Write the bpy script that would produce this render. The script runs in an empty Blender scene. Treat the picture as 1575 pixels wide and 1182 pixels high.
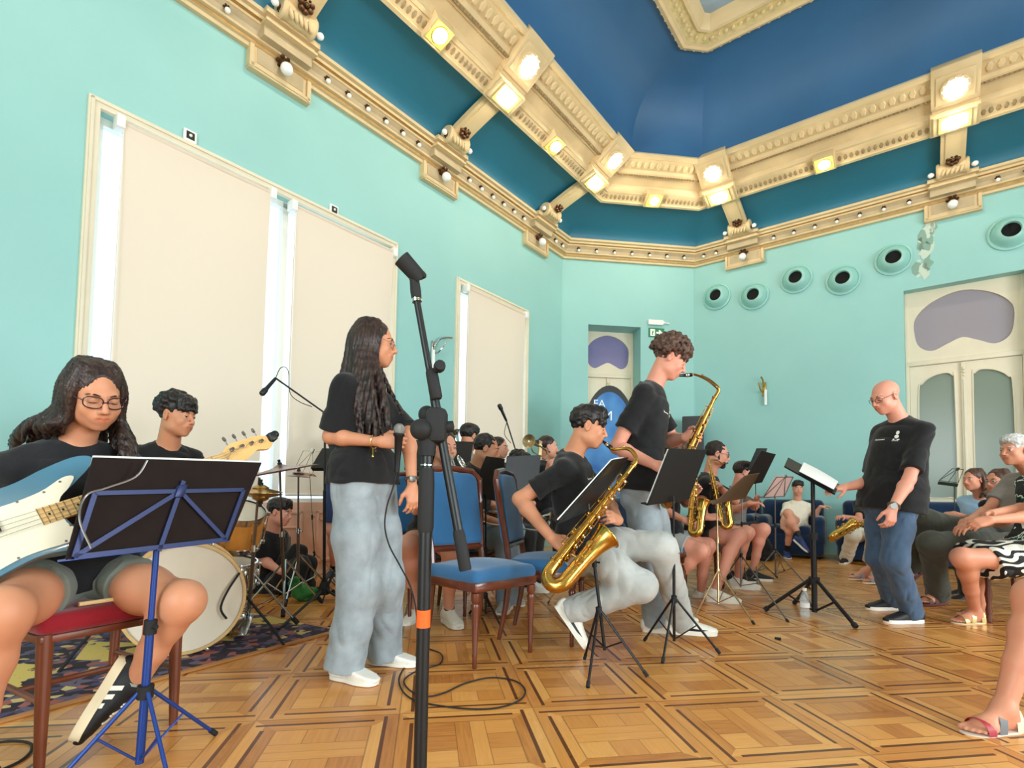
import bpy, bmesh, math, random
import numpy as np
from mathutils import Vector, Matrix, Quaternion
from mathutils.bvhtree import BVHTree
random.seed(7); RNG = np.random.default_rng(7)
scene = bpy.context.scene
COL = scene.collection
PI = math.pi
V3 = lambda *a: np.array(a, float)
def nrm(v):
    v = np.asarray(v, float); return v / max(1e-9, np.linalg.norm(v))

# ---------------------------------------------------------------- camera
FPX, CX, CY, CAMH = 814.1, 787.5, 720.0, 0.88          # focal length and principal point in pixels of the 1575 x 1182 frame
YAW, PITCH, ROLL = [math.radians(a) for a in (37.91, 2.83, 0.84)]   # YAW: heading of the left wall
_cp, _sp, _cr, _sr = math.cos(PITCH), math.sin(PITCH), math.cos(ROLL), math.sin(ROLL)
FWD = V3(0, _cp, _sp); _up = V3(0, -_sp, _cp); _rt = V3(1, 0, 0)
RGT = _cr * _rt + _sr * _up; UPV = -_sr * _rt + _cr * _up
CAM = V3(0, 0, CAMH)
cam_data = bpy.data.cameras.new('camera'); cam = bpy.data.objects.new('camera', cam_data); COL.objects.link(cam)
cam_data.sensor_fit = 'HORIZONTAL'; cam_data.sensor_width = 36.0
cam_data.lens = 36.0 * FPX / 1575
cam_data.shift_y = (CY - 591.0) / 1575
cam_data.clip_start = 0.05; cam_data.clip_end = 200
cam.matrix_world = Matrix(((RGT[0], UPV[0], -FWD[0], 0), (RGT[1], UPV[1], -FWD[1], 0), (RGT[2], UPV[2], -FWD[2], CAMH), (0, 0, 0, 1)))
scene.camera = cam

def ray(x, y): return FWD + (x - CX) / FPX * RGT - (y - CY) / FPX * UPV
def P(x, y, Y):                                          # the point seen at (x, y) standing Y metres away
    d = ray(x, y); return CAM + d * (Y / d[1])
def FL(x, y, z=0.0):                                     # the point of the floor (or height z) seen at (x, y)
    d = ray(x, y); return CAM + d * ((z - CAMH) / d[2])
def wall_hit(x, y, n, D):
    d = ray(x, y); return CAM + d * ((D - CAM @ n) / (d @ n))

# ---------------------------------------------------------------- world, exposure
world = bpy.data.worlds.new('world'); scene.world = world; world.use_nodes = True
_bg = world.node_tree.nodes['Background']; _bg.inputs[0].default_value = (0.72, 0.9, 1.0, 1); _bg.inputs[1].default_value = 2.2
scene.view_settings.view_transform = 'Standard'; scene.view_settings.look = 'None'
scene.view_settings.exposure = -0.02; scene.view_settings.gamma = 1.0; scene.view_settings.use_curve_mapping = False
scene.cycles.max_bounces = 7; scene.cycles.diffuse_bounces = 4; scene.cycles.glossy_bounces = 3
scene.cycles.transmission_bounces = 5; scene.cycles.transparent_max_bounces = 8
scene.cycles.caustics_reflective = False; scene.cycles.caustics_refractive = False
scene.cycles.sample_clamp_indirect = 4.0
scene.cycles.use_denoising = True
LAMP_W = 15.0          # watts of one lit globe of the ceiling ring
FILL_W = 330.0  # watts of one added fill light

# room axes: the left wall runs along LD, the right wall along RD, their corner is cut by a narrow wall
LD = V3(math.sin(YAW), math.cos(YAW), 0); RD = V3(math.cos(YAW), -math.sin(YAW), 0)
D_L, D_R, D_C = 5.1215, 9.77, 9.264
C0 = -RD * D_L + LD * D_R                                # where left and right wall would meet
ROOM_A, ROOM_B, LEG = 14.36, 11.04, 1.79                 # length along the left wall, along the right wall, cut corners
def UV(u, v, z=0.0): return C0 - LD * u + RD * v + V3(0, 0, z)

# added cool fill light before the unseen walls, where no window is built
def area_fill(name, p, target, sx, sy, watts):
    li = bpy.data.lights.new(name, 'AREA'); li.shape = 'RECTANGLE'; li.size = sx; li.size_y = sy; li.energy = watts; li.color = (0.86, 0.94, 1.0)
    o = bpy.data.objects.new(name, li); COL.objects.link(o); o.location = p
    o.rotation_euler = Vector(target - p).to_track_quat('-Z', 'Z').to_euler()
for _u in (5.2, 9.2):
    area_fill('window_daylight', UV(_u, ROOM_B - 0.15, 2.2), UV(_u, 0, 1.6), 1.5, 3.2, FILL_W)
area_fill('window_daylight', UV(ROOM_A - 0.15, 5.5, 2.2), UV(0, 5.5, 1.6), 3.0, 3.2, FILL_W)

# ---------------------------------------------------------------- tagging
def tag(o, label=None, cat=None, group=None, kind=None):
    if label: o['label'] = label
    if cat: o['category'] = cat
    if group: o['group'] = group
    if kind: o['kind'] = kind
    return o
def empty(name, loc, label=None, cat=None, group=None, rz=0.0):
    o = bpy.data.objects.new(name, None); COL.objects.link(o); o.location = Vector(loc); o.rotation_euler = (0, 0, rz)
    o.empty_display_size = 0.1
    return tag(o, label, cat, group)
def children(o): return [c for c in bpy.data.objects if c.parent == o]
def copy_tree(o, parent=None):
    c = o.copy(); COL.objects.link(c)
    if parent: c.parent = parent
    for ch in o.children: copy_tree(ch, c)
    return c

# ---------------------------------------------------------------- materials
class N:                                                 # tiny node-expression helper
    def __init__(s, t, sock): s.t, s.s = t, sock
    def _m(s, op, b=None, c=None):
        n = s.t.nodes.new('ShaderNodeMath'); n.operation = op
        for i, q in enumerate((s, b, c)):
            if q is None: continue
            if isinstance(q, N): s.t.links.new(q.s, n.inputs[i])
            else: n.inputs[i].default_value = q
        return N(s.t, n.outputs[0])
    def __add__(s, b): return s._m('ADD', b)
    def __sub__(s, b): return s._m('SUBTRACT', b)
    def __mul__(s, b): return s._m('MULTIPLY', b)
    def __truediv__(s, b): return s._m('DIVIDE', b)
    def fract(s): return s._m('FRACT')
    def floor(s): return s._m('FLOOR')
    def abs(s): return s._m('ABSOLUTE')
    def lt(s, b): return s._m('LESS_THAN', b)
    def gt(s, b): return s._m('GREATER_THAN', b)
    def mod(s, b): return s._m('FLOORED_MODULO', b)
    def min(s, b): return s._m('MINIMUM', b)
    def max(s, b): return s._m('MAXIMUM', b)
    def sin(s): return s._m('SINE')
    def mixf(s, a, b): return (s * b) + ((s * -1.0 + 1.0) * a) if isinstance(b, N) or isinstance(a, N) else s * (b - a) + a
def lin(r, g, b):
    f = lambda c: (c / 255) / 12.92 if c <= 10 else (((c / 255) + 0.055) / 1.055) ** 2.4
    return (f(r), f(g), f(b), 1.0)
MATS = {}
def mat(name, col, rough=0.6, metal=0.0, spec=0.5, bump=None, vary=None, emit=None, trans=0.0, coat=0.0, sheen=0.0, stretch=None, alpha=1.0, sss=0.0):
    """col: sRGB triple.  bump=(scale, strength), vary=(scale, amount) procedural noise in object space."""
    if name in MATS: return MATS[name]
    m = bpy.data.materials.new(name); m.use_nodes = True; t = m.node_tree; b = t.nodes['Principled BSDF']
    c = lin(*col); b.inputs['Base Color'].default_value = c
    b.inputs['Roughness'].default_value = rough; b.inputs['Metallic'].default_value = metal
    b.inputs['Specular IOR Level'].default_value = spec
    b.inputs['Transmission Weight'].default_value = trans; b.inputs['Coat Weight'].default_value = coat
    b.inputs['Sheen Weight'].default_value = sheen; b.inputs['Alpha'].default_value = alpha
    if sss: b.inputs['Subsurface Weight'].default_value = sss; b.inputs['Subsurface Radius'].default_value = (0.012, 0.005, 0.003); b.inputs['Subsurface Scale'].default_value = 1.0
    if emit: b.inputs['Emission Color'].default_value = lin(*emit[0]); b.inputs['Emission Strength'].default_value = emit[1]
    if bump or vary:
        tc = t.nodes.new('ShaderNodeTexCoord'); src = tc.outputs['Object']
        if stretch:
            mp = t.nodes.new('ShaderNodeMapping'); mp.inputs['Scale'].default_value = stretch; t.links.new(src, mp.inputs[0]); src = mp.outputs[0]
    if vary:
        n = t.nodes.new('ShaderNodeTexNoise'); n.inputs['Scale'].default_value = vary[0]; n.inputs['Detail'].default_value = 5; t.links.new(src, n.inputs['Vector'])
        r = t.nodes.new('ShaderNodeMapRange'); r.inputs['From Min'].default_value = 0.3; r.inputs['From Max'].default_value = 0.7
        r.inputs['To Min'].default_value = 1 - vary[1]; r.inputs['To Max'].default_value = 1 + vary[1]; t.links.new(n.outputs[0], r.inputs[0])
        mx = t.nodes.new('ShaderNodeMix'); mx.data_type = 'RGBA'; mx.blend_type = 'MULTIPLY'; mx.inputs[0].default_value = 1.0
        mx.inputs[6].default_value = c; t.links.new(r.outputs[0], mx.inputs[7]); t.links.new(mx.outputs[2], b.inputs['Base Color'])
    if bump:
        n = t.nodes.new('ShaderNodeTexNoise'); n.inputs['Scale'].default_value = bump[0]; n.inputs['Detail'].default_value = 4; t.links.new(src, n.inputs['Vector'])
        bp = t.nodes.new('ShaderNodeBump'); bp.inputs['Strength'].default_value = bump[1]; bp.inputs['Distance'].default_value = 0.01
        t.links.new(n.outputs[0], bp.inputs['Height']); t.links.new(bp.outputs[0], b.inputs['Normal'])
    MATS[name] = m
    return m

def parquet_material(T=0.538, a0=0.443, b0=2.19):
    m = bpy.data.materials.new('parquet'); m.use_nodes = True; t = m.node_tree; bs = t.nodes['Principled BSDF']
    tc = t.nodes.new('ShaderNodeTexCoord'); sp = t.nodes.new('ShaderNodeSeparateXYZ'); t.links.new(tc.outputs['Object'], sp.inputs[0])
    a = (N(t, sp.outputs[0]) - a0) / T; b = (N(t, sp.outputs[1]) - b0) / T
    fa, fb, ia, ib = a.fract(), b.fract(), a.floor(), b.floor()
    par = (ia + ib).mod(2.0)
    def rnd(x, y, z):
        cb = t.nodes.new('ShaderNodeCombineXYZ')
        for i, q in enumerate((x, y, z)):
            if isinstance(q, N): t.links.new(q.s, cb.inputs[i])
            else: cb.inputs[i].default_value = q
        w = t.nodes.new('ShaderNodeTexWhiteNoise'); t.links.new(cb.outputs[0], w.inputs[0]); return N(t, w.outputs[0])
    # orientation alternates from tile to tile
    x = par.mixf(fa, fb); y = par.mixf(fb, fa)
    bw = 0.185
    ex = fa.min(fa * -1.0 + 1.0); ey = fb.min(fb * -1.0 + 1.0)
    inner = ex.gt(bw) * ey.gt(bw)
    px = (x - bw) / (1 - 2 * bw); py = (y - bw) / (1 - 2 * bw)
    col = (px * 3.0).floor(); midc = (col - 1.0).abs().lt(0.5)
    rowa = (py * 3.0).floor(); rowm = (px * 6.0).floor() + 7.0
    row = midc.mixf(rowa, rowm)
    pl_in = rnd(ia * 7.0 + col, ib * 5.0 + row, 1.0)
    onx = ex.lt(ey)
    side = onx.mixf(fb.gt(0.5), fa.gt(0.5) + 2.0)
    strip = (ex.min(ey) * (2 / bw)).floor()
    pl_bd = rnd(ia * 3.0 + side, ib * 3.0 + strip, 4.0)
    tone = inner.mixf(pl_bd, pl_in)
    # dark inlay lines in the border, pinwheel fashion, and the thin joints
    def line(f, g, c, wdt, lo, hi): return (f - c).abs().lt(wdt) * g.gt(lo) * g.lt(hi)
    d0 = 0.093; w0 = 0.0135
    dark = line(fa, fb, d0, w0, 0.03, 0.83).max(line(fa, fb, 1 - d0, w0, 0.17, 0.97)).max(line(fb, fa, d0, w0, 0.17, 0.97)).max(line(fb, fa, 1 - d0, w0, 0.03, 0.83))
    em = ex.min(ey)
    joint = (em - bw).abs().lt(0.005).max(em.lt(0.005))
    jc = ((px * 3.0).fract() - 0.5).abs().gt(0.485) * inner
    jr = ((py * 3.0).fract() - 0.5).abs().gt(0.485) * inner * (midc * -1.0 + 1.0)
    jm = ((px * 6.0).fract() - 0.5).abs().gt(0.48) * inner * midc
    joint = joint.max(jc).max(jr).max(jm)
    # grain follows the board
    def grain(sx, sy):
        mp = t.nodes.new('ShaderNodeMapping'); mp.inputs['Scale'].default_value = (sx, sy, 1); t.links.new(tc.outputs['Object'], mp.inputs[0])
        n = t.nodes.new('ShaderNodeTexNoise'); n.inputs['Scale'].default_value = 1.0; n.inputs['Detail'].default_value = 6; n.inputs['Distortion'].default_value = 0.6
        t.links.new(mp.outputs[0], n.inputs['Vector']); return N(t, n.outputs[0])
    ga, gb = grain(6, 70), grain(70, 6)
    gin = par.mixf(ga, gb); gg = inner.mixf(onx.mixf(ga, gb), midc.mixf(gin, par.mixf(gb, ga)))
    wear = grain(0.9, 0.9)
    rp = t.nodes.new('ShaderNodeValToRGB'); e = rp.color_ramp.elements
    e[0].position = 0.0; e[0].color = lin(166, 98, 44); e[1].position = 1.0; e[1].color = lin(240, 180, 104)
    k = e.new(0.3); k.color = lin(206, 136, 66); k = e.new(0.7); k.color = lin(226, 158, 82)
    val = tone * 0.72 + gg * 0.5 + (wear - 0.5) * 0.5 - 0.11
    t.links.new(val.s, rp.inputs[0])
    mx = t.nodes.new('ShaderNodeMix'); mx.data_type = 'RGBA'; mx.inputs[7].default_value = lin(96, 50, 22)
    t.links.new(rp.outputs[0], mx.inputs[6]); t.links.new((dark.max(joint * 0.5) * 0.97).s, mx.inputs[0])
    t.links.new(mx.outputs[2], bs.inputs['Base Color'])
    rr = wear * 0.16 + 0.2; t.links.new(rr.s, bs.inputs['Roughness'])
    bs.inputs['Specular IOR Level'].default_value = 0.45
    bp = t.nodes.new('ShaderNodeBump'); bp.inputs['Strength'].default_value = 0.15; bp.inputs['Distance'].default_value = 0.004
    t.links.new((joint * -1.0 + gg * 0.25).s, bp.inputs['Height']); t.links.new(bp.outputs[0], bs.inputs['Normal'])
    return m

# ---------------------------------------------------------------- mesh helpers
def frame(z, x=None):                                    # 3x3 with columns x, y, z; z is the given axis
    z = nrm(z)
    if x is None: x = V3(1, 0, 0) if abs(z[0]) < 0.9 else V3(0, 1, 0)
    y = nrm(np.cross(z, x)); x = np.cross(y, z)
    return np.array([x, y, z]).T
class MB:
    def __init__(s): s.v, s.f, s.mi, s.m = [], [], [], 0
    def add(s, vs, fs):
        o = len(s.v); s.v += [tuple(map(float, q)) for q in vs]; s.f += [tuple(i + o for i in q) for q in fs]; s.mi += [s.m] * len(fs)
    def box(s, c, sz, R=None, bev=0.0):
        c = np.array(c, float); h = np.array(sz, float) / 2; R = np.eye(3) if R is None else R
        if bev <= 0:
            vs = [c + R @ (h * V3(i, j, k)) for i in (-1, 1) for j in (-1, 1) for k in (-1, 1)]
            s.add(vs, [(0, 1, 3, 2), (4, 6, 7, 5), (0, 4, 5, 1), (2, 3, 7, 6), (0, 2, 6, 4), (1, 5, 7, 3)]); return s
        bm = bmesh.new(); bmesh.ops.create_cube(bm, size=1)
        for q in bm.verts: q.co = Vector(tuple(2 * h * np.array(q.co)))
        bmesh.ops.bevel(bm, geom=bm.edges[:], offset=min(bev, 0.49 * 2 * h.min()), segments=2, affect='EDGES', profile=0.5)
        bm.verts.index_update(); s.add([c + R @ np.array(q.co) for q in bm.verts], [[q.index for q in f.verts] for f in bm.faces]); bm.free(); return s
    def tube(s, pts, r, n=10, caps=True, closed=False):
        pts = [np.array(p, float) for p in pts]; k = len(pts); rs = [r] * k if np.isscalar(r) else list(r)
        vs, fs, prev = [], [], None
        for i, p in enumerate(pts):
            if closed: tg = pts[(i + 1) % k] - pts[i - 1]
            else: tg = pts[min(i + 1, k - 1)] - pts[max(i - 1, 0)]
            tg = nrm(tg)
            if prev is None: R = frame(tg); x = R[:, 0]
            else:
                x = prev - tg * (prev @ tg)
                x = nrm(x) if np.linalg.norm(x) > 1e-6 else frame(tg)[:, 0]
            prev = x; y = np.cross(tg, x)
            for j in range(n):
                a = 2 * PI * j / n; vs.append(p + rs[i] * (math.cos(a) * x + math.sin(a) * y))
        for i in range(k if closed else k - 1):
            for j in range(n):
                i2 = (i + 1) % k; fs.append((i * n + j, i * n + (j + 1) % n, i2 * n + (j + 1) % n, i2 * n + j))
        if caps and not closed:
            fs.append(tuple(range(n))[::-1]); fs.append(tuple(range((k - 1) * n, k * n)))
        s.add(vs, fs); return s
    def lathe(s, prof, c, axis=(0, 0, 1), n=24, sx=1.0, x=None, cap=True):          # prof: (radius, height) along axis
        R = frame(axis, x); c = np.array(c, float); vs, fs = [], []
        for r, h in prof:
            for j in range(n):
                a = 2 * PI * j / n; vs.append(c + R @ V3(r * math.cos(a) * sx, r * math.sin(a), h))
        for i in range(len(prof) - 1):
            for j in range(n): fs.append((i * n + j, i * n + (j + 1) % n, (i + 1) * n + (j + 1) % n, (i + 1) * n + j))
        if cap and prof[0][0] > 1e-6: fs.append(tuple(range(n))[::-1])
        if cap and prof[-1][0] > 1e-6: fs.append(tuple(range((len(prof) - 1) * n, len(prof) * n)))
        s.add(vs, fs); return s
    def ball(s, c, r, R=None, n=16, m=10):
        r = np.array([r] * 3 if np.isscalar(r) else r, float); R = np.eye(3) if R is None else R; c = np.array(c, float); vs = []
        for i in range(m + 1):
            ph = PI * i / m
            for j in range(n):
                a = 2 * PI * j / n; vs.append(c + R @ (r * V3(math.sin(ph) * math.cos(a), math.sin(ph) * math.sin(a), math.cos(ph))))
        fs = [(i * n + j, (i + 1) * n + j, (i + 1) * n + (j + 1) % n, i * n + (j + 1) % n) for i in range(m) for j in range(n)]
        s.add(vs, fs); return s
    def prism(s, out, t, M=None, z0=0.0):                # outline in xy, thickness t along z; M maps local to world
        k = len(out); vs = [V3(x, y, z0) for x, y in out] + [V3(x, y, z0 + t) for x, y in out]
        if M is not None: vs = [M(v) for v in vs]
        s.add(vs, [tuple(range(k))[::-1], tuple(range(k, 2 * k))] + [(i, (i + 1) % k, k + (i + 1) % k, k + i) for i in range(k)]); return s
    def build(s, name, m, parent=None, smooth=40, loc=None):
        """m: material or list.  With a parent, vertices are taken relative to loc (default: as given)."""
        me = bpy.data.meshes.new(name); vs = s.v
        if loc is not None: vs = [(a - loc[0], b - loc[1], c - loc[2]) for a, b, c in vs]
        me.from_pydata(vs, [], s.f)
        for q in (m if isinstance(m, (list, tuple)) else [m]): me.materials.append(q)
        if isinstance(m, (list, tuple)) and len(m) > 1: me.polygons.foreach_set('material_index', s.mi)
        bm = bmesh.new(); bm.from_mesh(me); bmesh.ops.remove_doubles(bm, verts=bm.verts, dist=1e-5); bmesh.ops.recalc_face_normals(bm, faces=bm.faces); bm.to_mesh(me); bm.free()
        if smooth: me.shade_smooth(); me.set_sharp_from_angle(angle=math.radians(smooth))
        o = bpy.data.objects.new(name, me); COL.objects.link(o)
        if parent is not None: o.parent = parent
        return o
def shape_mesh(splines, extrude, bevel=0.0, res=8):
    """Filled 2-D curve shapes (even-odd, so an inner outline is a hole) -> (verts, faces)."""
    cu = bpy.data.curves.new('tmp', 'CURVE'); cu.dimensions = '2D'; cu.fill_mode = 'BOTH'; cu.extrude = extrude; cu.bevel_depth = bevel; cu.resolution_u = res
    for pts in splines:
        sp = cu.splines.new('POLY'); sp.points.add(len(pts) - 1); sp.use_cyclic_u = True
        for q, (x, y) in zip(sp.points, pts): q.co = (x, y, 0, 1)
    o = bpy.data.objects.new('tmp', cu); COL.objects.link(o); dg = bpy.context.evaluated_depsgraph_get()
    me = bpy.data.meshes.new_from_object(o.evaluated_get(dg)); vs = [np.array(v.co) for v in me.vertices]; fs = [tuple(p.vertices) for p in me.polygons]
    bpy.data.objects.remove(o); bpy.data.curves.remove(cu); bpy.data.meshes.remove(me); return vs, fs
def text_mesh(txt, size, extrude=0.001):
    cu = bpy.data.curves.new('tmp', 'FONT'); cu.body = txt; cu.size = size; cu.extrude = extrude; cu.align_x = 'CENTER'; cu.align_y = 'CENTER'; cu.resolution_u = 3
    o = bpy.data.objects.new('tmp', cu); COL.objects.link(o); dg = bpy.context.evaluated_depsgraph_get()
    me = bpy.data.meshes.new_from_object(o.evaluated_get(dg)); vs = [np.array(v.co) for v in me.vertices]; fs = [tuple(p.vertices) for p in me.polygons]
    bpy.data.objects.remove(o); bpy.data.curves.remove(cu); bpy.data.meshes.remove(me); return vs, fs
def smooth_loop(pts, n=8, closed=True):                  # Catmull-Rom
    pts = [np.array(p, float) for p in pts]; k = len(pts); out = []
    rng = range(k) if closed else range(k - 1)
    for i in rng:
        g = (lambda j: pts[j % k]) if closed else (lambda j: pts[min(max(j, 0), k - 1)])
        p0, p1, p2, p3 = g(i - 1), g(i), g(i + 1), g(i + 2)
        for q in range(n):
            t = q / n; out.append(0.5 * (2 * p1 + (p2 - p0) * t + (2 * p0 - 5 * p1 + 4 * p2 - p3) * t * t + (3 * p1 - p0 - 3 * p2 + p3) * t ** 3))
    if not closed: out.append(pts[-1])
    return out
# ================================================================ THE ROOM
M_TEAL = mat('teal_paint', (150, 202, 199), 0.55, bump=(90, 0.03), vary=(0.6, 0.05))
M_CREAM = mat('cream_plaster', (214, 190, 146), 0.5, bump=(60, 0.05), vary=(5, 0.06))
M_GOLD = mat('old_gold_plaster', (176, 138, 78), 0.45, metal=0.15, vary=(14, 0.2))
M_FRIEZE = mat('grey_beige_frieze', (186, 168, 134), 0.55, vary=(6, 0.12))
M_COVE = mat('cove_blue', (38, 112, 138), 0.5, vary=(0.8, 0.10))
M_DOME = mat('dome_blue', (48, 98, 142), 0.55, vary=(0.7, 0.12))
M_CREAMWOOD = mat('cream_woodwork', (228, 218, 194), 0.4, vary=(3, 0.04))
M_WHITEWOOD = mat('white_woodwork', (240, 240, 234), 0.4)
M_BRONZE = mat('dark_bronze', (92, 62, 40), 0.4, metal=0.7, vary=(30, 0.2))
M_GLOBE_OFF = mat('white_glass_globe', (246, 246, 244), 0.15, coat=0.4)
M_GLOBE_ON = mat('lit_globe', (255, 244, 226), 0.3, emit=((255, 238, 212), LAMP_W / (PI * 4 * PI * 0.05 ** 2)))
M_YELLOW = mat('gilded_plate', (240, 208, 96), 0.4, metal=0.1)
M_BLACK = mat('matt_black', (18, 18, 19), 0.5)
M_WHITEPL = mat('white_plastic', (242, 242, 240), 0.35)
M_STEEL = mat('chromed_steel', (212, 214, 216), 0.16, metal=1.0)
M_BRASSY = mat('brass_fitting', (196, 164, 92), 0.3, metal=0.9)
def mat_fabric_blind():
    m = bpy.data.materials.new('roller_blind_fabric'); m.use_nodes = True; t = m.node_tree; b = t.nodes['Principled BSDF']; out = t.nodes['Material Output']
    b.inputs['Base Color'].default_value = lin(234, 218, 200); b.inputs['Roughness'].default_value = 0.8
    tr = t.nodes.new('ShaderNodeBsdfTranslucent'); tr.inputs[0].default_value = lin(240, 214, 180)
    mx = t.nodes.new('ShaderNodeMixShader'); mx.inputs[0].default_value = 0.16
    t.links.new(b.outputs[0], mx.inputs[1]); t.links.new(tr.outputs[0], mx.inputs[2]); t.links.new(mx.outputs[0], out.inputs[0]); return m
M_BLIND = mat_fabric_blind()
def mat_pane(name, tint, gloss=0.12, rough=0.05, clear=0.9):
    m = bpy.data.materials.new(name); m.use_nodes = True; t = m.node_tree; out = t.nodes['Material Output']; b = t.nodes['Principled BSDF']
    b.inputs['Base Color'].default_value = lin(*tint); b.inputs['Roughness'].default_value = rough
    tr = t.nodes.new('ShaderNodeBsdfTransparent'); tr.inputs[0].default_value = (0.95, 0.98, 1, 1)
    mx = t.nodes.new('ShaderNodeMixShader'); mx.inputs[0].default_value = clear
    t.links.new(b.outputs[0], mx.inputs[1]); t.links.new(tr.outputs[0], mx.inputs[2]); t.links.new(mx.outputs[0], out.inputs[0]); return m
M_PANE = mat_pane('window_glass', (200, 215, 220))
M_FROST = mat_pane('frosted_door_glass', (132, 146, 132), rough=0.22, clear=0.12)
M_LILAC = mat_pane('lilac_fanlight_glass', (124, 122, 168), rough=0.25, clear=0.05); M_LILAC2 = mat_pane('grey_lilac_fanlight_glass', (158, 152, 162), rough=0.25, clear=0.05)
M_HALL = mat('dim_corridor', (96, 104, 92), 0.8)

def octo(d):
    a, b, g = ROOM_A, ROOM_B, LEG + 0.41421 * d
    return [(d, g), (d, b - g), (g, b - d), (a - g, b - d), (a - d, b - g), (a - d, g), (a - g, d), (g, d)]     # u, v; side k runs from k to k+1: right wall first, the narrow corner last
def sweep(mb, prof, mids=None, sides=range(8)):
    for k in sides:
        rows = []
        for d, z in prof:
            o = octo(d); rows.append((UV(*o[k], z), UV(*o[(k + 1) % 8], z)))
        for i in range(len(prof) - 1):
            if mids: mb.m = mids[i]
            mb.add([rows[i][0], rows[i][1], rows[i + 1][1], rows[i + 1][0]], [(0, 1, 2, 3)])
    mb.m = 0
# floor: parquet laid slightly off the heading of the camera
PQ = math.radians(-8.89)
_fo = MB(); _pts = [UV(*q) for q in octo(-0.0)]
_c, _s = math.cos(-PQ), math.sin(-PQ)
_fo.add([V3(_c * p[0] + _s * p[1], -_s * p[0] + _c * p[1], 0) for p in _pts], [tuple(range(8))])
floor = tag(_fo.build('floor', parquet_material(), smooth=0), kind='structure'); floor.rotation_euler.z = -PQ

# walls with openings
class Wall:
    def __init__(s, p0, p1):                              # (u, v) ends; s runs along, d into the room, z up
        s.O = UV(*p0); e = UV(*p1); s.S = nrm(e - s.O); s.len = np.linalg.norm(e - s.O); ctr = UV(ROOM_A / 2, ROOM_B / 2)
        n = V3(-s.S[1], s.S[0], 0); s.n = n if (ctr - s.O) @ n > 0 else -n
    def __call__(s, a, d, z): return s.O + s.S * a + s.n * d + V3(0, 0, z)
    def build(s, name, opens=(), deep=0.3, h=5.35, m=None):
        xs = sorted({0, s.len} | {q for o in opens for q in o[:2]}); zs = sorted({0, h} | {q for o in opens for q in o[2:4]}); mb = MB()
        for i in range(len(xs) - 1):
            for j in range(len(zs) - 1):
                cx, cz = (xs[i] + xs[i + 1]) / 2, (zs[j] + zs[j + 1]) / 2
                if any(o[0] < cx < o[1] and o[2] < cz < o[3] for o in opens): continue
                mb.add([s(xs[i], 0, zs[j]), s(xs[i + 1], 0, zs[j]), s(xs[i + 1], 0, zs[j + 1]), s(xs[i], 0, zs[j + 1])], [(0, 1, 2, 3)])
        for o in opens:
            x0, x1, z0, z1 = o[:4]; dp = o[4] if len(o) > 4 else deep; q = [(x0, z0), (x1, z0), (x1, z1), (x0, z1)]
            for a, b in zip(q, q[1:] + q[:1]): mb.add([s(a[0], 0, a[1]), s(b[0], 0, b[1]), s(b[0], -dp, b[1]), s(a[0], -dp, a[1])], [(0, 1, 2, 3)])
        return tag(mb.build(name, m or M_TEAL, smooth=0), kind='structure')
    def panel(s, splines, d, th, mbv, a0=0.0, z0=0.0):     # filled outline lying in the wall plane at depth d
        vs, fs = shape_mesh(splines, th / 2)
        mbv.add([s(a0 + v[0], d + v[2], z0 + v[1]) for v in vs], fs)
    def box(s, mb, a0, a1, d0, d1, z0, z1, bev=0.0):
        R = np.array([s.S, s.n, V3(0, 0, 1)]).T
        mb.box(s((a0 + a1) / 2, (d0 + d1) / 2, (z0 + z1) / 2), (abs(a1 - a0), abs(d1 - d0), abs(z1 - z0)), R, bev)
A_, B_ = ROOM_A, ROOM_B
WL = Wall((0, 0), (A_, 0)); WR = Wall((0, 0), (0, B_)); WC = Wall((LEG, 0), (0, LEG))    # along the left wall s = u, along the right wall s = v
WIN1 = (5.66, 8.61, 0.0, 3.90); WIN2 = (2.90, 4.47, 0.0, 3.84)
DOOR2 = (4.933, 6.27, 0.0, 4.02); NICHE = (0.495, 1.485, 0.0, 3.99)
def cut_wall(name, W, lo, hi, opens):                       # walls end at the cut corners
    xs = W.O.copy(); w = Wall.__new__(Wall); w.O = W(lo, 0, 0); w.S = W.S; w.n = W.n; w.len = hi - lo
    return w.build(name, [(o[0] - lo, o[1] - lo) + tuple(o[2:]) for o in opens])
cut_wall('wall_left', WL, LEG, A_ - LEG, [WIN1 + (0.22,), WIN2 + (0.22,)])
cut_wall('wall_right', WR, LEG, B_ - LEG, [DOOR2 + (0.28,)])
WC.build('wall_back', [NICHE + (0.5,)])
_oc = octo(0)
for nm, k in (('wall_corner_right', 1), ('wall_far_side', 2), ('wall_corner_rear', 3), ('wall_front', 4), ('wall_corner_left', 5)):
    Wall(_oc[k], _oc[k + 1]).build(nm)

# thin vertical bead where the walls meet
mb = MB()
for q in ((LEG, 0), (0, LEG)):
    p = UV(*q); mb.tube([p + V3(0, 0, 0.0), p + V3(0, 0, 5.2)], 0.012, 6)
tag(mb.build('trim_5', M_TEAL), kind='structure')

# cornice
CORN = [(0.0, 5.17), (0.05, 5.17), (0.06, 5.20), (0.085, 5.205), (0.09, 5.235), (0.12, 5.24), (0.12, 5.265), (0.10, 5.275),
        (0.115, 5.32), (0.15, 5.355), (0.165, 5.36), (0.165, 5.385), (0.20, 5.39), (0.205, 5.42), (0.245, 5.425), (0.25, 5.46), (0.22, 5.47), (0.17, 5.475)]
mb = MB(); sweep(mb, CORN, [0, 0, 0, 1, 0, 0, 0, 2, 2, 0, 0, 1, 0, 0, 0, 0, 0])
tag(mb.build('trim_1', [M_CREAM, M_GOLD, M_FRIEZE], smooth=25), kind='structure')
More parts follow.
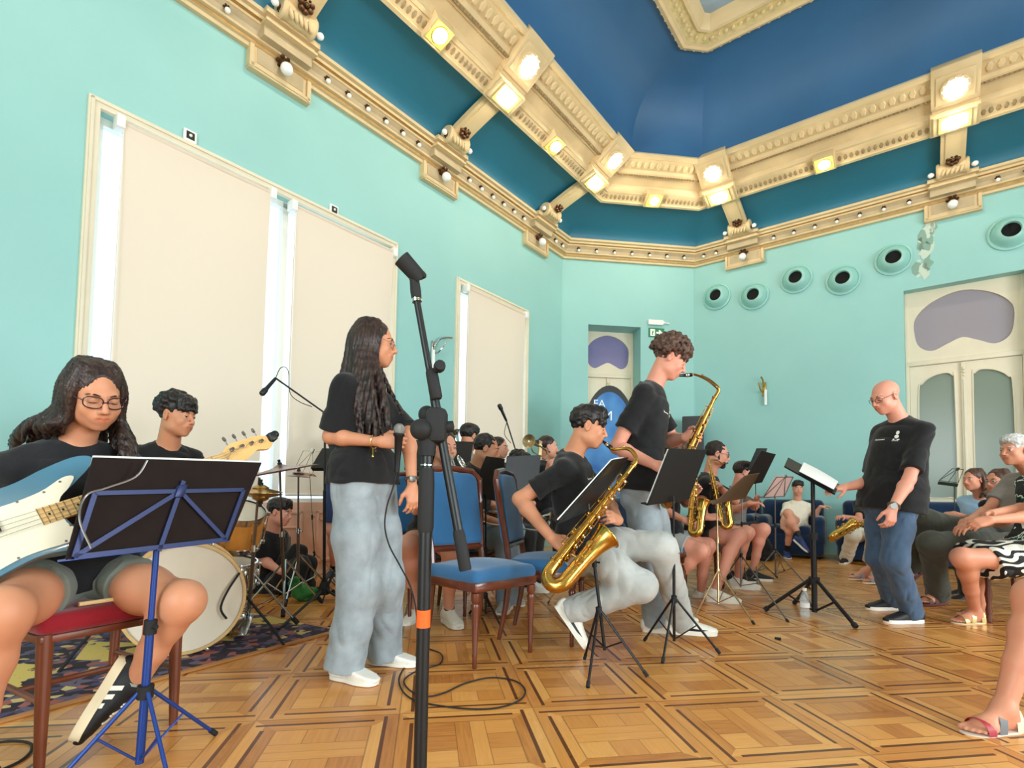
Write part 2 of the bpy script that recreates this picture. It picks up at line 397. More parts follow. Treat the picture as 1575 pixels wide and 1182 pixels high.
# ceiling: blue cove from cornice to ring, blue dome from ring to the small top ring, pale plate on top
COVE = [(0.17, 5.475)] + [(0.18 + 0.92 * (1 - math.cos(t * PI / 2)), 5.475 + 0.335 * math.sin(t * PI / 2)) for t in np.linspace(0, 1, 12)]
DOME = [(1.68 + 1.0 * (1 - math.cos(t * PI / 2)) ** 1.15, 6.16 + 0.95 * math.sin(t * PI / 2)) for t in np.linspace(0, 1, 16)]
mb = MB(); sweep(mb, COVE); mb.m = 1; sweep(mb, DOME, [1] * 15)
mb.m = 2; mb.add([UV(*q, 7.24) for q in octo(2.9)], [tuple(range(8))])
M_TOP = mat('pale_top_plate', (150, 172, 190), 0.5, vary=(1, 0.1))
tag(mb.build('ceiling', [M_COVE, M_DOME, M_TOP], smooth=20), kind='structure')
# ring beam: a tilted band of mouldings, base line from (1.0, 5.74) to (1.68, 6.18)
RT = nrm(V3(0.68, 0.44)); RN = V3(0.543, -0.84)
def rp(t, o): q = V3(1.0, 5.74) + np.array([0.8396, 0.5432]) * t + np.array([0.5432, -0.8396]) * o; return (q[0], q[1])
RING = [rp(-0.02, -0.08), rp(-0.02, 0.03), rp(0.02, 0.045), rp(0.03, 0.03), rp(0.16, 0.03), rp(0.17, 0.05), rp(0.21, 0.05), rp(0.22, 0.02), rp(0.25, 0.0), rp(0.27, -0.025),
        rp(0.40, -0.025), rp(0.41, 0.0), rp(0.43, 0.0), rp(0.44, 0.03), rp(0.47, 0.03), rp(0.48, 0.0), rp(0.52, -0.02), rp(0.70, 0.01), rp(0.72, 0.045), rp(0.76, 0.05), rp(0.79, 0.04), rp(0.80, -0.05)]
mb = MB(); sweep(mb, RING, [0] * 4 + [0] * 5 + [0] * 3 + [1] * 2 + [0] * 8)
mbo = MB()
def side_pts(k, d, z, step):
    o = octo(d); a, b = UV(*o[k], z), UV(*o[(k + 1) % 8], z); n = max(1, int(np.linalg.norm(b - a) / step)); return [a + (b - a) * (i + 0.5) / n for i in range(n)], nrm(b - a)
for k in (0, 6, 7):                                        # leaf frieze, rope moulding and pierced strip of the three sides in view
    R = None
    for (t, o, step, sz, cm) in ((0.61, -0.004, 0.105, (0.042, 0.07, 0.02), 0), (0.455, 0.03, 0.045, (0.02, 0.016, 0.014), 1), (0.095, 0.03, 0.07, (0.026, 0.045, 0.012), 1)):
        pts, S = side_pts(k, *rp(t, o), step); Wn = nrm(np.cross(S, V3(0, 0, 1)));
        if Wn @ (UV(A_ / 2, B_ / 2) - pts[0]) < 0: Wn = -Wn
        T = Wn * 0.8396 + V3(0, 0, 0.5432); NN = Wn * 0.5432 - V3(0, 0, 0.8396); R = np.array([S, T, NN]).T; mb.m = cm
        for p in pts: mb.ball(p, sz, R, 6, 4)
tag(mb.build('trim_2', [M_CREAM, mat('tarnished_moulding', (150, 128, 92), 0.5, vary=(30, 0.2))], smooth=30), kind='structure')  # rope and strip in a darker, browner tone than the cream
# top ring
TOPR = [(2.58, 7.13), (2.58, 7.05), (2.63, 7.03), (2.66, 7.05), (2.70, 7.05), (2.84, 7.10), (2.86, 7.07), (2.90, 7.07), (2.93, 7.11), (2.95, 7.2), (2.97, 7.25)]
mb = MB(); sweep(mb, TOPR, [0, 0, 0, 0, 1, 0, 0, 0, 0, 0])
for k in (0, 6, 7):
    for p in side_pts(k, 2.77, 7.07, 0.09)[0]: mb.ball(p, 0.028, None, 6, 4)
    for p in side_pts(k, 2.585, 7.06, 0.12)[0]: mb.ball(p, 0.02, None, 6, 4)
tag(mb.build('trim_3', [M_CREAM, mat('top_ring_panel', (206, 186, 130), 0.5, vary=(12, 0.2))], smooth=30), kind='structure')

# pedestals of the cornice, brackets, lamps -------------------------------------------------
PED_L = [2.68, 4.93, 7.175, 9.43]; PED_R = [2.69, 5.52, 8.35]
mb = MB()
for W, ss in ((WL, PED_L), (WR, PED_R)):
    for a in ss:
        W.box(mb, a - 0.31, a + 0.31, 0, 0.05, 4.975, 5.2); W.box(mb, a - 0.32, a + 0.32, 0, 0.075, 4.965, 4.99); W.box(mb, a - 0.27, a + 0.27, 0.0, 0.062, 5.02, 5.25)
        for e in (-1, 1): W.box(mb, a + e * 0.30 - 0.02, a + e * 0.30 + 0.02, 0, 0.085, 4.975, 5.2)
        W.box(mb, a - 0.31, a + 0.31, 0, 0.085, 4.985, 5.015)
        mb.m = 1; W.box(mb, a - 0.24, a + 0.24, 0.0, 0.068, 5.05, 5.26); mb.m = 0
        mb.m = 1; W.box(mb, a - 0.25, a + 0.25, 0.08, 0.20, 5.26, 5.37); mb.m = 0; W.box(mb, a - 0.27, a + 0.27, 0.1, 0.275, 5.36, 5.385); W.box(mb, a - 0.25, a + 0.25, 0.1, 0.25, 5.385, 5.42); W.box(mb, a - 0.28, a + 0.28, 0.1, 0.30, 5.42, 5.475)
tag(mb.build('trim_4', [M_CREAM, M_FRIEZE], smooth=20), kind='structure')
WNAME = {id(WL): 'left wall', id(WR): 'right wall', id(WC): 'narrow corner wall'}
def bracket(W, a, label):
    base = W(a, 0.3, 5.5); e = empty('cornice_bracket', base, label, 'bracket', 'scrolled brackets between cornice and lamp ring')
    S, n = W.S, W.n
    path = [(0.22, 5.53), (0.32, 5.55), (0.45, 5.605), (0.60, 5.66), (0.75, 5.71), (0.90, 5.757), (1.05, 5.80)]
    sm = smooth_loop([V3(*q) for q in path], 4, False); mb = MB()
    for half, off, mi in ((0.135, 0.0, 0), (0.085, 0.015, 0)):
        vs, fs = [], []
        for i, q in enumerate(sm):
            tq = nrm(sm[min(i + 1, len(sm) - 1)] - sm[max(i - 1, 0)]); nq = V3(tq[1], -tq[0])
            for e2 in (-1, 1):
                for t in (off + 0.035, -0.03): vs.append(W(a + e2 * half, q[0] + nq[0] * t, q[1] + nq[1] * t))
        for i in range(len(sm) - 1):
            b = i * 4; c = b + 4; fs += [(b, b + 2, c + 2, c), (b + 1, c + 1, c + 3, b + 3), (b, c, c + 1, b + 1), (b + 2, b + 3, c + 3, c + 2)]
        mb.add(vs, fs)
    mb.build('strap', M_CREAM, e, loc=base)
    mb = MB()
    mb.lathe([(0.0, -0.18), (0.10, -0.18), (0.115, -0.155), (0.09, -0.1), (0.10, -0.04), (0.105, 0.0), (0.10, 0.04), (0.09, 0.1), (0.115, 0.155), (0.10, 0.18), (0.0, 0.18)], W(a, 0.33, 5.53), S, 16)
    for q in (-0.1, -0.05, 0.0, 0.05, 0.1): mb.ball(W(a + q, 0.41, 5.465), (0.022, 0.055, 0.022), frame(W.n + V3(0, 0, -0.6)), 8, 6)
    mb.build('scroll', M_CREAM, e, loc=base)
    mb = MB(); c = W(a, 0.50, 5.575); nr = nrm(n * 0.75 - V3(0, 0, 0.66)); R = frame(nr, S)
    for k in range(7):
        t = 2 * PI * k / 7; mb.ball(c + R @ V3(0.055 * math.cos(t), 0.055 * math.sin(t), 0), 0.034, None, 8, 6)
    mb.ball(c + nr * 0.02, 0.025, None, 8, 6)
    mb.build('rosette', M_BRONZE, e, loc=base)
    mb = MB(); c = W(a, 0.86, 5.735)
    for k in range(5): mb.ball(W(a, 0.64 + 0.065 * k, 5.645 + 0.021 * k), (0.05, 0.02, 0.02), np.array([S, n, V3(0, 0, 1)]).T, 8, 6)
    mb.build('leaf_ornament', M_GOLD, e, loc=base)
bracket(WL, 7.175, 'scrolled cream bracket nearest the top left corner, above the large window')
bracket(WL, 4.93, 'scrolled cream bracket over the left wall, between the large and the small window')
bracket(WL, 2.68, 'scrolled cream bracket at the far end of the left wall')
bracket(WR, 2.69, 'scrolled cream bracket at the far end of the right wall, above the first wall nozzles')
bracket(WR, 5.52, 'scrolled cream bracket on the right wall, beside the cracked paint over the double door')
# unlit bulbs
def bulb(name, p, down, r, label, group, proto={}):
    key = (name, r)
    if key not in proto:
        e = empty(name, (0, 0, 0)); mb = MB(); mb.lathe([(0.0, 0.012), (r * 0.7, 0.01), (r * 0.8, 0.0), (r * 0.62, -r * 0.3), (r * 0.5, -r * 1.1), (0, -r * 1.1)], (0, 0, 0), (0, 0, 1), 10)
        for k in range(6): mb.ball((r * 0.9 * math.cos(k * PI / 3), r * 0.9 * math.sin(k * PI / 3), 0.0), (r * 0.4, r * 0.4, r * 0.25), None, 6, 4)
        mb.build('socket', M_BRONZE, e)
        mb = MB(); prof = [(r * 0.45, -r * 1.0)] + [(r * math.sin(t) , -r * 2.0 - r * 1.12 * -math.cos(t)) for t in np.linspace(2.7 - PI + 0.02, PI, 9)][1:]
        mb.lathe([(0.0, -r * 0.95), (r * 0.5, -r * 1.0), (r * 0.86, -r * 1.5), (r, -r * 2.0), (r * 0.86, -r * 2.55), (r * 0.5, -r * 2.92), (0.0, -r * 3.05)], (0, 0, 0), (0, 0, 1), 14)
        mb.build('glass_globe', M_GLOBE_OFF, e); proto[key] = e; o = e
    else: o = copy_tree(proto[key])
    o.location = Vector(p); o.rotation_euler = Vector(-down).to_track_quat('Z', 'Y').to_euler()
    return tag(o, label, 'bulb', group)
def row(W, lo, hi, n): return [lo + (hi - lo) * (i + 0.5) / n for i in range(n)]
for W, ranges in ((WL, [(7.55, 9.1, 4), (5.27, 6.83, 6), (3.03, 4.58, 6), (1.9, 2.34, 2)]), (WC, [(0.1, 2.43, 7)]), (WR, [(1.9, 2.34, 2), (3.03, 5.18, 7), (5.86, 7.0, 4)])):
    for lo, hi, n in ranges:
        for a in row(W, lo, hi, n):
            bulb('cornice_bulb', W(a, 0.125, 5.325), nrm(W.n * 0.55 - V3(0, 0, 0.8)), 0.026, 'small unlit white bulb in the row along the cornice of the ' + WNAME[id(W)], 'small bulbs along the cornice of the ' + WNAME[id(W)])
for W, ss in ((WL, PED_L[:3]), (WR, PED_R[:2])):
    for a in ss:
        bulb('pedestal_bulb', W(a, 0.10, 5.19), nrm(W.n * 0.6 - V3(0, 0, 0.8)), 0.062, 'round white globe bulb on a cornice pedestal of the ' + WNAME[id(W)], 'globe bulbs on the pedestals of the ' + WNAME[id(W)])
        for e in (-1, 1):
            bulb('bracket_bulb', W(a + e * 0.17, 0.34, 5.50), W.S * e * 0.9 + W.n * 0.3, 0.036, 'small white bulb at the side of a bracket scroll over the ' + WNAME[id(W)], 'bulbs beside the bracket scrolls over the ' + WNAME[id(W)])
# lit lamps of the ring
def lamp_block(W, a, big, label, group):
    def q(x, t, o): d, z = rp(t, o); return W(a + x, d, z)
    base = q(0, 0.1, 0.02); e = empty('ceiling_lamp', base, label, 'lamp', group)
    T = W.n * 0.8396 + V3(0, 0, 0.5432); NN = W.n * 0.5432 - V3(0, 0, 0.8396); R = np.array([W.S, T, NN]).T
    N2 = nrm(W.n * 0.35 - V3(0, 0, 0.94)); R2 = np.array([W.S, nrm(np.cross(N2, W.S)), N2]).T
    mb = MB()
    if big:
        mb.box(q(0, 0.14, 0.03), (0.50, 0.30, 0.13), R2, 0.012); mb.box(q(0, 0.14, 0.10), (0.44, 0.26, 0.04), R2, 0.012)
        mb.box(q(0, 0.58, 0.02), (0.48, 0.50, 0.11), R, 0.012); mb.box(q(0, 0.36, 0.0), (0.46, 0.14, 0.12), R)
        mb.build('housing', M_CREAM, e, loc=base)
        mb = MB(); mb.box(q(0, 0.56, 0.082), (0.38, 0.34, 0.012), R, 0.004); mb.lathe([(0.15, 0), (0.15, 0.02), (0.12, 0.03), (0.115, 0.012), (0, 0.012)], q(0, 0.55, 0.088), NN, 24)
        for k in range(12): mb.ball(q(0.135 * math.cos(k * PI / 6), 0.55 + 0.135 * math.sin(k * PI / 6), 0.115), 0.012, None, 6, 4)
        mb.build('upper_plate', M_CREAM, e, loc=base)
        mb = MB(); c = q(0, 0.14, 0.126)
        for sx, sy, w, h in ((0, 0.095, 0.32, 0.03), (0, -0.095, 0.32, 0.03), (0.145, 0, 0.03, 0.19), (-0.145, 0, 0.03, 0.19)): mb.box(c + R2 @ V3(sx, sy, 0), (w, h, 0.016), R2)
        mb.build('lower_plate', M_YELLOW, e, loc=base)
        MB().ball(q(0, 0.53, 0.13), 0.05, None, 14, 10).build('lit_globe', M_GLOBE_ON, e, loc=base)
        MB().ball(q(0, 0.14, 0.185), 0.058, None, 14, 10).build('lit_globe', M_GLOBE_ON, e, loc=base)
    else:
        mb.box(q(0, 0.13, 0.05), (0.27, 0.26, 0.12), R2, 0.012); mb.build('housing', M_CREAM, e, loc=base)
        mb = MB(); mb.box(q(0, 0.13, 0.116), (0.23, 0.22, 0.012), R2, 0.003); mb.lathe([(0.085, 0), (0.085, 0.014), (0.06, 0.014), (0.06, 0)], q(0, 0.13, 0.12), N2, 18); mb.build('lower_plate', M_YELLOW, e, loc=base)
        MB().ball(q(0, 0.13, 0.165), 0.048, None, 14, 10).build('lit_globe', M_GLOBE_ON, e, loc=base)
BIGG = 'double lamps of the ceiling ring'; SMG = 'single gilded lamps of the ceiling ring'
for a, l in ((2.72, 'lit double lamp block where the left side of the ring meets its narrow corner side'), (4.93, 'lit double lamp block midway on the left side of the ceiling ring'), (7.175, 'lit double lamp block at the top edge of the picture, left side of the ring')): lamp_block(WL, a, True, l, BIGG)
for a, l in ((2.60, 'lit double lamp block where the right side of the ring meets its narrow corner side'), (5.52, 'lit double lamp block far right, above the cracked paint')): lamp_block(WR, a, True, l, BIGG)
for a, l in ((3.83, 'small gilded lamp plate on the left side of the ring, nearer the corner'), (6.05, 'small gilded lamp plate on the left side of the ring, nearer the top edge')): lamp_block(WL, a, False, l, SMG)
lamp_block(WC, 1.265, False, 'small gilded lamp plate on the narrow corner side of the ring', SMG)
lamp_block(WR, 4.07, False, 'small gilded lamp plate on the right side of the ring', SMG)
W5 = Wall((0, B_), (A_, B_)); W6 = Wall((A_, 0), (A_, B_))
for W, ss in ((WL, (9.43, 11.68)), (WR, (8.35,)), (W5, (2.68, 4.93, 7.18, 9.43, 11.68)), (W6, (2.69, 5.52, 8.35))):
    for a in ss: lamp_block(W, a, True, 'lit double lamp block of the ceiling ring behind the photographer', 'lamps of the ring out of view')

# portholes --------------------------------------------------------------------------------
M_TEALGLOSS = mat('teal_paint_gloss', (148, 202, 195), 0.35)
M_HOLE = mat('dark_nozzle_mouth', (14, 14, 15), 0.7)
names = ['far left, lower ring just below the corner lamp', 'second', 'third', 'fourth', 'fifth', 'sixth']
PORT = [(2.205, 4.53, 'round teal air nozzle nearest the corner of the right wall'), (2.84, 4.40, 'second round air nozzle from the corner, set lower'), (3.50, 4.545, 'third round air nozzle from the corner, set higher'),
        (4.165, 4.37, 'fourth round air nozzle, just left of and above the double door'), (4.82, 4.53, 'large round air nozzle beside the cracked paint'), (6.12, 4.56, 'round air nozzle at the right edge above the door')]
for i, (a, z, l) in enumerate(PORT):
    base = WR(a, 0, z); e = empty('air_nozzle', base, l, 'air vent', 'round air nozzles on the right wall')
    ax = WR.n; mb = MB()
    mb.lathe([(0.24, 0.0), (0.24, 0.02), (0.215, 0.028), (0.205, 0.018), (0.195, 0.03), (0.18, 0.075), (0.155, 0.115), (0.125, 0.14), (0.108, 0.146), (0.102, 0.138), (0.1, 0.05), (0.1, 0.008)], base + ax * 0.004, ax, 36)
    mb.build('bezel', M_TEALGLOSS, e, loc=base, smooth=50)
    mb = MB(); mb.lathe([(0, 0.10), (0.101, 0.10)], base, ax, 24); mb.build('mouth', M_HOLE, e, loc=base)
# cracked paint beside the fifth nozzle
mb = MB(); rr = random.Random(4)
for k in range(44):
    z = 4.22 + 0.74 * rr.random(); a = 5.20 + 0.13 * (rr.random() - 0.5) + 0.14 * (z - 4.6)
    n_ = 7; rad = 0.02 + 0.05 * rr.random(); out = [(a + rad * (0.6 + 0.6 * rr.random()) * math.cos(2 * PI * j / n_), z + 1.5 * rad * (0.6 + 0.6 * rr.random()) * math.sin(2 * PI * j / n_)) for j in range(n_)]
    vs = [WR(x, 0.002 + 0.001 * (k % 5), y) for x, y in out]; mb.m = k % 2; mb.add(vs, [tuple(range(n_))])
tag(mb.build('trim_6', [mat('peeled_plaster', (196, 214, 200), 0.8), mat('peeled_paint_edge', (132, 168, 156), 0.8)], smooth=0), kind='structure')

# windows and blinds -------------------------------------------------------------------------
def window(n, o, posts):
    a0, a1, z0, z1 = o; e = empty(f'window_{n}', WL(a0, 0, 0)); e['kind'] = 'structure'; loc = WL(a0, 0, 0); mb = MB()
    for x0, x1, y0, y1 in ((a0 - 0.07, a0 + 0.01, 0, z1 + 0.0), (a1 - 0.01, a1 + 0.07, 0, z1 + 0.0), (a0 - 0.07, a1 + 0.07, z1 - 0.01, z1 + 0.07)): WL.box(mb, x0, x1, -0.02, 0.03, y0, y1, 0.006)
    for x0, x1 in ((a0 - 0.055, a0 - 0.03), (a1 + 0.03, a1 + 0.055)): WL.box(mb, x0, x1, 0.02, 0.045, 0, z1 + 0.055, 0.006)
    WL.box(mb, a0 - 0.055, a1 + 0.055, 0.02, 0.045, z1 + 0.03, z1 + 0.055, 0.006)
    mb.build('window_frame', M_CREAMWOOD, e, loc=loc)
    mb = MB()
    for x in [a0 + 0.03, a1 - 0.03] + posts: WL.box(mb, x - 0.035, x + 0.035, -0.18, -0.11, 0.75, z1, 0.006)
    WL.box(mb, a0, a1, -0.18, -0.11, z1 - 0.06, z1); WL.box(mb, a0, a1, -0.19, -0.05, 0.74, 0.80)
    mb.build('sash', M_WHITEWOOD, e, loc=loc)
    mb = MB(); WL.box(mb, a0, a1, -0.15, -0.146, 0.78, z1 - 0.03); mb.build('pane', M_PANE, e, loc=loc)
    mb = MB(); WL.box(mb, a0, a1, -0.2, -0.03, 0, 0.76)
    k = 3 if a1 - a0 > 2 else 2; w = (a1 - a0) / k
    for i in range(k):
        x0, x1 = a0 + i * w + 0.08, a0 + (i + 1) * w - 0.08
        for q in ((x0, x1, 0.12, 0.15), (x0, x1, 0.64, 0.67), (x0, x0 + 0.03, 0.12, 0.67), (x1 - 0.03, x1, 0.12, 0.67)): WL.box(mb, q[0], q[1], -0.04, -0.012, q[2], q[3], 0.006)
        arc = [WL(x0 + (x1 - x0) * t, -0.02, 0.5 + 0.09 * t * t) for t in np.linspace(0.05, 0.95, 8)]; mb.tube(arc, 0.012, 6)
    mb.build('lower_panel', mat('salmon_panel', (240, 188, 160), 0.5, vary=(3, 0.08)), e, loc=loc)
window(1, WIN1, [6.98, 7.22]); window(2, WIN2, [])
def blind(a0, a1, ztop, d, label):
    base = WL((a0 + a1) / 2, d, 0.8); e = empty('roller_blind', base, label, 'blind', 'roller blinds on the left wall')
    mb = MB(); n = 24; vs, fs = [], []
    for i in range(n + 1):
        for j in range(9):
            z = 0.84 + (ztop - 0.05 - 0.84) * i / n; x = a0 + (a1 - a0) * j / 8
            vs.append(WL(x, d + 0.004 * math.sin(j * 0.9 + i * 0.35) + 0.05 * (i / n) ** 12 * 0.5, z))
    for i in range(n):
        for j in range(8): fs.append((i * 9 + j, i * 9 + j + 1, i * 9 + 10 + j, i * 9 + 9 + j))
    mb.add(vs, fs); mb.build('fabric', M_BLIND, e, loc=base)
    mb = MB(); mb.tube([WL(a0, d + 0.012, 0.84), WL(a1, d + 0.012, 0.84)], 0.013, 8); mb.build('bottom_bar', M_WHITEPL, e, loc=base)
    mb = MB(); mb.tube([WL(a0 + 0.01, d - 0.0, ztop - 0.03), WL(a1 - 0.01, d - 0.0, ztop - 0.03)], 0.028, 12); mb.build('roller_tube', M_BLIND, e, loc=base)
    for x in (a0 - 0.02, a1 + 0.02):
        mb = MB(); WL.box(mb, x - 0.03, x + 0.03, -0.01, d + 0.05, ztop - 0.085, ztop + 0.02, 0.008); mb.build('bracket', M_WHITEPL, e, loc=base)
    mb = MB(); mb.tube([WL(a1 - 0.0, d + 0.03, z) for z in (ztop - 0.05, 2.6, 1.3)], 0.004, 5); mb.build('pull_chain', M_WHITEPL, e, loc=base)
blind(7.235, 8.46, 3.86, 0.05, 'wide cream roller blind on the left half of the large window, nearest the camera')
blind(5.70, 6.97, 3.84, 0.05, 'cream roller blind on the right half of the large window, behind the singer')
blind(2.99, 4.35, 3.82, 0.05, 'cream roller blind on the small window beyond the microphone stand')

# doors --------------------------------------------------------------------------------------
def arch_rect(x0, x1, z0, z1, r, outer):                   # rounded pane; the top slopes down to the outer side
    w = x1 - x0; pts = [(0.18 * w, z0), (0.82 * w, z0), (w, z0 + 0.1), (w, z1 - 0.14), (0.95 * w, z1 - 0.05), (0.78 * w, z1), (0.42 * w, z1 - 0.03), (0.12 * w, z1 - 0.13), (0, z1 - 0.32), (0, z0 + 0.1)]
    return [(x0 + q[0] if outer < 0 else x1 - q[0], q[1]) for q in smooth_loop([V3(*p) for p in pts], 6)]
def kidney(w, z0, z1):
    P_ = [(0.09, 0.38), (0.10, 0.62), (0.25, 0.82), (0.5, 0.92), (0.75, 0.82), (0.90, 0.62), (0.91, 0.38), (0.87, 0.20), (0.76, 0.12), (0.62, 0.20), (0.5, 0.26), (0.38, 0.20), (0.24, 0.12), (0.13, 0.20)]
    return [tuple(q) for q in smooth_loop([V3(x * w, z0 + y * (z1 - z0)) for x, y in P_], 6)]
def rect(x0, x1, z0, z1): return [(x0, z0), (x1, z0), (x1, z1), (x0, z1)]
def door(n, W, o, dep, leaves, kz):
    a0, a1, z0, z1 = o; w = a1 - a0; loc = W(a0, -dep, 0); e = empty(f'door_{n}', loc); e['kind'] = 'structure'
    mb = MB()
    W.panel([rect(0, w, kz + 0.04, z1), kidney(w, kz + 0.05, z1)], -dep, 0.05, mb, a0)
    W.box(mb, a0, a1, -dep - 0.03, -dep + 0.05, kz - 0.03, kz + 0.04, 0.008)
    for x in (a0, a1 - 0.05): W.box(mb, x, x + 0.05, -dep - 0.03, -dep + 0.045, 0, z1, 0.008)
    mb.build('door_frame', M_CREAMWOOD, e, loc=loc)
    mb = MB(); W.panel([kidney(w, kz + 0.05, z1)], -dep - 0.01, 0.006, mb, a0); mb.build('fanlight', M_LILAC if n == 1 else M_LILAC2, e, loc=loc)
    lw = (w - 0.1) / leaves
    for i in range(leaves):
        x0 = 0.05 + i * lw; x1 = x0 + lw; out = -1 if i == 0 else 1
        mb = MB(); pane = arch_rect(x0 + 0.10, x1 - 0.10, 0.92, kz - (0.17 if n == 2 else 0.5), 0.2, out)
        W.panel([rect(x0 + 0.003, x1 - 0.003, 0.01, kz - 0.035), pane], -dep, 0.045, mb, a0)
        W.box(mb, a0 + x0 + 0.1, a0 + x1 - 0.1, -dep + 0.01, -dep + 0.035, 0.15, 0.75, 0.012)
        lf = mb.build('door_leaf', M_CREAMWOOD, e, loc=loc)
        mb = MB(); W.panel([pane], -dep - 0.005, 0.006, mb, a0); mb.build('pane', M_FROST, lf, loc=loc)
        pp = [W(a0 + x, -dep + 0.026, z) for x, z in pane]; mb = MB(); mb.tube(pp, 0.01, 6, closed=True); mb.build('bead', M_CREAMWOOD, lf, loc=loc)
    if leaves == 2:
        mb = MB(); c = a0 + w / 2; W.box(mb, c - 0.03, c + 0.03, -dep, -dep + 0.06, 0.02, kz - 0.04, 0.012); mb.tube([W(c, -dep + 0.06, 0.3), W(c, -dep + 0.06, kz - 0.3)], 0.012, 8)
        for k in range(3): mb.ball(W(c, -dep + 0.06, kz - 0.14 - 0.05 * k), (0.028 - 0.006 * k,) * 3, None, 8, 6)
        mb.build('astragal', M_CREAMWOOD, e, loc=loc)
    mb = MB(); W.box(mb, a0 - 0.2, a1 + 0.2, -dep - 0.9, -dep - 0.88, 0, z1 + 0.2); mb.build('corridor_wall', M_HALL, e, loc=loc)
door(1, WC, NICHE, 0.42, 2, 3.14); door(2, WR, DOOR2, 0.2, 2, 2.92)

# small wall fittings -----------------------------------------------------------------------------
for a, z, l in ((7.956, 4.023, 'small square white sensor above the left blind of the large window'), (6.497, 3.995, 'small square white sensor above the right blind of the large window')):
    b = WL(a, 0, z); e = empty('wall_sensor', b, l, 'sensor', 'wall sensors'); mb = MB(); WL.box(mb, a - 0.055, a + 0.055, 0, 0.03, z - 0.055, z + 0.055, 0.012); mb.build('housing', M_WHITEPL, e, loc=b)
    mb = MB(); WL.box(mb, a - 0.034, a + 0.034, 0.028, 0.034, z - 0.034, z + 0.034, 0.004); mb.build('lens_plate', M_BLACK, e, loc=b)
    mb = MB(); mb.ball(WL(a, 0.034, z), 0.014, None, 10, 8); mb.build('lens', M_WHITEPL, e, loc=b)
def sconce(W, a, z, label, up, m):
    b = W(a, 0, z); e = empty('wall_sconce', b, label, 'sconce'); mb = MB(); W.box(mb, a - 0.035, a + 0.035, 0, 0.02, z - 0.12, z + 0.12, 0.01); mb.build('back_plate', m, e, loc=b)
    mb = MB(); mb.tube(smooth_loop([W(a, 0.01, z), W(a - 0.02, 0.06, z - 0.05), W(a - 0.04, 0.12, z + 0.0), W(a - 0.05 - 0.05 * up, 0.15, z + 0.10)], 5, False), 0.011, 8); mb.build('arm', m, e, loc=b)
    mb = MB(); mb.tube(smooth_loop([W(a, 0.03, z + 0.04), W(a - 0.08 * up, 0.08, z + 0.16), W(a - 0.24 * up, 0.12, z + 0.2)], 5, False), 0.014, 8); mb.build('stem', m, e, loc=b)
    mb = MB(); mb.tube([W(a + 0.03, 0.05, z - 0.28), W(a + 0.03, 0.05, z - 0.02)], 0.024, 12); mb.build('candle_sleeve', M_WHITEPL, e, loc=b)
sconce(WL, 4.95, 2.78, 'white and silver wall sconce on the left wall, behind the foreground microphone stand', 1.0, M_STEEL)
sconce(WR, 2.985, 2.74, 'brass wall sconce without shade on the bare right wall', 0.1, M_BRASSY)
b = WC(1.80, 0, 4.09); e = empty('emergency_light', b, 'white emergency light box above the green exit sign', 'emergency light'); mb = MB(); WC.box(mb, 1.615, 1.90, 0, 0.06, 4.035, 4.13, 0.01); mb.build('housing', M_WHITEPL, e, loc=b)
mb = MB(); WC.box(mb, 1.90, 1.93, 0.0, 0.05, 4.06, 4.115, 0.01); mb.tube([WC(1.93, 0.02, 4.085), WC(2.0, 0.02, 4.085), WC(2.03, 0.02, 4.07)], 0.012, 6); mb.build('cable_gland', M_WHITEPL, e, loc=b)
b = WC(1.79, 0, 3.9); e = empty('exit_sign', b, 'green exit sign with a white doorway and an arrow pointing right', 'sign'); mb = MB(); WC.box(mb, 1.635, 1.935, 0.004, 0.012, 3.815, 3.985); mb.build('sign_plate', mat('exit_green', (22, 122, 78), 0.4), e, loc=b)
mb = MB(); WC.panel([rect(0.0, 0.09, 0, 0.13), [(0.03, 0.02), (0.055, 0.02), (0.05, 0.05), (0.065, 0.075), (0.05, 0.11), (0.035, 0.075)]], 0.0135, 0.002, mb, 1.665, 3.835)
WC.panel([[(0, 0.048), (0.06, 0.048), (0.045, 0.015), (0.075, 0.015), (0.12, 0.065), (0.075, 0.115), (0.045, 0.115), (0.06, 0.082), (0, 0.082)]], 0.0135, 0.002, mb, 1.78, 3.835)
mb.build('pictogram', mat('sign_white', (246, 250, 246), 0.4), e, loc=b)
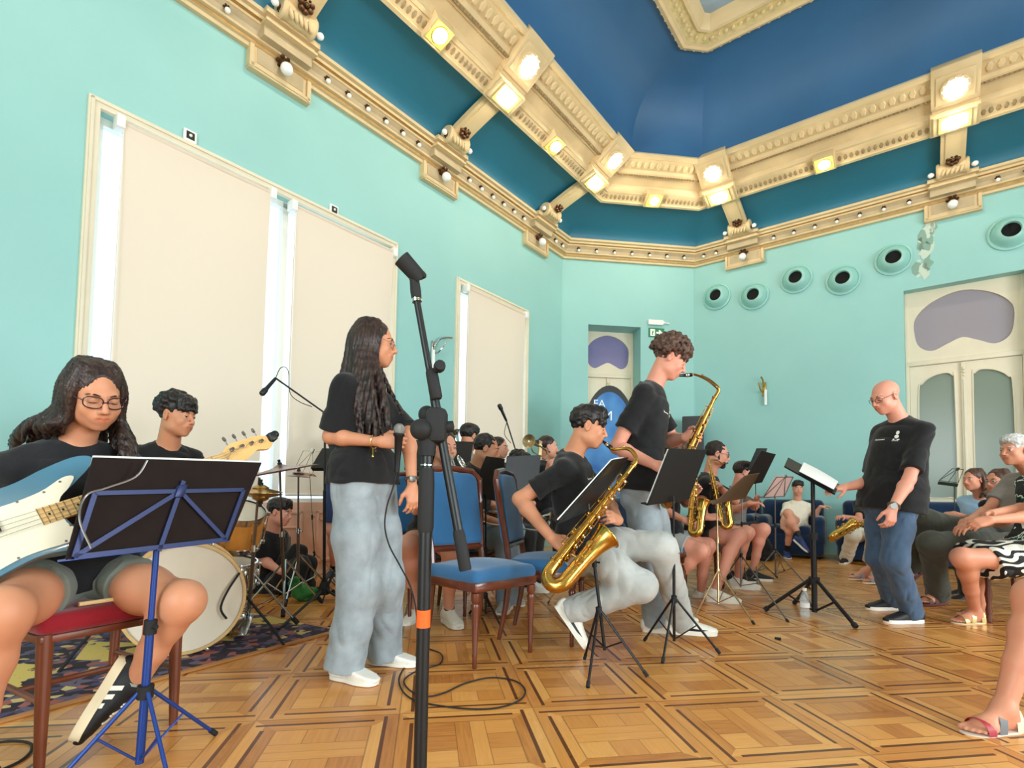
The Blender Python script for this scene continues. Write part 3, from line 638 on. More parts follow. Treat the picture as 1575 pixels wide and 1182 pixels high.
# ================================================================ SMOOTH SOLIDS (signed distance fields -> one continuous mesh)
class Sdf:
    def __init__(s): s.p = []                              # (op, fn, lo, hi, k)
    def _add(s, op, fn, lo, hi, k): s.p.append((op, fn, np.array(lo, float), np.array(hi, float), k)); return s
    @staticmethod
    def _clip(d, X, Y, Z, clip):
        for p0, n in clip or (): d = np.maximum(d, (X - p0[0]) * n[0] + (Y - p0[1]) * n[1] + (Z - p0[2]) * n[2])
        return d
    def cone(s, a, b, ra, rb, k=0.01, op='u', clip=None):
        a = np.array(a, float); b = np.array(b, float); ba = b - a; L2 = max(1e-9, ba @ ba)
        def fn(X, Y, Z):
            px, py, pz = X - a[0], Y - a[1], Z - a[2]
            t = np.clip((px * ba[0] + py * ba[1] + pz * ba[2]) / L2, 0, 1)
            d = np.sqrt((px - t * ba[0]) ** 2 + (py - t * ba[1]) ** 2 + (pz - t * ba[2]) ** 2) - (ra + t * (rb - ra))
            return s._clip(d, X, Y, Z, clip)
        r = max(ra, rb); return s._add(op, fn, np.minimum(a, b) - r, np.maximum(a, b) + r, k)
    def chain(s, pts, rs, k=0.01, **kw):
        for i in range(len(pts) - 1): s.cone(pts[i], pts[i + 1], rs[i], rs[i + 1], k, **kw)
        return s
    def ell(s, c, R, r, k=0.01, op='u', clip=None):
        c = np.array(c, float); r = np.array(r if not np.isscalar(r) else [r] * 3, float); R = np.eye(3) if R is None else R
        def fn(X, Y, Z):
            px, py, pz = X - c[0], Y - c[1], Z - c[2]
            q = [(px * R[0, i] + py * R[1, i] + pz * R[2, i]) / r[i] for i in range(3)]
            k0 = np.sqrt(q[0] ** 2 + q[1] ** 2 + q[2] ** 2); k1 = np.sqrt((q[0] / r[0]) ** 2 + (q[1] / r[1]) ** 2 + (q[2] / r[2]) ** 2)
            return s._clip(k0 * (k0 - 1) / np.maximum(k1, 1e-6), X, Y, Z, clip)
        e = np.sqrt(((R * r) ** 2).sum(1)); return s._add(op, fn, c - e, c + e, k)
    def loft(s, st, k=0.02, op='u', clip=None, pw=2.4, e=0.0):
        """st: stations (t-sorted) of (centre, right vector, rx, ry); axis runs through the centres."""
        cs = np.array([q[0] for q in st], float); rx = np.array([q[2] for q in st]) + e; ry = np.array([q[3] for q in st]) + e
        rt = np.array([nrm(q[1]) for q in st]); n = len(st)
        def fn(X, Y, Z):
            X, Y, Z = np.broadcast_arrays(X, Y, Z); best = np.full(X.shape, 9.0, np.float32); m = np.full(X.shape, 9.0, np.float32)
            out = np.full(X.shape, 9.0, np.float32)
            for i in range(n - 1):
                a, b = cs[i], cs[i + 1]; ba = b - a; L2 = ba @ ba; u = ba / math.sqrt(L2)
                px, py, pz = X - a[0], Y - a[1], Z - a[2]; tr = (px * ba[0] + py * ba[1] + pz * ba[2]) / L2; t = np.clip(tr, 0, 1)
                qx, qy, qz = px - t * ba[0], py - t * ba[1], pz - t * ba[2]
                r = nrm(rt[i] + rt[i + 1]); r = nrm(r - u * (r @ u)); f = np.cross(u, r)
                A = rx[i] + t * (rx[i + 1] - rx[i]); B = ry[i] + t * (ry[i + 1] - ry[i])
                x = np.abs(qx * r[0] + qy * r[1] + qz * r[2]) / A; y = np.abs(qx * f[0] + qy * f[1] + qz * f[2]) / B; z = np.abs(qx * u[0] + qy * u[1] + qz * u[2]) / np.minimum(A, B)
                d = ((x ** pw + y ** pw + z ** pw) ** (1 / pw) - 1) * np.minimum(A, B)
                out = np.minimum(out, d)
            return s._clip(out, X, Y, Z, clip)
        R = max(rx.max(), ry.max()); return s._add(op, fn, cs.min(0) - R, cs.max(0) + R, k)
    def box(s, c, R, h, rad=0.005, k=0.005, op='u', clip=None):
        c = np.array(c, float); h = np.array(h, float) - rad
        def fn(X, Y, Z):
            px, py, pz = X - c[0], Y - c[1], Z - c[2]
            q = [np.abs(px * R[0, i] + py * R[1, i] + pz * R[2, i]) - h[i] for i in range(3)]
            d = np.sqrt(sum(np.maximum(v, 0) ** 2 for v in q)) + np.minimum(np.maximum(np.maximum(q[0], q[1]), q[2]), 0) - rad
            return s._clip(d, X, Y, Z, clip)
        e = np.abs(R) @ (h + rad); return s._add(op, fn, c - e, c + e, k)
    def cutplane(s, p0, n, lo=None, hi=None, k=0.004):      # removes what lies on the side n points to
        p0, n = np.array(p0, float), nrm(n)
        return s._add('p', lambda X, Y, Z: (X - p0[0]) * n[0] + (Y - p0[1]) * n[1] + (Z - p0[2]) * n[2], [-99] * 3 if lo is None else lo, [99] * 3 if hi is None else hi, k)
    def field(s, vox, disp=None):
        us = [q for q in s.p if q[0] == 'u']; pad = 3 * vox + 0.01
        lo = np.min([q[2] for q in us], 0) - pad; hi = np.max([q[3] for q in us], 0) + pad
        n = np.ceil((hi - lo) / vox).astype(int) + 1; F = np.full(n, 0.2, np.float32)
        ax = [(lo[i] + vox * np.arange(n[i])).astype(np.float32) for i in range(3)]
        for op, fn, a, b, k in s.p:
            m = k + 4 * vox + 0.012
            i0 = np.clip(np.floor((a - m - lo) / vox), 0, n - 1).astype(int); i1 = np.clip(np.ceil((b + m - lo) / vox) + 1, 1, n).astype(int)
            if np.any(i1 <= i0): continue
            sl = tuple(slice(i0[i], i1[i]) for i in range(3))
            X = ax[0][sl[0]][:, None, None]; Y = ax[1][sl[1]][None, :, None]; Z = ax[2][sl[2]][None, None, :]
            D = np.asarray(fn(X, Y, Z), np.float32); G = F[sl]; k = max(k, 1e-5)
            if op == 'u': h = np.maximum(k - np.abs(G - D), 0) / k; F[sl] = np.minimum(G, D) - h * h * k * 0.25
            else:
                D = -D if op == 's' else D
                h = np.maximum(k - np.abs(G - D), 0) / k; F[sl] = np.maximum(G, D) + h * h * k * 0.25
        if disp is not None:
            ii = np.nonzero(np.abs(F) < 0.03); pts = np.stack([ax[i][ii[i]] for i in range(3)], 1); F[ii] += disp(pts).astype(np.float32)
        return F, lo
    def mesh(s, vox, disp=None, relax=1):
        F, lo = s.field(vox, disp); S = F < 0; sh = np.array(F.shape) - 1
        cnt = np.zeros(sh, np.int8)
        for i in (0, 1):
            for j in (0, 1):
                for k in (0, 1): cnt += S[i:i + sh[0], j:j + sh[1], k:k + sh[2]]
        act = (cnt > 0) & (cnt < 8); idx = np.argwhere(act); vid = np.full(sh, -1, np.int32); vid[act] = np.arange(len(idx))
        pos = np.zeros((len(idx), 3)); c = np.zeros(len(idx)); cr = [(i, j, k) for i in (0, 1) for j in (0, 1) for k in (0, 1)]
        g = {q: F[idx[:, 0] + q[0], idx[:, 1] + q[1], idx[:, 2] + q[2]] for q in cr}
        for a in cr:
            for x in range(3):
                if a[x]: continue
                b = list(a); b[x] = 1; b = tuple(b); fa, fb = g[a], g[b]; m = (fa < 0) != (fb < 0)
                t = fa[m] / (fa[m] - fb[m]); q = np.zeros((m.sum(), 3)) + a; q[:, x] += t; pos[m] += q; c[m] += 1
        V = lo + (idx + pos / c[:, None]) * vox; Q = []
        for x in range(3):
            y, z = (x + 1) % 3, (x + 2) % 3
            sl0 = [slice(None)] * 3; sl1 = [slice(None)] * 3; sl0[x] = slice(0, -1); sl1[x] = slice(1, None)
            A, B = S[tuple(sl0)], S[tuple(sl1)]; e = np.argwhere(A != B); e = e[(e[:, y] > 0) & (e[:, z] > 0) & (e[:, y] < sh[y]) & (e[:, z] < sh[z])]
            def cell(dy, dz): q = e.copy(); q[:, y] -= dy; q[:, z] -= dz; return vid[q[:, 0], q[:, 1], q[:, 2]]
            q = np.stack([cell(1, 1), cell(0, 1), cell(0, 0), cell(1, 0)], 1)
            fl = ~A[e[:, 0], e[:, 1], e[:, 2]]; q[fl] = q[fl][:, ::-1]; Q.append(q)
        Q = np.concatenate(Q); Q = Q[(Q >= 0).all(1)]
        for _ in range(relax):                                # one gentle smoothing pass removes the voxel stair
            acc = np.zeros_like(V); n = np.zeros(len(V))
            for i in range(4):
                np.add.at(acc, Q[:, i], V[Q[:, (i + 1) % 4]] + V[Q[:, i - 1]]); np.add.at(n, Q[:, i], 2)
            V = V * 0.5 + 0.5 * acc / np.maximum(n, 1)[:, None]
        return V, Q
def mesh_object(name, V, Q, m, parent=None, loc=None, colors=None):
    me = bpy.data.meshes.new(name); W = (V if loc is None else V - np.array(loc, float)).astype(np.float32)
    me.vertices.add(len(W)); me.vertices.foreach_set('co', W.ravel()); me.loops.add(Q.size); me.loops.foreach_set('vertex_index', Q.astype(np.int32).ravel())
    me.polygons.add(len(Q)); me.polygons.foreach_set('loop_start', np.arange(0, Q.size, 4, dtype=np.int32)); me.polygons.foreach_set('loop_total', np.full(len(Q), 4, np.int32))
    me.update(calc_edges=True); me.validate(); me.shade_smooth()
    for q in (m if isinstance(m, (list, tuple)) else [m]): me.materials.append(q)
    if colors is not None:
        at = me.color_attributes.new('tint', 'FLOAT_COLOR', 'POINT'); at.data.foreach_set('color', np.concatenate([colors, np.ones((len(colors), 1))], 1).astype(np.float32).ravel())
    o = bpy.data.objects.new(name, me); COL.objects.link(o)
    if parent is not None: o.parent = parent
    return o
_LAT = np.random.default_rng(11).random((32, 32, 32)).astype(np.float32)
def vnoise(p):                                             # smooth value noise, about -1..1
    i = np.floor(p).astype(int); f = p - i; f = f * f * (3 - 2 * f); i &= 31; j = (i + 1) & 31; g = lambda a, b, c: _LAT[a, b, c]
    x0, y0, z0 = i.T; x1, y1, z1 = j.T; u, v, w = f.T
    c0 = (g(x0, y0, z0) * (1 - u) + g(x1, y0, z0) * u) * (1 - v) + (g(x0, y1, z0) * (1 - u) + g(x1, y1, z0) * u) * v
    c1 = (g(x0, y0, z1) * (1 - u) + g(x1, y0, z1) * u) * (1 - v) + (g(x0, y1, z1) * (1 - u) + g(x1, y1, z1) * u) * v
    return 2 * (c0 * (1 - w) + c1 * w) - 1
def wrinkles(amp, sc=1.0, seed=0.0, fr=(11, 11, 17.0)):                        # soft folds: ridged noise, warped
    def f(p):
        q = p * sc + seed * 3.7; w = np.stack([vnoise(q * 4 + 5), vnoise(q * 4 + 17), vnoise(q * 4 + 29)], 1) * 0.09
        a = vnoise((q + w) * np.array(fr)); b = vnoise((q + w) * np.array((24, 24, 30.0)) + 9)
        return amp * (1.5 * (1 - 2 * np.abs(a)) + 0.5 * b - 0.6)
    return f

# ---------------------------------------------------------------- skin, hair, cloth
def mat_skin(name, col, blotch=0.05):
    m = bpy.data.materials.new(name); m.use_nodes = True; t = m.node_tree; b = t.nodes['Principled BSDF']
    at = t.nodes.new('ShaderNodeAttribute'); at.attribute_name = 'tint'
    tc = t.nodes.new('ShaderNodeTexCoord'); n = t.nodes.new('ShaderNodeTexNoise'); n.inputs['Scale'].default_value = 14; n.inputs['Detail'].default_value = 4; t.links.new(tc.outputs['Object'], n.inputs['Vector'])
    r = t.nodes.new('ShaderNodeMapRange'); r.inputs['To Min'].default_value = 1 - blotch; r.inputs['To Max'].default_value = 1 + blotch; t.links.new(n.outputs[0], r.inputs[0])
    m1 = t.nodes.new('ShaderNodeMix'); m1.data_type = 'RGBA'; m1.blend_type = 'MULTIPLY'; m1.inputs[0].default_value = 1; m1.inputs[6].default_value = lin(*col); t.links.new(r.outputs[0], m1.inputs[7])
    m2 = t.nodes.new('ShaderNodeMix'); m2.data_type = 'RGBA'; m2.blend_type = 'MULTIPLY'; m2.inputs[0].default_value = 1; t.links.new(m1.outputs[2], m2.inputs[6]); t.links.new(at.outputs['Color'], m2.inputs[7])
    t.links.new(m2.outputs[2], b.inputs['Base Color']); b.inputs['Roughness'].default_value = 0.48; b.inputs['Specular IOR Level'].default_value = 0.35
    b.inputs['Subsurface Weight'].default_value = 0.12; b.inputs['Subsurface Radius'].default_value = (0.010, 0.004, 0.002); b.inputs['Subsurface Scale'].default_value = 1.0
    return m
SKIN = {'tan': mat_skin('skin_tan', (206, 142, 108)), 'fair': mat_skin('skin_fair', (222, 158, 132)), 'pink': mat_skin('skin_pink', (224, 154, 130)), 'old': mat_skin('skin_aged', (214, 146, 116), 0.1)}
def mat_hair(name, col, col2, scale=(90, 90, 9), rough=0.42):
    m = bpy.data.materials.new(name); m.use_nodes = True; t = m.node_tree; b = t.nodes['Principled BSDF']
    tc = t.nodes.new('ShaderNodeTexCoord'); mp = t.nodes.new('ShaderNodeMapping'); mp.inputs['Scale'].default_value = scale; t.links.new(tc.outputs['Object'], mp.inputs[0])
    n = t.nodes.new('ShaderNodeTexNoise'); n.inputs['Scale'].default_value = 1; n.inputs['Detail'].default_value = 3; t.links.new(mp.outputs[0], n.inputs['Vector'])
    r = t.nodes.new('ShaderNodeValToRGB'); r.color_ramp.elements[0].position = 0.35; r.color_ramp.elements[0].color = lin(*col); r.color_ramp.elements[1].position = 0.7; r.color_ramp.elements[1].color = lin(*col2); t.links.new(n.outputs[0], r.inputs[0])
    t.links.new(r.outputs[0], b.inputs['Base Color']); b.inputs['Roughness'].default_value = rough; b.inputs['Specular IOR Level'].default_value = 0.4
    bp = t.nodes.new('ShaderNodeBump'); bp.inputs['Strength'].default_value = 0.5; bp.inputs['Distance'].default_value = 0.006; t.links.new(n.outputs[0], bp.inputs['Height']); t.links.new(bp.outputs[0], b.inputs['Normal'])
    return m
HAIR = {'black': mat_hair('black_hair', (16, 13, 13), (44, 36, 35)), 'dark': mat_hair('dark_brown_hair', (26, 17, 15), (66, 46, 40)), 'brown': mat_hair('curly_brown_hair', (52, 34, 28), (112, 80, 64), (60, 60, 60), 0.55),
        'chestnut': mat_hair('chestnut_hair', (58, 36, 28), (98, 66, 50)), 'grey': mat_hair('grey_hair', (170, 168, 164), (226, 224, 220)), 'stubble': mat_hair('cropped_dark_hair', (30, 24, 22), (60, 48, 44), (160, 160, 160), 0.7)}
def mat_cloth(name, col, fine=(240, 0.25), vary=(7, 0.1), rough=0.85, sheen=0.15, stretch=None):
    return mat(name, col, rough, spec=0.25, bump=fine, vary=vary, sheen=sheen, stretch=stretch)
M_TEE = mat_cloth('black_cotton', (24, 24, 26), vary=(9, 0.2))
M_DENIM = mat_cloth('pale_stonewashed_denim', (150, 160, 166), vary=(11, 0.2)); M_DENIM2 = mat_cloth('whitish_denim', (186, 188, 184), vary=(9, 0.12)); M_DENIM3 = mat_cloth('blue_denim', (70, 92, 118), vary=(9, 0.22)); M_DENIM4 = mat_cloth('grey_blue_denim', (134, 152, 164), vary=(9, 0.16))
M_GREYSH = mat_cloth('grey_green_cotton', (118, 124, 114)); M_BLACKSH = mat_cloth('black_shorts_cloth', (40, 41, 42)); M_NAVY = mat_cloth('navy_shorts_cloth', (44, 58, 96)); M_PALEGREY = mat_cloth('pale_grey_cotton', (172, 176, 174))
M_WHITETEE = mat_cloth('cream_white_cotton', (238, 228, 208), vary=(8, 0.05)); M_OLIVE = mat_cloth('dark_olive_trouser', (76, 76, 66)); M_POLO = mat_cloth('grey_polo_cotton', (134, 126, 118)); M_BLUEBL = mat_cloth('pale_blue_blouse', (158, 192, 220)); M_WHITETR = mat_cloth('white_trouser', (228, 222, 208))
M_SHOEW = mat('white_shoe_leather', (236, 230, 218), 0.45, vary=(20, 0.05)); M_SOLEW = mat('white_rubber_sole', (240, 236, 224), 0.6); M_SHOEB = mat('black_shoe_cloth', (22, 22, 25), 0.6); M_CREAMSUEDE = mat('cream_sole', (232, 214, 178), 0.6); M_SHOEBL = mat('blue_shoe', (40, 60, 120), 0.5); M_SHOEG = mat('slate_shoe', (62, 66, 78), 0.6)
M_EYE = mat('eye_white', (236, 230, 224), 0.15); M_IRIS = mat('dark_iris', (46, 28, 18), 0.1); M_GLASSF = mat('dark_spectacle_frame', (52, 26, 34), 0.25); M_GLASSB = mat('black_spectacle_frame', (26, 22, 22), 0.25)
def mat_lens():
    return mat_pane('spectacle_lens', (120, 125, 130), rough=0.03, clear=0.96)
M_LENS = mat_lens(); M_GOLDJ = mat('gold_jewellery', (226, 186, 96), 0.2, metal=1.0)
# ================================================================ PEOPLE
def reach(prev, pix, L, sgn):                              # point on the sight line of pix, L away from prev; sgn +1 = the farther one
    d = ray(*pix); d = d / np.linalg.norm(d); w = CAM - prev; b = d @ w; c = w @ w - L * L; disc = b * b - c
    t = -b if disc < 0 else -b + sgn * math.sqrt(disc)
    return CAM + d * t
def head_frame(yaw, pitch, roll):                          # columns: right, forward, up.  yaw 0 looks away from the camera, 90 to the right
    a, p, r = map(math.radians, (yaw, pitch, roll)); f = V3(math.sin(a) * math.cos(p), math.cos(a) * math.cos(p), math.sin(p)); rt = V3(math.cos(a), -math.sin(a), 0); up = np.cross(rt, f)
    return np.array([rt * math.cos(r) + up * math.sin(r), f, up * math.cos(r) - rt * math.sin(r)]).T
def hand(s, wrist, dirv, palm, S, curl=0.5, thumb=0.5, side=1, spread=0.12, curls=None):
    """wrist, direction of the fingers, palm normal (where the palm looks), side +1 right hand."""
    d = nrm(dirv); n = nrm(palm - d * (palm @ d)); x = np.cross(d, n) * side      # x points to the thumb side
    k0 = 0.0035
    for i, (o, L) in enumerate(((0.028, 0.072), (0.009, 0.080), (-0.010, 0.075), (-0.028, 0.060))):
        kn = wrist + d * (0.088 - 0.004 * abs(i - 1)) * S + x * o * S - n * 0.002
        s.cone(wrist + d * 0.012 * S + x * o * 0.45 * S, kn, 0.0165 * S, 0.0118 * S, 0.014)
        c = curl if curls is None else curls[i]; a = 0.0; p = kn
        dd = nrm(d + x * spread * (1.0 - i * 0.66))
        for seg, (fr, am) in enumerate(((0.45, 1.0), (0.31, 1.25), (0.24, 0.8))):
            a += c * am; v = dd * math.cos(a) + n * math.sin(a); q = p + v * L * fr * S
            s.cone(p, q, (0.0098 - 0.0011 * seg) * S, (0.0090 - 0.0013 * seg) * S, k0); p = q
    s.ell(wrist + d * 0.05 * S + n * 0.006, np.array([x, d, n]).T, (0.036 * S, 0.05 * S, 0.015 * S), 0.012)
    b = wrist + d * 0.022 * S + x * 0.022 * S + n * 0.004; v1 = nrm(d * 0.75 + x * 0.75 + n * (0.25 + 0.5 * thumb)); c1 = b + v1 * 0.042 * S
    v2 = nrm(d * 0.95 + x * (0.45 - 0.7 * thumb) + n * (0.3 + 0.6 * thumb)); c2 = c1 + v2 * 0.032 * S; v3 = nrm(v2 + n * 0.15 - x * 0.35 * thumb); c3 = c2 + v3 * 0.024 * S
    s.cone(b, c1, 0.016 * S, 0.0115 * S, 0.012); s.cone(c1, c2, 0.0112 * S, 0.0098 * S, k0); s.cone(c2, c3, 0.0098 * S, 0.0075 * S, k0)
def head_skin(s, C, R, hs, fem, lid=0.35, neck=None, jaw=1.0):
    g = lambda x, y, z: C + R @ (V3(x, y, z) * hs); h = hs
    s.ell(g(0, -0.016, 0.036), R, (0.073 * h, 0.094 * h, 0.080 * h), 0.03)
    s.ell(g(0, 0.028, -0.022), R, (0.061 * h, 0.060 * h, 0.080 * h), 0.03)
    s.ell(g(0, 0.034, -0.072), R, (0.047 * h * jaw, 0.048 * h, 0.036 * h), 0.035)
    s.ell(g(0, 0.068, -0.096), R, (0.020 * h, 0.018 * h, 0.016 * h), 0.025)
    for e in (-1, 1):
        s.ell(g(e * 0.037, 0.062, -0.03), R, (0.024 * h, 0.020 * h, 0.024 * h), 0.025)
        s.ell(g(e * 0.044, 0.012, -0.062), R, (0.016 * h, 0.03 * h, 0.022 * h), 0.03)
    s.cone(g(-0.034, 0.079, 0.026), g(0.034, 0.079, 0.026), 0.010 * h, 0.010 * h, 0.018)
    for e in (-1, 1): s.ell(g(e * 0.031, 0.098, 0.006), R, (0.019 * h, 0.016 * h, 0.012 * h), 0.012, op='s')
    s.cone(g(0, 0.085, 0.018), g(0, 0.110, -0.024), 0.0075 * h, 0.0105 * h, 0.012)
    s.ell(g(0, 0.111, -0.028), R, (0.0105 * h, 0.009 * h, 0.0085 * h), 0.006)
    for e in (-1, 1): s.ell(g(e * 0.0125, 0.098, -0.031), R, (0.0075 * h, 0.0095 * h, 0.0075 * h), 0.006)
    for e in (-1, 1): s.ell(g(e * 0.006, 0.104, -0.0395), R, (0.003 * h, 0.005 * h, 0.004 * h), 0.003, op='s')
    s.ell(g(0, 0.084, -0.058), R, (0.030 * h, 0.016 * h, 0.022 * h), 0.02)
    lw = 0.023 * h
    for e in (-1, 1):
        s.cone(g(e * 0.0245, 0.081, -0.0575), g(0, 0.0962, -0.0562), 0.0028 * h, 0.0048 * h, 0.005); s.cone(g(e * 0.0225, 0.081, -0.0600), g(0, 0.0945, -0.0668), 0.0028 * h, 0.0058 * h, 0.005)
        s.cone(g(e * 0.0265, 0.0865, -0.0580), g(0, 0.1035, -0.0614), 0.0016 * h, 0.0019 * h, 0.003, op='s')
    for e in (-1, 1):                                       # lids cover the upper part of the eyeballs
        zc = 0.006; cut = g(e * 0.031, 0.078, zc + 0.0125 * (0.55 - 1.6 * lid)); s.ell(g(e * 0.031, 0.0775, zc), R, (0.0165 * h, 0.0138 * h, 0.0132 * h), 0.003, clip=[(cut, -R[:, 2])])
        s.ell(g(e * 0.031, 0.0765, zc - 0.001), R, (0.0165 * h, 0.0136 * h, 0.0132 * h), 0.003, clip=[(g(e * 0.031, 0.078, zc - 0.0072), R[:, 2])])
        ear = g(e * 0.074, -0.010, -0.004); Re = R @ np.array(((math.cos(0.35), e * math.sin(0.35), 0), (-e * math.sin(0.35), math.cos(0.35), 0), (0, 0, 1)))
        s.ell(ear, Re, (0.009 * h, 0.020 * h, 0.031 * h), 0.006); s.ell(ear + R @ V3(e * 0.009, 0.003, 0.002) * h, Re, (0.006 * h, 0.011 * h, 0.018 * h), 0.006, op='s')
        s.ell(ear + R @ V3(e * 0.002, 0.004, -0.024) * h, Re, (0.007 * h, 0.009 * h, 0.010 * h), 0.006)
def lips_tint(V, C, R, hs, beard=None, lipcol=(0.82, 0.56, 0.54)):
    q = (V - C) @ R / hs; col = np.ones((len(V), 3))
    d = ((q[:, 0] / 0.027) ** 2 + ((q[:, 1] - 0.096) / 0.012) ** 2 + ((q[:, 2] + 0.061) / 0.0118) ** 2)
    m = np.clip(1.35 - d, 0, 1)[:, None]; col = col * (1 - m) + m * np.array(lipcol)
    return col
def face_parts(e, C, R, hs, haircol, loc, brow=1.0, glasses=None, look=(0, -0.3), lid=0.35):
    g = lambda x, y, z: C + R @ (V3(x, y, z) * hs)
    for q in (-1, 1):
        mb = MB(); c = g(q * 0.031, 0.0775, 0.006); mb.ball(c, 0.0125 * hs, R, 14, 10); f = nrm(R @ V3(look[0], 1, look[1])); mb.m = 1
        mb.lathe([(0.0058 * hs, 0.0112 * hs), (0.004 * hs, 0.0124 * hs), (0, 0.0128 * hs)], c, f, 12); mb.build('eye', [M_EYE, M_IRIS], e, loc=loc)
    mb = MB()
    for q in (-1, 1): mb.tube([g(q * 0.014, 0.090, 0.024), g(q * 0.028, 0.0905, 0.029), g(q * 0.042, 0.081, 0.028), g(q * 0.051, 0.068, 0.022)], [0.0022 * hs * brow, 0.0034 * hs * brow, 0.003 * hs * brow, 0.0014 * hs], 6)
    mb.build('eyebrows', haircol, e, loc=loc)
    mb = MB(); zl = 0.006 + 0.0125 * (0.55 - 1.6 * lid)
    for q in (-1, 1):
        pts = []
        for t in np.linspace(-1.1, 1.15, 9):
            dz = zl - 0.0008 * t * q; k = math.sqrt(max(0.05, 1 - ((dz - 0.006) / 0.0132) ** 2)); pts.append(g(q * 0.031 + 0.0165 * k * math.sin(t), 0.0775 + 0.0142 * k * math.cos(t), dz))
        mb.tube(pts, 0.0011 * hs * (1.5 if brow < 0.95 or brow > 1.05 else 1.0), 5)
    mb.build('eyelashes', HAIR['black'], e, loc=loc)
    if glasses:
        gm, w, h_, thick = glasses; gl = MB(); lns = []
        for q in (-1, 1):
            c = V3(q * 0.034, 0.101, 0.002); pts = []
            for k in range(20):
                a = 2 * PI * k / 20; x = w * np.sign(math.cos(a)) * abs(math.cos(a)) ** 0.75; z = h_ * np.sign(math.sin(a)) * abs(math.sin(a)) ** 0.75
                pts.append(g(c[0] + x, c[1] - 0.25 * abs(c[0] + x - 0) * abs(c[0] + x) / 0.06, c[2] + z))
            gl.tube(pts, thick * hs, 6, closed=True); lns.append(pts)
            gl.tube([g(q * (0.034 + w), 0.086, 0.006), g(q * 0.077, 0.06, 0.008), g(q * 0.081, 0.0, 0.010), g(q * 0.078, -0.02, -0.004)], thick * 0.9 * hs, 6)
        gl.tube([g(-0.012, 0.102, 0.004), g(0, 0.106, 0.007), g(0.012, 0.102, 0.004)], thick * 0.9 * hs, 6)
        go = gl.build('glasses', gm, e, loc=loc)
        for pts in lns: ln = MB(); ln.add(pts, [tuple(range(20))]); ln.build('lens', M_LENS, go, loc=loc)
def hair_obj(e, C, R, hs, kind, m, loc, vox, seed=1, long=None, fringe=0.0, vol=1.0, opts={}):
    g = lambda x, y, z: C + R @ (V3(x, y, z) * hs); s = Sdf(); h = hs; rr = np.random.default_rng(seed)
    if kind == 'crop':
        s.ell(g(0, -0.022, 0.036), R, (0.0785 * h, 0.094 * h, 0.087 * h), 0.01)
        s.ell(g(0, 0.095, -0.02), R, (0.07 * h, 0.085 * h, 0.085 * h), 0.01, op='s'); s.cutplane(g(0, -0.05, -0.045), -R[:, 2] + 0.5 * R[:, 1])
    elif kind == 'balding':                                   # cropped rim around a bald crown
        s.ell(g(0, -0.022, 0.034), R, (0.0765 * h, 0.092 * h, 0.083 * h), 0.01); s.ell(g(0, 0.02, 0.11), R, (0.08 * h, 0.1 * h, 0.07 * h), 0.01, op='s')
        s.ell(g(0, 0.095, -0.02), R, (0.09 * h, 0.1 * h, 0.1 * h), 0.01, op='s'); s.cutplane(g(0, -0.05, -0.045), -R[:, 2] + 0.5 * R[:, 1])
    elif kind in ('short', 'curly', 'mop'):
        s.ell(g(0, -0.022, 0.042), R, (0.083 * h, 0.098 * h, 0.088 * h), 0.02)
        s.ell(g(0, 0.03, 0.085), R, (0.066 * h, 0.065 * h, 0.045 * h), 0.03)
        if kind != 'short' or fringe > 0:
            for k in range(9):
                a = -1.0 + 2.0 * k / 8; s.cone(g(0.05 * a, 0.05, 0.10), g(0.066 * a, 0.088 - 0.022 * a * a, 0.052 - fringe * 0.03 + 0.006 * rr.standard_normal()), 0.022 * h, 0.011 * h, 0.012)
        if kind == 'mop': s.ell(g(0, -0.02, 0.075), R, (0.086 * h, 0.10 * h, 0.065 * h), 0.03)
        s.ell(g(0, 0.108, -0.045 if fringe > 0.45 else -0.022), R, (0.062 * h, 0.075 * h, 0.085 * h), 0.012, op='s')
        for q in (-1, 1): s.ell(g(q * 0.082, 0.0, -0.012), R, (0.022 * h, 0.034 * h, 0.045 * h), 0.012, op='s')
        s.cutplane(g(0, -0.06, opts.get('nape', -0.06)), -R[:, 2] + 0.45 * R[:, 1])
        if kind in ('curly', 'mop'):
            n_ = opts.get('n', 150); u = rr.random(n_) * 2 * PI; zz = rr.random(n_) * 1.25 - 0.25; rc = opts.get('rc', 0.019)
            for a, z in zip(u, zz):
                y, x = math.cos(a), math.sin(a); c = math.sqrt(max(0, 1 - z * z)) if z > 0 else 1.0
                if y > 0.25 and z < 0.42 - fringe * 0.2: continue
                if z < -0.05 and y > -0.2: continue
                p = V3(x * 0.083 * c * vol, y * 0.098 * c * vol - 0.02, 0.042 + z * 0.092 * vol)
                s.ell(g(*p), R, rc * (0.7 + 0.6 * rr.random()) * h, 0.005)
    if kind == 'long':
        s.ell(g(0, -0.022, 0.040), R, (0.082 * h, 0.098 * h, 0.087 * h), 0.02)
        s.ell(g(0, 0.112, -0.02), R, (0.057 * h, 0.083 * h, 0.138 * h), 0.008, op='s')
        s.cutplane(g(0, 0.0, -0.06), -R[:, 2])
        for pts, r0, r1 in long:
            sm = smooth_loop(pts, 5, False); n_ = len(sm); s.chain(sm, list(np.linspace(r0, r1, n_)), opts.get('k', 0.009))
    if kind == 'bun':
        s.ell(g(0, -0.022, 0.040), R, (0.079 * h, 0.095 * h, 0.084 * h), 0.02); s.ell(g(0, -0.125, 0.03), R, 0.036 * h, 0.02)
        s.ell(g(0, 0.112, -0.03), R, (0.066 * h, 0.085 * h, 0.095 * h), 0.01, op='s'); s.cutplane(g(0, 0, -0.05), -R[:, 2] + 0.5 * R[:, 1])
    amp = opts.get('amp', 0.0016 if kind in ('long', 'bun') else 0.002)
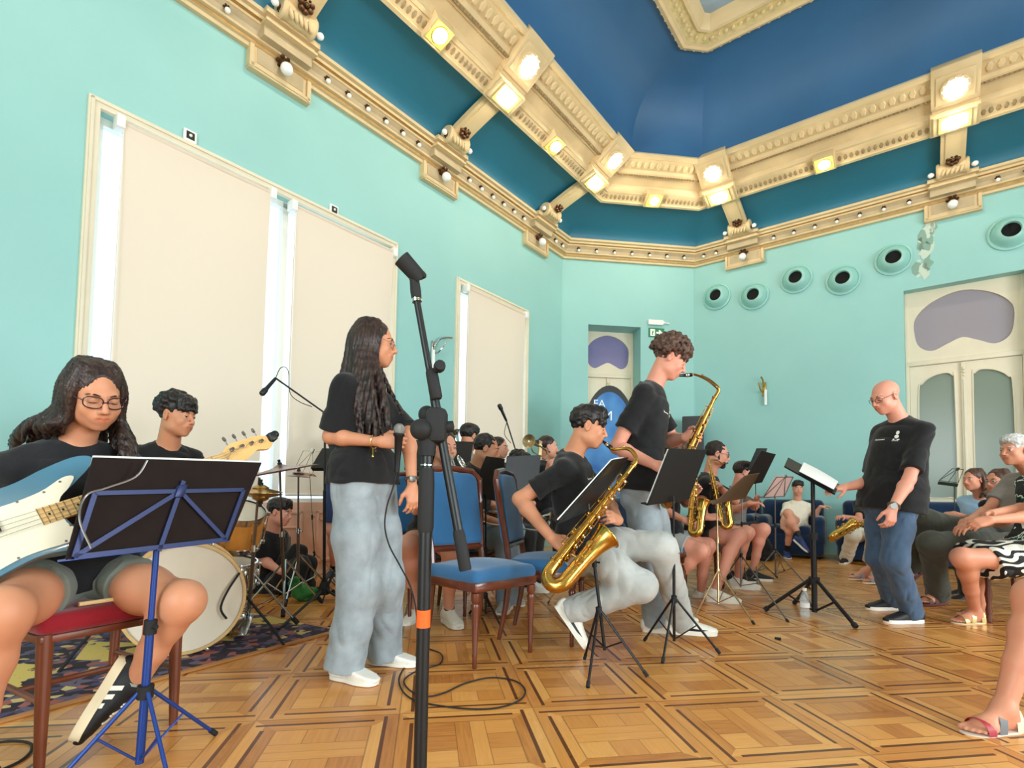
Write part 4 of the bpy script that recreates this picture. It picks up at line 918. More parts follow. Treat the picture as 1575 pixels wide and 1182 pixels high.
    def disp(p):
        q = (p - C) @ R / h; a = np.arctan2(q[:, 0], q[:, 1]); 
        if kind in ('long', 'bun'): return amp * (np.sin(a * 46 + 6 * q[:, 2] * 3) + 0.7 * np.sin(a * 83 + 20 * q[:, 2]))
        return amp * (np.sin(q[:, 0] * 190 + 3 * np.sin(q[:, 2] * 60)) + np.sin(q[:, 1] * 150 + 4 * np.sin(q[:, 0] * 70)) + np.sin(q[:, 2] * 170 + 3 * np.sin(q[:, 1] * 50))) * 0.8
    V, Q = s.mesh(vox, disp, 0 if kind in ('curly', 'mop') else 1); return mesh_object('hair', V, Q, m, e, loc)
def shoe(e, ankle, fdir, up, S, loc, upper, sole, vox, kind='sneaker', stripes=None, swoosh=None, L=0.27, sole_t=0.026):
    """ankle: joint; fdir: heel-to-toe; up: away from the sole."""
    f = nrm(fdir); u = nrm(up - f * (up @ f)); r = np.cross(f, u); R = np.array([r, f, u]).T; k = L / 0.27
    O = ankle - u * 0.085 * S                               # on the ground under the ankle
    g = lambda x, y, z: O + R @ (V3(x, y * k, z))
    s = Sdf(); b = sole_t
    st = [(g(0, -0.055, 0.045), r, 0.036, 0.045), (g(0, 0.0, 0.055), r, 0.037, 0.052), (g(0, 0.05, 0.045), r, 0.041, 0.044), (g(0, 0.10, 0.034), r, 0.046, 0.034), (g(0, 0.155, 0.026), r, 0.043, 0.026), (g(0, 0.185, 0.022), r, 0.030, 0.019)]
    s.loft(st, 0.01); 
    if kind != 'slip': s.cone(g(0, -0.012, 0.06), g(0, -0.006, 0.105), 0.045, 0.041, 0.02)
    s.cutplane(g(0, 0, b * 0.5), -u); s.cutplane(g(0, 0, 0.108 if kind != 'slip' else 0.075), u + 0.25 * f)
    V, Q = s.mesh(vox); o = mesh_object('shoe', V, Q, upper, e, loc)
    out = [(0.0, -0.078), (0.03, -0.070), (0.040, -0.03), (0.040, 0.03), (0.050, 0.09), (0.049, 0.14), (0.034, 0.185), (0.0, 0.20), (-0.034, 0.185), (-0.046, 0.14), (-0.044, 0.09), (-0.036, 0.03), (-0.038, -0.03), (-0.03, -0.070)]
    mb = MB(); sm = smooth_loop([V3(x, y, 0) for x, y in out], 4); mb.prism([(q[0], q[1]) for q in sm], b, lambda v: g(v[0], v[1], v[2])); mb.build('sole', sole, o, loc=loc)
    bv = BVHTree.FromPolygons([Vector(v) for v in V], [tuple(q) for q in Q])
    def on_side(side, poly, mt, nm):
        def pj(p):
            src = g(side * 0.12, p[0], p[1]); hit = bv.ray_cast(Vector(src), Vector(-r * side)); return np.array(hit[0]) + r * side * 0.0022 if hit[0] is not None else g(side * 0.042, p[0], p[1])
        mb = MB(); vs = [pj(p) for p in poly]; mb.add(vs, [tuple(range(len(vs)))]); return mb
    if stripes:
        mb = MB()
        for q in range(3):
            y0 = 0.015 + 0.028 * q
            for side in (-1, 1):
                def pj(p):
                    hit = bv.ray_cast(Vector(g(side * 0.12, p[0], p[1])), Vector(-r * side)); return np.array(hit[0]) + r * side * 0.002 if hit[0] is not None else g(side * 0.044, p[0], p[1])
                n_ = 6; vs = []
                for i in range(n_ + 1):
                    z = 0.026 + (0.064 - 0.012 * q - 0.026) * i / n_
                    for dy in (0, 0.016): vs.append(pj((y0 + dy - 0.35 * (z - 0.026) - 0.0, z)))
                mb.add(vs, [(2 * i, 2 * i + 1, 2 * i + 3, 2 * i + 2) for i in range(n_)])
        mb.build('side_stripes', stripes, o, loc=loc)
        mb = MB()
        for q in range(6):
            y0 = 0.035 + 0.017 * q; pts = []
            for x in np.linspace(-0.02, 0.02, 7):
                hit = bv.ray_cast(Vector(g(x, y0 + (0.006 if q % 2 else -0.004) * x / 0.02, 0.2)), Vector(-u)); pts.append(np.array(hit[0]) + u * 0.002 if hit[0] is not None else g(x, y0, 0.06))
            mb.tube(pts, 0.0035, 5)
        mb.build('laces', M_SOLEW, o, loc=loc)
    if swoosh:
        mb = MB()
        for side in (-1, 1):
            up_ = [(0.145, 0.034), (0.10, 0.026), (0.05, 0.024), (0.01, 0.036), (-0.012, 0.058), (-0.014, 0.078)]; lo_ = [(0.145, 0.034), (0.10, 0.038), (0.055, 0.042), (0.03, 0.05), (0.012, 0.062), (-0.008, 0.078)]
            vs = []
            for p in [q for ab in zip(up_, lo_) for q in ab]:
                hit = bv.ray_cast(Vector(g(side * 0.12, p[0], p[1])), Vector(-r * side)); vs.append(np.array(hit[0]) + r * side * 0.002 if hit[0] is not None else g(side * 0.043, p[0], p[1]))
            mb.add(vs, [(2 * i, 2 * i + 1, 2 * i + 3, 2 * i + 2) for i in range(5)])
        mb.build('side_emblem', swoosh, o, loc=loc)
    return o
def bare_foot(s, ankle, fdir, up, S):
    f = nrm(fdir); u = nrm(up - f * (up @ f)); r = np.cross(f, u); O = ankle - u * 0.075 * S; g = lambda x, y, z: O + r * x * S + f * y * S + u * z * S
    s.cone(ankle, g(0, -0.03, 0.03), 0.034 * S, 0.032 * S, 0.03); s.cone(g(0, -0.03, 0.03), g(0, 0.10, 0.025), 0.032 * S, 0.026 * S, 0.02); s.cone(ankle, g(0, 0.11, 0.028), 0.03 * S, 0.02 * S, 0.03)
    s.cone(g(-0.025, 0.09, 0.022), g(0.025, 0.10, 0.022), 0.022 * S, 0.024 * S, 0.02)
    for i, (x, L, rr_) in enumerate(((0.030, 0.17, 0.0135), (0.010, 0.172, 0.010), (-0.007, 0.163, 0.0095), (-0.022, 0.152, 0.009), (-0.036, 0.138, 0.0085))): s.cone(g(x * 0.9, 0.105, 0.02), g(x, L, 0.013), rr_ * S, rr_ * 0.9 * S, 0.004)
    return g, np.array([r, f, u]).T

class Person: pass
def person(label, S, hip, neck, head, face, skin='tan', fem=False, chest_yaw=None, hip_yaw=None, arms=None, legs=None, lid=0.35, lips=(0.82, 0.56, 0.54),
           hair=('short', 'black', {}), tee=M_TEE, tee_long=0.5, pants=None, shorts=None, pant_w=1.0, belly=0.0, shoes=None, vox=0.006, hvox=None, glasses=None, group=None, jaw=1.0,
           chest_off=0.0, hem=-0.10, hands=None, hs=None, sleeve=0.5, brow=1.0, bust=0.0, bend=0.0, body_only=None, slim=1.0, sh_drop=0.06, shw=0.168):
    """hip, neck: world points.  head: world point of the head centre.  face: (yaw, pitch, roll).
    arms: {'R': (elbow, wrist), 'L': ...} world points.  legs: {'R': (knee, ankle), ...}.  hands: {'R': (dir, palm, curl, thumb)}."""
    pr = Person(); hip, neck, head = (np.array(q, float) for q in (hip, neck, head)); cy = chest_yaw if chest_yaw is not None else face[0]; hy = hip_yaw if hip_yaw is not None else cy
    ax = nrm(neck - hip); L = np.linalg.norm(neck - hip)
    crt = V3(math.cos(math.radians(cy)), -math.sin(math.radians(cy)), 0); hrt = V3(math.cos(math.radians(hy)), -math.sin(math.radians(hy)), 0)
    crt = nrm(crt - ax * (crt @ ax)); cf = np.cross(ax, crt); hf = np.cross(V3(0, 0, 1), hrt)
    loc = V3(hip[0], hip[1], 0); e = empty('person', loc, label, 'person', group); pr.e = e
    shd = {'R': neck + crt * shw * S - ax * sh_drop * S + cf * 0.0, 'L': neck - crt * shw * S - ax * sh_drop * S}; hj = {'R': hip + hrt * 0.088 * S, 'L': hip - hrt * 0.088 * S}
    pr.__dict__.update(shd=shd, hj=hj, ax=ax, crt=crt, cf=cf, hf=hf, hrt=hrt, loc=loc, S=S, head=head, neck=neck, hip=hip)
    hs = hs or S ** 0.6 * (0.97 if fem else 1.0); R = head_frame(*face); pr.R = R; pr.hs = hs; hvox = hvox or vox
    def rs(prev, q, ln): return reach(prev, q[1:3], ln, q[3]) if isinstance(q[0], str) else np.array(q, float)
    arms = {q: (lambda el: (el, rs(el, v[1], 0.255 * S * (0.94 if fem else 1))))(rs(shd[q], v[0], 0.295 * S * (0.94 if fem else 1))) for q, v in (arms or {}).items()}
    legs = {q: (lambda kn: (kn, rs(kn, v[1], 0.43 * S)))(rs(hj[q], v[0], 0.43 * S)) for q, v in (legs or {}).items()}
    pr.arms, pr.legs = arms, legs; pr.foot = {}
    # ---- body: one continuous skin
    s = Sdf(); w = (0.95 if fem else 1.0) * S * slim; at = lambda t: hip + (neck - hip) * t + cf * (bend * math.sin(PI * min(max(t, 0), 1)))
    bl = belly
    tors = [(at(-0.14), hrt, 0.120 * w, 0.09 * w), (at(0.0), hrt, (0.168 if fem else 0.158) * w, 0.112 * w + bl * 0.3), (at(0.14), hrt, 0.158 * w + bl * 0.3, 0.110 * w + bl * 0.7), (at(0.34), crt, (0.128 if fem else 0.145) * w + bl * 0.45, 0.100 * w + bl), (at(0.6), crt, 0.150 * w + bl * 0.25, 0.110 * w + bl * 0.6), (at(0.78), crt, 0.165 * w + bl * 0.1, 0.108 * w + bl * 0.2), (at(0.90), crt, 0.135 * w, 0.082 * w), (at(0.99), crt, 0.066 * w, 0.056 * w)]
    s.loft(tors, 0.02)
    nb = neck - ax * 0.02 * S; nt = head + R @ V3(0, -0.022, -0.055) * hs; nr = (0.049 if fem else 0.056) * hs
    s.cone(nb, nt, nr * 1.12, nr, 0.03)
    for q in 'RL': s.cone(neck + ax * 0.015 * S - cf * 0.01, shd[q], 0.036 * S, 0.044 * S, 0.03)
    hands = hands or {}
    for q, (el, wr) in arms.items():
        a = (0.86 if fem else 1.0) * S * slim ** 0.5
        s.cone(shd[q], shd[q] + (el - shd[q]) * 0.5, 0.054 * a, 0.047 * a, 0.03); s.cone(shd[q] + (el - shd[q]) * 0.5, el, 0.047 * a, 0.039 * a, 0.02)
        m1 = el + (wr - el) * 0.25; s.cone(el, m1, 0.039 * a, 0.043 * a, 0.02); s.cone(m1, wr, 0.043 * a, 0.0265 * a, 0.02); s.ell(wr, frame(wr - el), (0.026 * a, 0.026 * a, 0.02 * a), 0.01)
        if q in hands:
            d, n, cu, th = hands[q][:4]; cl = hands[q][4] if len(hands[q]) > 4 else None
            hand(s, wr, np.array(d, float), np.array(n, float), S * (0.93 if fem else 1.0), cu, th, 1 if q == 'R' else -1, curls=cl)
    for q, (kn, an) in legs.items():
        a = S * (1.04 if fem else 1.0) * slim ** 0.5
        s.cone(hj[q], hj[q] + (kn - hj[q]) * 0.55, 0.092 * a, 0.075 * a, 0.04); s.cone(hj[q] + (kn - hj[q]) * 0.55, kn, 0.077 * a, 0.060 * a, 0.05)
        back = -nrm(np.cross(np.cross(kn - hj[q], an - kn), an - kn)) if np.linalg.norm(np.cross(kn - hj[q], an - kn)) > 0.02 else -hf
        sh = an - kn; fwdk = hf if abs(nrm(sh)[2]) > 0.3 else V3(0, 0, 1); fk = nrm(fwdk - nrm(sh) * (fwdk @ nrm(sh)))
        s.ell(kn + fk * 0.008, frame(sh), (0.040 * a, 0.041 * a, 0.05 * a), 0.05)
        m1 = kn + sh * 0.30 - fk * 0.016 * a; m2 = kn + sh * 0.6 - fk * 0.008 * a
        s.cone(kn, m1, 0.053 * a, 0.056 * a, 0.05); s.cone(m1, m2, 0.056 * a, 0.044 * a, 0.03); s.cone(m2, an, 0.044 * a, 0.032 * a, 0.02)
        sp = (shoes or {}).get(q)
        if sp and sp.get('bare'): pr.foot[q] = bare_foot(s, an, np.array(sp['dir'], float), np.array(sp.get('up', (0, 0, 1)), float), S)
        elif not sp: s.cone(an, an + hf * 0.1 - V3(0, 0, 0.05), 0.03 * a, 0.02 * a, 0.02)
    if bust:
        for q in (-1, 1): s.ell(at(0.66) + crt * q * 0.075 * S + cf * 0.082 * S, np.array([crt, cf, ax]).T, (0.062 * S * bust, 0.058 * S * bust, 0.06 * S * bust), 0.03)
    head_skin(s, head, R, hs, fem, lid, None, jaw)
    V, Q = s.mesh(vox); mesh_object('body', V, Q, SKIN[skin], e, loc, lips_tint(V, head, R, hs, lipcol=lips))
    face_parts(e, head, R, hs, HAIR[hair[1]], loc, brow, glasses, lid=lid)
    # ---- hair
    if hair[0]:
        ho = dict(hair[2]); hair_obj(e, head, R, hs, hair[0], HAIR[hair[1]], loc, hvox, long=ho.pop('long', None), fringe=ho.pop('fringe', 0.0), vol=ho.pop('vol', 1.0), seed=ho.pop('seed', 1), opts=ho)
    # ---- shirt
    if tee is not None:
        s = Sdf(); lo_t = hem; wh = w * (1.07 if fem else 1.0); st = [(at(lo_t), hrt, 0.203 * wh + bl * 0.55, 0.145 * wh + bl * 0.8), (at(0.12), hrt, 0.192 * wh + bl * 0.5, 0.141 * wh + bl * 0.95), (at(0.34), crt, 0.160 * w + bl * 0.5, 0.118 * w + bl * 1.05), (at(0.6), crt, 0.166 * w + bl * 0.3, 0.124 * w + bl * 0.65), (at(0.78), crt, 0.175 * w + bl * 0.1, 0.118 * w + bl * 0.2), (at(0.90), crt, 0.148 * w, 0.096 * w), (at(0.965), crt, 0.085 * w, 0.070 * w)]
        s.loft(st, 0.02)
        if bust:
            for q in (-1, 1): s.ell(at(0.65) + crt * q * 0.072 * S + cf * 0.088 * S, np.array([crt, cf, ax]).T, (0.075 * S * bust, 0.066 * S * bust, 0.075 * S * bust), 0.06)
        for q in 'RL': s.cone(neck + ax * 0.012 * S - cf * 0.01, shd[q] + ax * 0.004 * S, 0.044 * S, 0.049 * S, 0.04)
        for q, (el, wr) in arms.items():
            v = el - shd[q]; Lu = np.linalg.norm(v); u = v / Lu; cutp = shd[q] + v * sleeve * 1.35; a = S * (0.93 if fem else 1.0)
            s.cone(shd[q] - u * 0.005, cutp + u * 0.05, 0.053 * a, 0.071 * a, 0.04, clip=[(cutp, u)])
        if hem < 0.2: s.cutplane(at(lo_t) - ax * 0.0, -ax)
        pr.wr = wrinkles(0.0028, 1.0, seed=len(label) * 0.37)
        V, Q = s.mesh(vox, pr.wr); pr.tee = mesh_object('t_shirt', V, Q, tee, e, loc); pr.teeV, pr.teeQ = V, Q
        mb = MB(); pts = []
        for k in range(20):
            t = 2 * PI * k / 20; pts.append(neck + ax * (0.022 - 0.022 * math.cos(t)) * S * 1.0 + crt * 0.077 * S * math.sin(t) + cf * (0.068 * math.cos(t)) * S)
        mb.tube(pts, 0.008 * S, 6, closed=True); mb.build('collar', tee, pr.tee, loc=loc)
    # ---- trousers / shorts
    cl = pants or shorts
    if cl is not None:
        s = Sdf(); st = [(at(-0.15), hrt, 0.135 * w, 0.11 * w), (at(0.0), hrt, 0.175 * w + bl * 0.3, 0.125 * w + bl * 0.4), (at(0.16), hrt, 0.145 * w + bl * 0.4, 0.106 * w + bl * 0.6)]; s.loft(st, 0.02)
        for q, (kn, an) in legs.items():
            a = S * (1.04 if fem else 1.0); v = kn - hj[q]; pw = pant_w
            if pants is not None:
                sh = an - kn; end = an + nrm(sh) * 0.035
                s.cone(hj[q], hj[q] + v * 0.5, 0.094 * a, 0.090 * a * pw ** 0.5, 0.04); s.cone(hj[q] + v * 0.5, kn, 0.092 * a * pw ** 0.5, 0.075 * a * pw, 0.04)
                s.cone(kn, kn + sh * 0.55, 0.075 * a * pw, 0.068 * a * pw, 0.04); s.cone(kn + sh * 0.55, end + nrm(sh) * 0.08, 0.068 * a * pw, 0.072 * a * pw, 0.02, clip=[(end, nrm(sh))])
            else:
                end = hj[q] + v * shorts_len.get(label, 0.6); u = nrm(v)
                s.cone(hj[q], end + u * 0.06, 0.102 * a, 0.098 * a * pw, 0.04, clip=[(end, u)])
        V, Q = s.mesh(vox, wrinkles(0.0030, 0.9, seed=len(label) * 0.91, fr=(21, 21, 9))); mesh_object('trousers' if pants is not None else 'shorts', V, Q, cl, e, loc)
    for q, sp in (shoes or {}).items():
        if sp.get('bare'): continue
        kn, an = legs[q]; shoe(e, an, np.array(sp['dir'], float), np.array(sp.get('up', (0, 0, 1)), float), S, loc, sp['m'], sp.get('sole', M_SOLEW), min(vox, 0.005), sp.get('kind', 'sneaker'), sp.get('stripes'), sp.get('swoosh'), sp.get('L', 0.27 * S), sp.get('t', 0.026))
        if sp.get('sock'):
            mb = MB(); u = nrm(kn - an); mb.tube([an - u * 0.02, an + u * 0.03, an + u * sp.get('sock_h', 0.06)], [0.04 * S, 0.039 * S, 0.0385 * S], 14); mb.build('sock', sp['sock'], e, loc=loc)
    return pr
shorts_len = {}
def chest_print(pr, shapes, m, name='chest_print', off=0.0025):
    """flat print: shapes are outlines in metres on the chest, x to the wearer's left, y up, centred on the breastbone."""
    bv = BVHTree.FromPolygons([Vector(v) for v in pr.teeV], [tuple(q) for q in pr.teeQ]); mb = MB()
    c = pr.hip + (pr.neck - pr.hip) * 0.74
    for out in shapes:
        vs = []
        for x, y in out:
            src = c - pr.crt * x + pr.ax * y + pr.cf * 0.5; hit = bv.ray_cast(Vector(src), Vector(-pr.cf)); vs.append((np.array(hit[0]) if hit[0] is not None else c - pr.crt * x + pr.ax * y + pr.cf * 0.12) + pr.cf * off)
        mb.add(vs, [tuple(range(len(vs)))])
    o = mb.build(name, m, pr.tee, loc=pr.loc); return o
def tee_logo(pr, flip=1):
    blob = lambda cx, cy, rx, ry, n=8: [(cx + rx * math.cos(2 * PI * k / n), cy + ry * math.sin(2 * PI * k / n)) for k in range(n)]
    bar = lambda x0, x1, y0, y1: [(x0, y0), (x1, y0), (x1, y1), (x0, y1)]
    sh = [blob(0.075, 0.058, 0.012, 0.015), blob(0.072, 0.030, 0.015, 0.013), bar(0.055, 0.095, 0.004, 0.011)]
    sh += [bar(0.055 + 0.008 * k, 0.060 + 0.008 * k, -0.006, 0.0) for k in range(5)]
    x = -0.085
    for w in (0.006, 0.010, 0.008, 0.010, 0.006, 0.009, 0.010, 0.007): sh.append(bar(x, x + w, 0.002, 0.009 + (0.006 if x < -0.08 else 0))); x += w + 0.003
    chest_print(pr, sh, mat('white_print', (236, 236, 232), 0.7))
# ---------------------------------------------------------------- who stands and sits where
def floor_ankle(x, y, Y=None, S=1.0):                     # ankle above the floor point seen at (x, y)
    return FL(x, y) + V3(0, 0, 0.085 * S)
def long_hair(C, R, hs, neck, ends, top=0.03, r0=0.017, r1=0.006, seed=3, n=3):
    """strands from the parting down over the shoulders; ends: list of (angle deg, end point, bulge)."""
    rr = np.random.default_rng(seed); out = []
    for ang, end, bul in ends:
        a0 = math.radians(ang)
        for k in range(n):
            a = a0 + 0.10 * rr.standard_normal(); d = V3(math.sin(a), math.cos(a), 0)
            p0 = C + R @ (V3(0.05 * d[0], 0.06 * d[1] - 0.02, 0.10) * hs); p1 = C + R @ (V3(0.083 * d[0], 0.097 * d[1] - 0.022, 0.02) * hs); p2 = C + R @ (V3((0.084 + bul) * d[0], (0.092 + bul) * d[1] - 0.02, -0.08) * hs)
            e = end + 0.014 * rr.standard_normal(3); m = (p2 * 0.45 + e * 0.55) + (R @ V3(d[0], d[1], 0)) * (bul + 0.012)
            out.append(([p0, p1, p2, m, e], r0 * hs, r1 * hs))
    return out
PX = lambda x, y, s=-1: ('px', x, y, s)

# the singer
_h = P(576, 529, 2.55); _R = head_frame(84, -6, 0); _n = P(561, 588, 2.57)
def singer():
    E_ = [(-180, P(531, 640, 2.68), .012), (160, P(527, 630, 2.62), .012), (135, P(535, 650, 2.52), .012), (110, P(560, 672, 2.42), .014), (95, P(572, 690, 2.39), .012), (80, P(584, 684, 2.385), .010), (62, P(592, 660, 2.38), .006), (120, P(548, 665, 2.46), .012), (-150, P(545, 640, 2.7), .01), (-110, P(585, 640, 2.69), .006), (-75, P(615, 640, 2.62), .004)]
    p = person('young woman with long dark hair and wide pale jeans standing with a handheld microphone', 0.965, P(560, 742, 2.56), _n, _h, (84, -6, 0), 'tan', True, chest_yaw=108, hip_yaw=112,
        arms={'R': (P(508, 672, 2.44), P(585, 680, 2.37)), 'L': (P(628, 668, 2.62), P(634, 748, 2.55))}, hands={'R': (V3(1, -0.12, 0.06), V3(0.1, 1, 0.05), 0.62, 0.7), 'L': (V3(0.1, -0.1, -1), V3(-0.7, 0.7, 0), 0.42, 0.5)},
        legs={'R': (P(553, 905, 2.52), floor_ankle(530, 1046) ), 'L': (P(590, 895, 2.66), floor_ankle(590, 1022))}, lid=0.5, lips=(0.80, 0.50, 0.50),
        hair=('long', 'dark', dict(k=0.011, long=long_hair(_h, _R, 0.95, _n, E_, n=7, r0=0.0135, r1=0.0042))), pants=M_DENIM, pant_w=1.32, hem=-0.02, bust=1.0, sleeve=0.66, vox=0.0042, glasses=(M_GLASSB, 0.021, 0.020, 0.0009),
        shoes={'R': dict(dir=(1, -0.42, 0), m=M_SHOEW, sole=M_SOLEW, kind='slip', L=0.25, t=0.016), 'L': dict(dir=(1, -0.15, 0), m=M_SHOEW, sole=M_SOLEW, kind='slip', L=0.25, t=0.016)}, body_only=None)
    w = p.arms['L'][1]; mb = MB(); u = nrm(w - p.arms['L'][0]); mb.tube([w - u * 0.035 + frame(u) @ V3(0.031 * math.cos(t), 0.031 * math.sin(t), 0) for t in np.linspace(0, 2 * PI, 17)[:-1]], 0.006, 6, closed=True); mb.box(w - u * 0.035 + V3(0.01, -0.034, 0), (0.03, 0.012, 0.03), None, 0.004); mb.build('wrist_watch', mat('watch_steel', (120, 118, 114), 0.35, metal=0.8), p.e, loc=p.loc)
    w = p.arms['R'][1]; mb = MB(); u = nrm(w - p.arms['R'][0]); mb.tube([w - u * 0.03 + frame(u) @ V3(0.034 * math.cos(t), 0.034 * math.sin(t), 0) for t in np.linspace(0, 2 * PI, 17)[:-1]], 0.0022, 5, closed=True); mb.tube([w - u * 0.03 + V3(0, -0.02, -0.03), w - u * 0.03 + V3(0, -0.022, -0.075)], 0.0025, 5); mb.ball(w - u * 0.03 + V3(0, -0.022, -0.07), 0.006); mb.build('bracelet', M_GOLDJ, p.e, loc=p.loc)
    mb = MB(); pts = []
    for t in np.linspace(-1, 1, 9): pts.append(p.neck + p.crt * 0.075 * t + p.cf * (0.085 + 0.045 * (1 - t * t)) + p.ax * (0.01 - 0.075 * (1 - t * t)))
    bv = BVHTree.FromPolygons([Vector(v) for v in p.teeV], [tuple(q) for q in p.teeQ]); pp = []
    for q in pts:
        hit = bv.ray_cast(Vector(q + p.cf * 0.3), Vector(-p.cf)); pp.append(np.array(hit[0]) + p.cf * 0.004 if hit[0] is not None else q)
    mb.tube(pp, 0.0016, 5); mb.ball(pp[4] - p.ax * 0.008 + p.cf * 0.004, (0.005, 0.004, 0.009)); mb.build('necklace', M_STEEL, p.e, loc=p.loc)
    return p
SINGER = singer()

# the bass player
def bassist():
    h = P(146, 608, 1.84); f = (122, -24, -5); R = head_frame(*f); n = P(112, 694, 1.90)
    E_ = [(-178, P(60, 690, 2.1), .015), (160, P(40, 690, 2.06), .015), (130, P(22, 690, 1.98), .015), (105, P(40, 672, 1.85), .012), (85, P(62, 668, 1.82), .012), (65, P(80, 664, 1.80), .006), (-150, P(150, 720, 2.02), .012), (-115, P(172, 740, 1.95), .01), (-92, P(186, 735, 1.90), .008), (-70, P(183, 728, 1.83), .004), (-105, P(205, 722, 1.96), .01), (145, P(50, 676, 2.05), .012)]
    shorts_len['young woman with glasses playing a blue bass on the red chair'] = 0.42
    p = person('young woman with glasses playing a blue bass on the red chair', 0.98, P(118, 893, 1.92), n, h, f, 'tan', True, chest_yaw=128, hip_yaw=120,
        arms={'R': (P(-95, 822, 1.86), P(-55, 850, 1.62)), 'L': (P(262, 806, 2.08), P(322, 752, 2.13))}, hands={'R': (V3(0.8, -0.2, 0.1), V3(0.1, 0.9, -0.3), 0.45, 0.3), 'L': (V3(0.15, 0.35, 0.9), V3(0.1, -1.0, 0.2), 0.62, 0.6)},
        legs={'R': (P(2, 944, 1.46), P(-58, 1196, 1.47)), 'L': (P(281, 925, 1.80), P(206, 1056, 1.82))}, lid=0.72, lips=(0.88, 0.62, 0.6),
        hair=('long', 'dark', dict(long=long_hair(h, R, 0.97, n, E_, n=7, r0=0.0145, r1=0.0042), k=0.011)), shorts=M_GREYSH, hem=-0.05, bust=0.8, sleeve=0.9, vox=0.0042, hvox=0.0038, glasses=(M_GLASSF, 0.0275, 0.0215, 0.0021), tee=mat_cloth('black_jersey', (28, 28, 31), vary=(9, 0.2)),
        shoes={'L': dict(dir=P(118, 1150, 1.76) - P(192, 1028, 1.86), up=V3(0.85, 0.45, 0.15), m=M_SHOEB, sole=M_CREAMSUEDE, stripes=M_SOLEW, L=0.265, sock=M_PALEGREY, sock_h=0.03, t=0.03), 'R': dict(dir=(-0.1, -1, 0), m=M_SHOEB, sole=M_CREAMSUEDE, stripes=M_SOLEW, L=0.265, t=0.03)})
    return p
BASSIST = bassist()

# seated alto player
def alto_boy():
    return person('boy with black fringe playing a golden saxophone seated on a blue chair', 1.0, P(893, 838, 3.16), P(876, 706, 3.12), P(905, 657, 3.06), (94, -14, 0), 'tan', False, chest_yaw=112, hip_yaw=96,
        arms={'R': (P(799, 768, 2.98), P(848, 828, 2.80)), 'L': (P(935, 775, 3.28), P(951, 801, 2.96))}, hands={'R': (V3(0.75, -0.2, -0.45), V3(0.3, 0.75, -0.55), 0.42, 0.3), 'L': (V3(-0.55, -0.75, 0.25), V3(-0.7, 0.35, -0.3), 0.55, 0.4)},
        legs={'R': (P(986, 902, 2.92), P(884, 938, 3.08)), 'L': (P(1018, 842, 3.03), P(1047, 953, 3.29))}, lid=0.7, hair=('short', 'black', dict(fringe=1.0, nape=-0.07, amp=0.003)), pants=M_DENIM2, pant_w=1.12, hem=-0.06, vox=0.0048,
        shoes={'R': dict(dir=P(900, 985, 3.04) - P(862, 930, 3.10), up=V3(0.8, -0.05, 0.6), m=M_SHOEW, swoosh=M_BLACK, L=0.28), 'L': dict(dir=(1, -0.15, 0), m=M_SHOEW, swoosh=M_BLACK, L=0.29)})
ALTO = alto_boy(); tee_logo(ALTO)
# standing tenor player
TENOR = person('tall boy with curly brown hair standing and playing a tenor saxophone, black t-shirt, pale jeans', 1.06, P(985, 742, 3.46), P(1001, 601, 3.46), P(1031, 553, 3.42), (98, -30, 0), 'pink', False, chest_yaw=118, hip_yaw=105,
    arms={'R': (P(948, 688, 3.32), P(1008, 716, 3.12)), 'L': (P(1035, 678, 3.72), P(1054, 673, 3.45))}, hands={'R': (V3(0.8, -0.1, -0.3), V3(0.2, 0.8, -0.4), 0.4, 0.4), 'L': (V3(0.62, -0.75, 0.02), V3(-0.75, -0.55, -0.1), 0.5, 0.4)},
    legs={'R': (P(1000, 860, 3.44), floor_ankle(1008, 972)), 'L': (P(1020, 856, 3.56), floor_ankle(1026, 958))}, lid=0.8, hair=('mop', 'brown', dict(fringe=0.8, n=330, rc=0.0185, vol=1.17, nape=-0.05, amp=0.004)), pants=M_DENIM, pant_w=1.12, hem=-0.1, vox=0.0048,
    shoes={'R': dict(dir=(1, -0.2, 0), m=M_SHOEW, L=0.29), 'L': dict(dir=(1, 0.0, 0), m=M_SHOEW, L=0.29)}, jaw=1.0)
tee_logo(TENOR)
# conductor
COND = person('bald man with glasses conducting, black t-shirt and blue jeans, standing at the thick black stand', 1.0, P(1371, 770, 3.88), P(1388, 652, 3.86), P(1362, 611, 3.84), (-98, -22, 0), 'pink', False, chest_yaw=-105, hip_yaw=-98,
    arms={'L': (P(1398, 738, 3.62), P(1373, 782, 3.50)), 'R': (P(1338, 742, 4.02), P(1300, 750, 3.86))}, hands={'L': (V3(-0.25, -0.1, -1), V3(-0.2, 0.9, 0), 0.5, 0.5), 'R': (V3(-0.95, -0.1, -0.12), V3(-0.1, 0.2, -0.95), 0.30, 0.6)},
    legs={'L': (P(1376, 862, 3.72), floor_ankle(1402, 958)), 'R': (P(1352, 858, 4.0), floor_ankle(1372, 938))}, lid=0.7, hair=(None, 'stubble', {}), pants=M_DENIM3, pant_w=1.05, belly=0.05, hem=-0.13, vox=0.005, glasses=(M_GLASSB, 0.024, 0.016, 0.0015), sleeve=0.6,
    shoes={'L': dict(dir=(-1, -0.12, 0), m=M_SHOEB, L=0.285), 'R': dict(dir=(-1, -0.05, 0), m=M_SHOEB, L=0.285)}, brow=0.8)
tee_logo(COND)
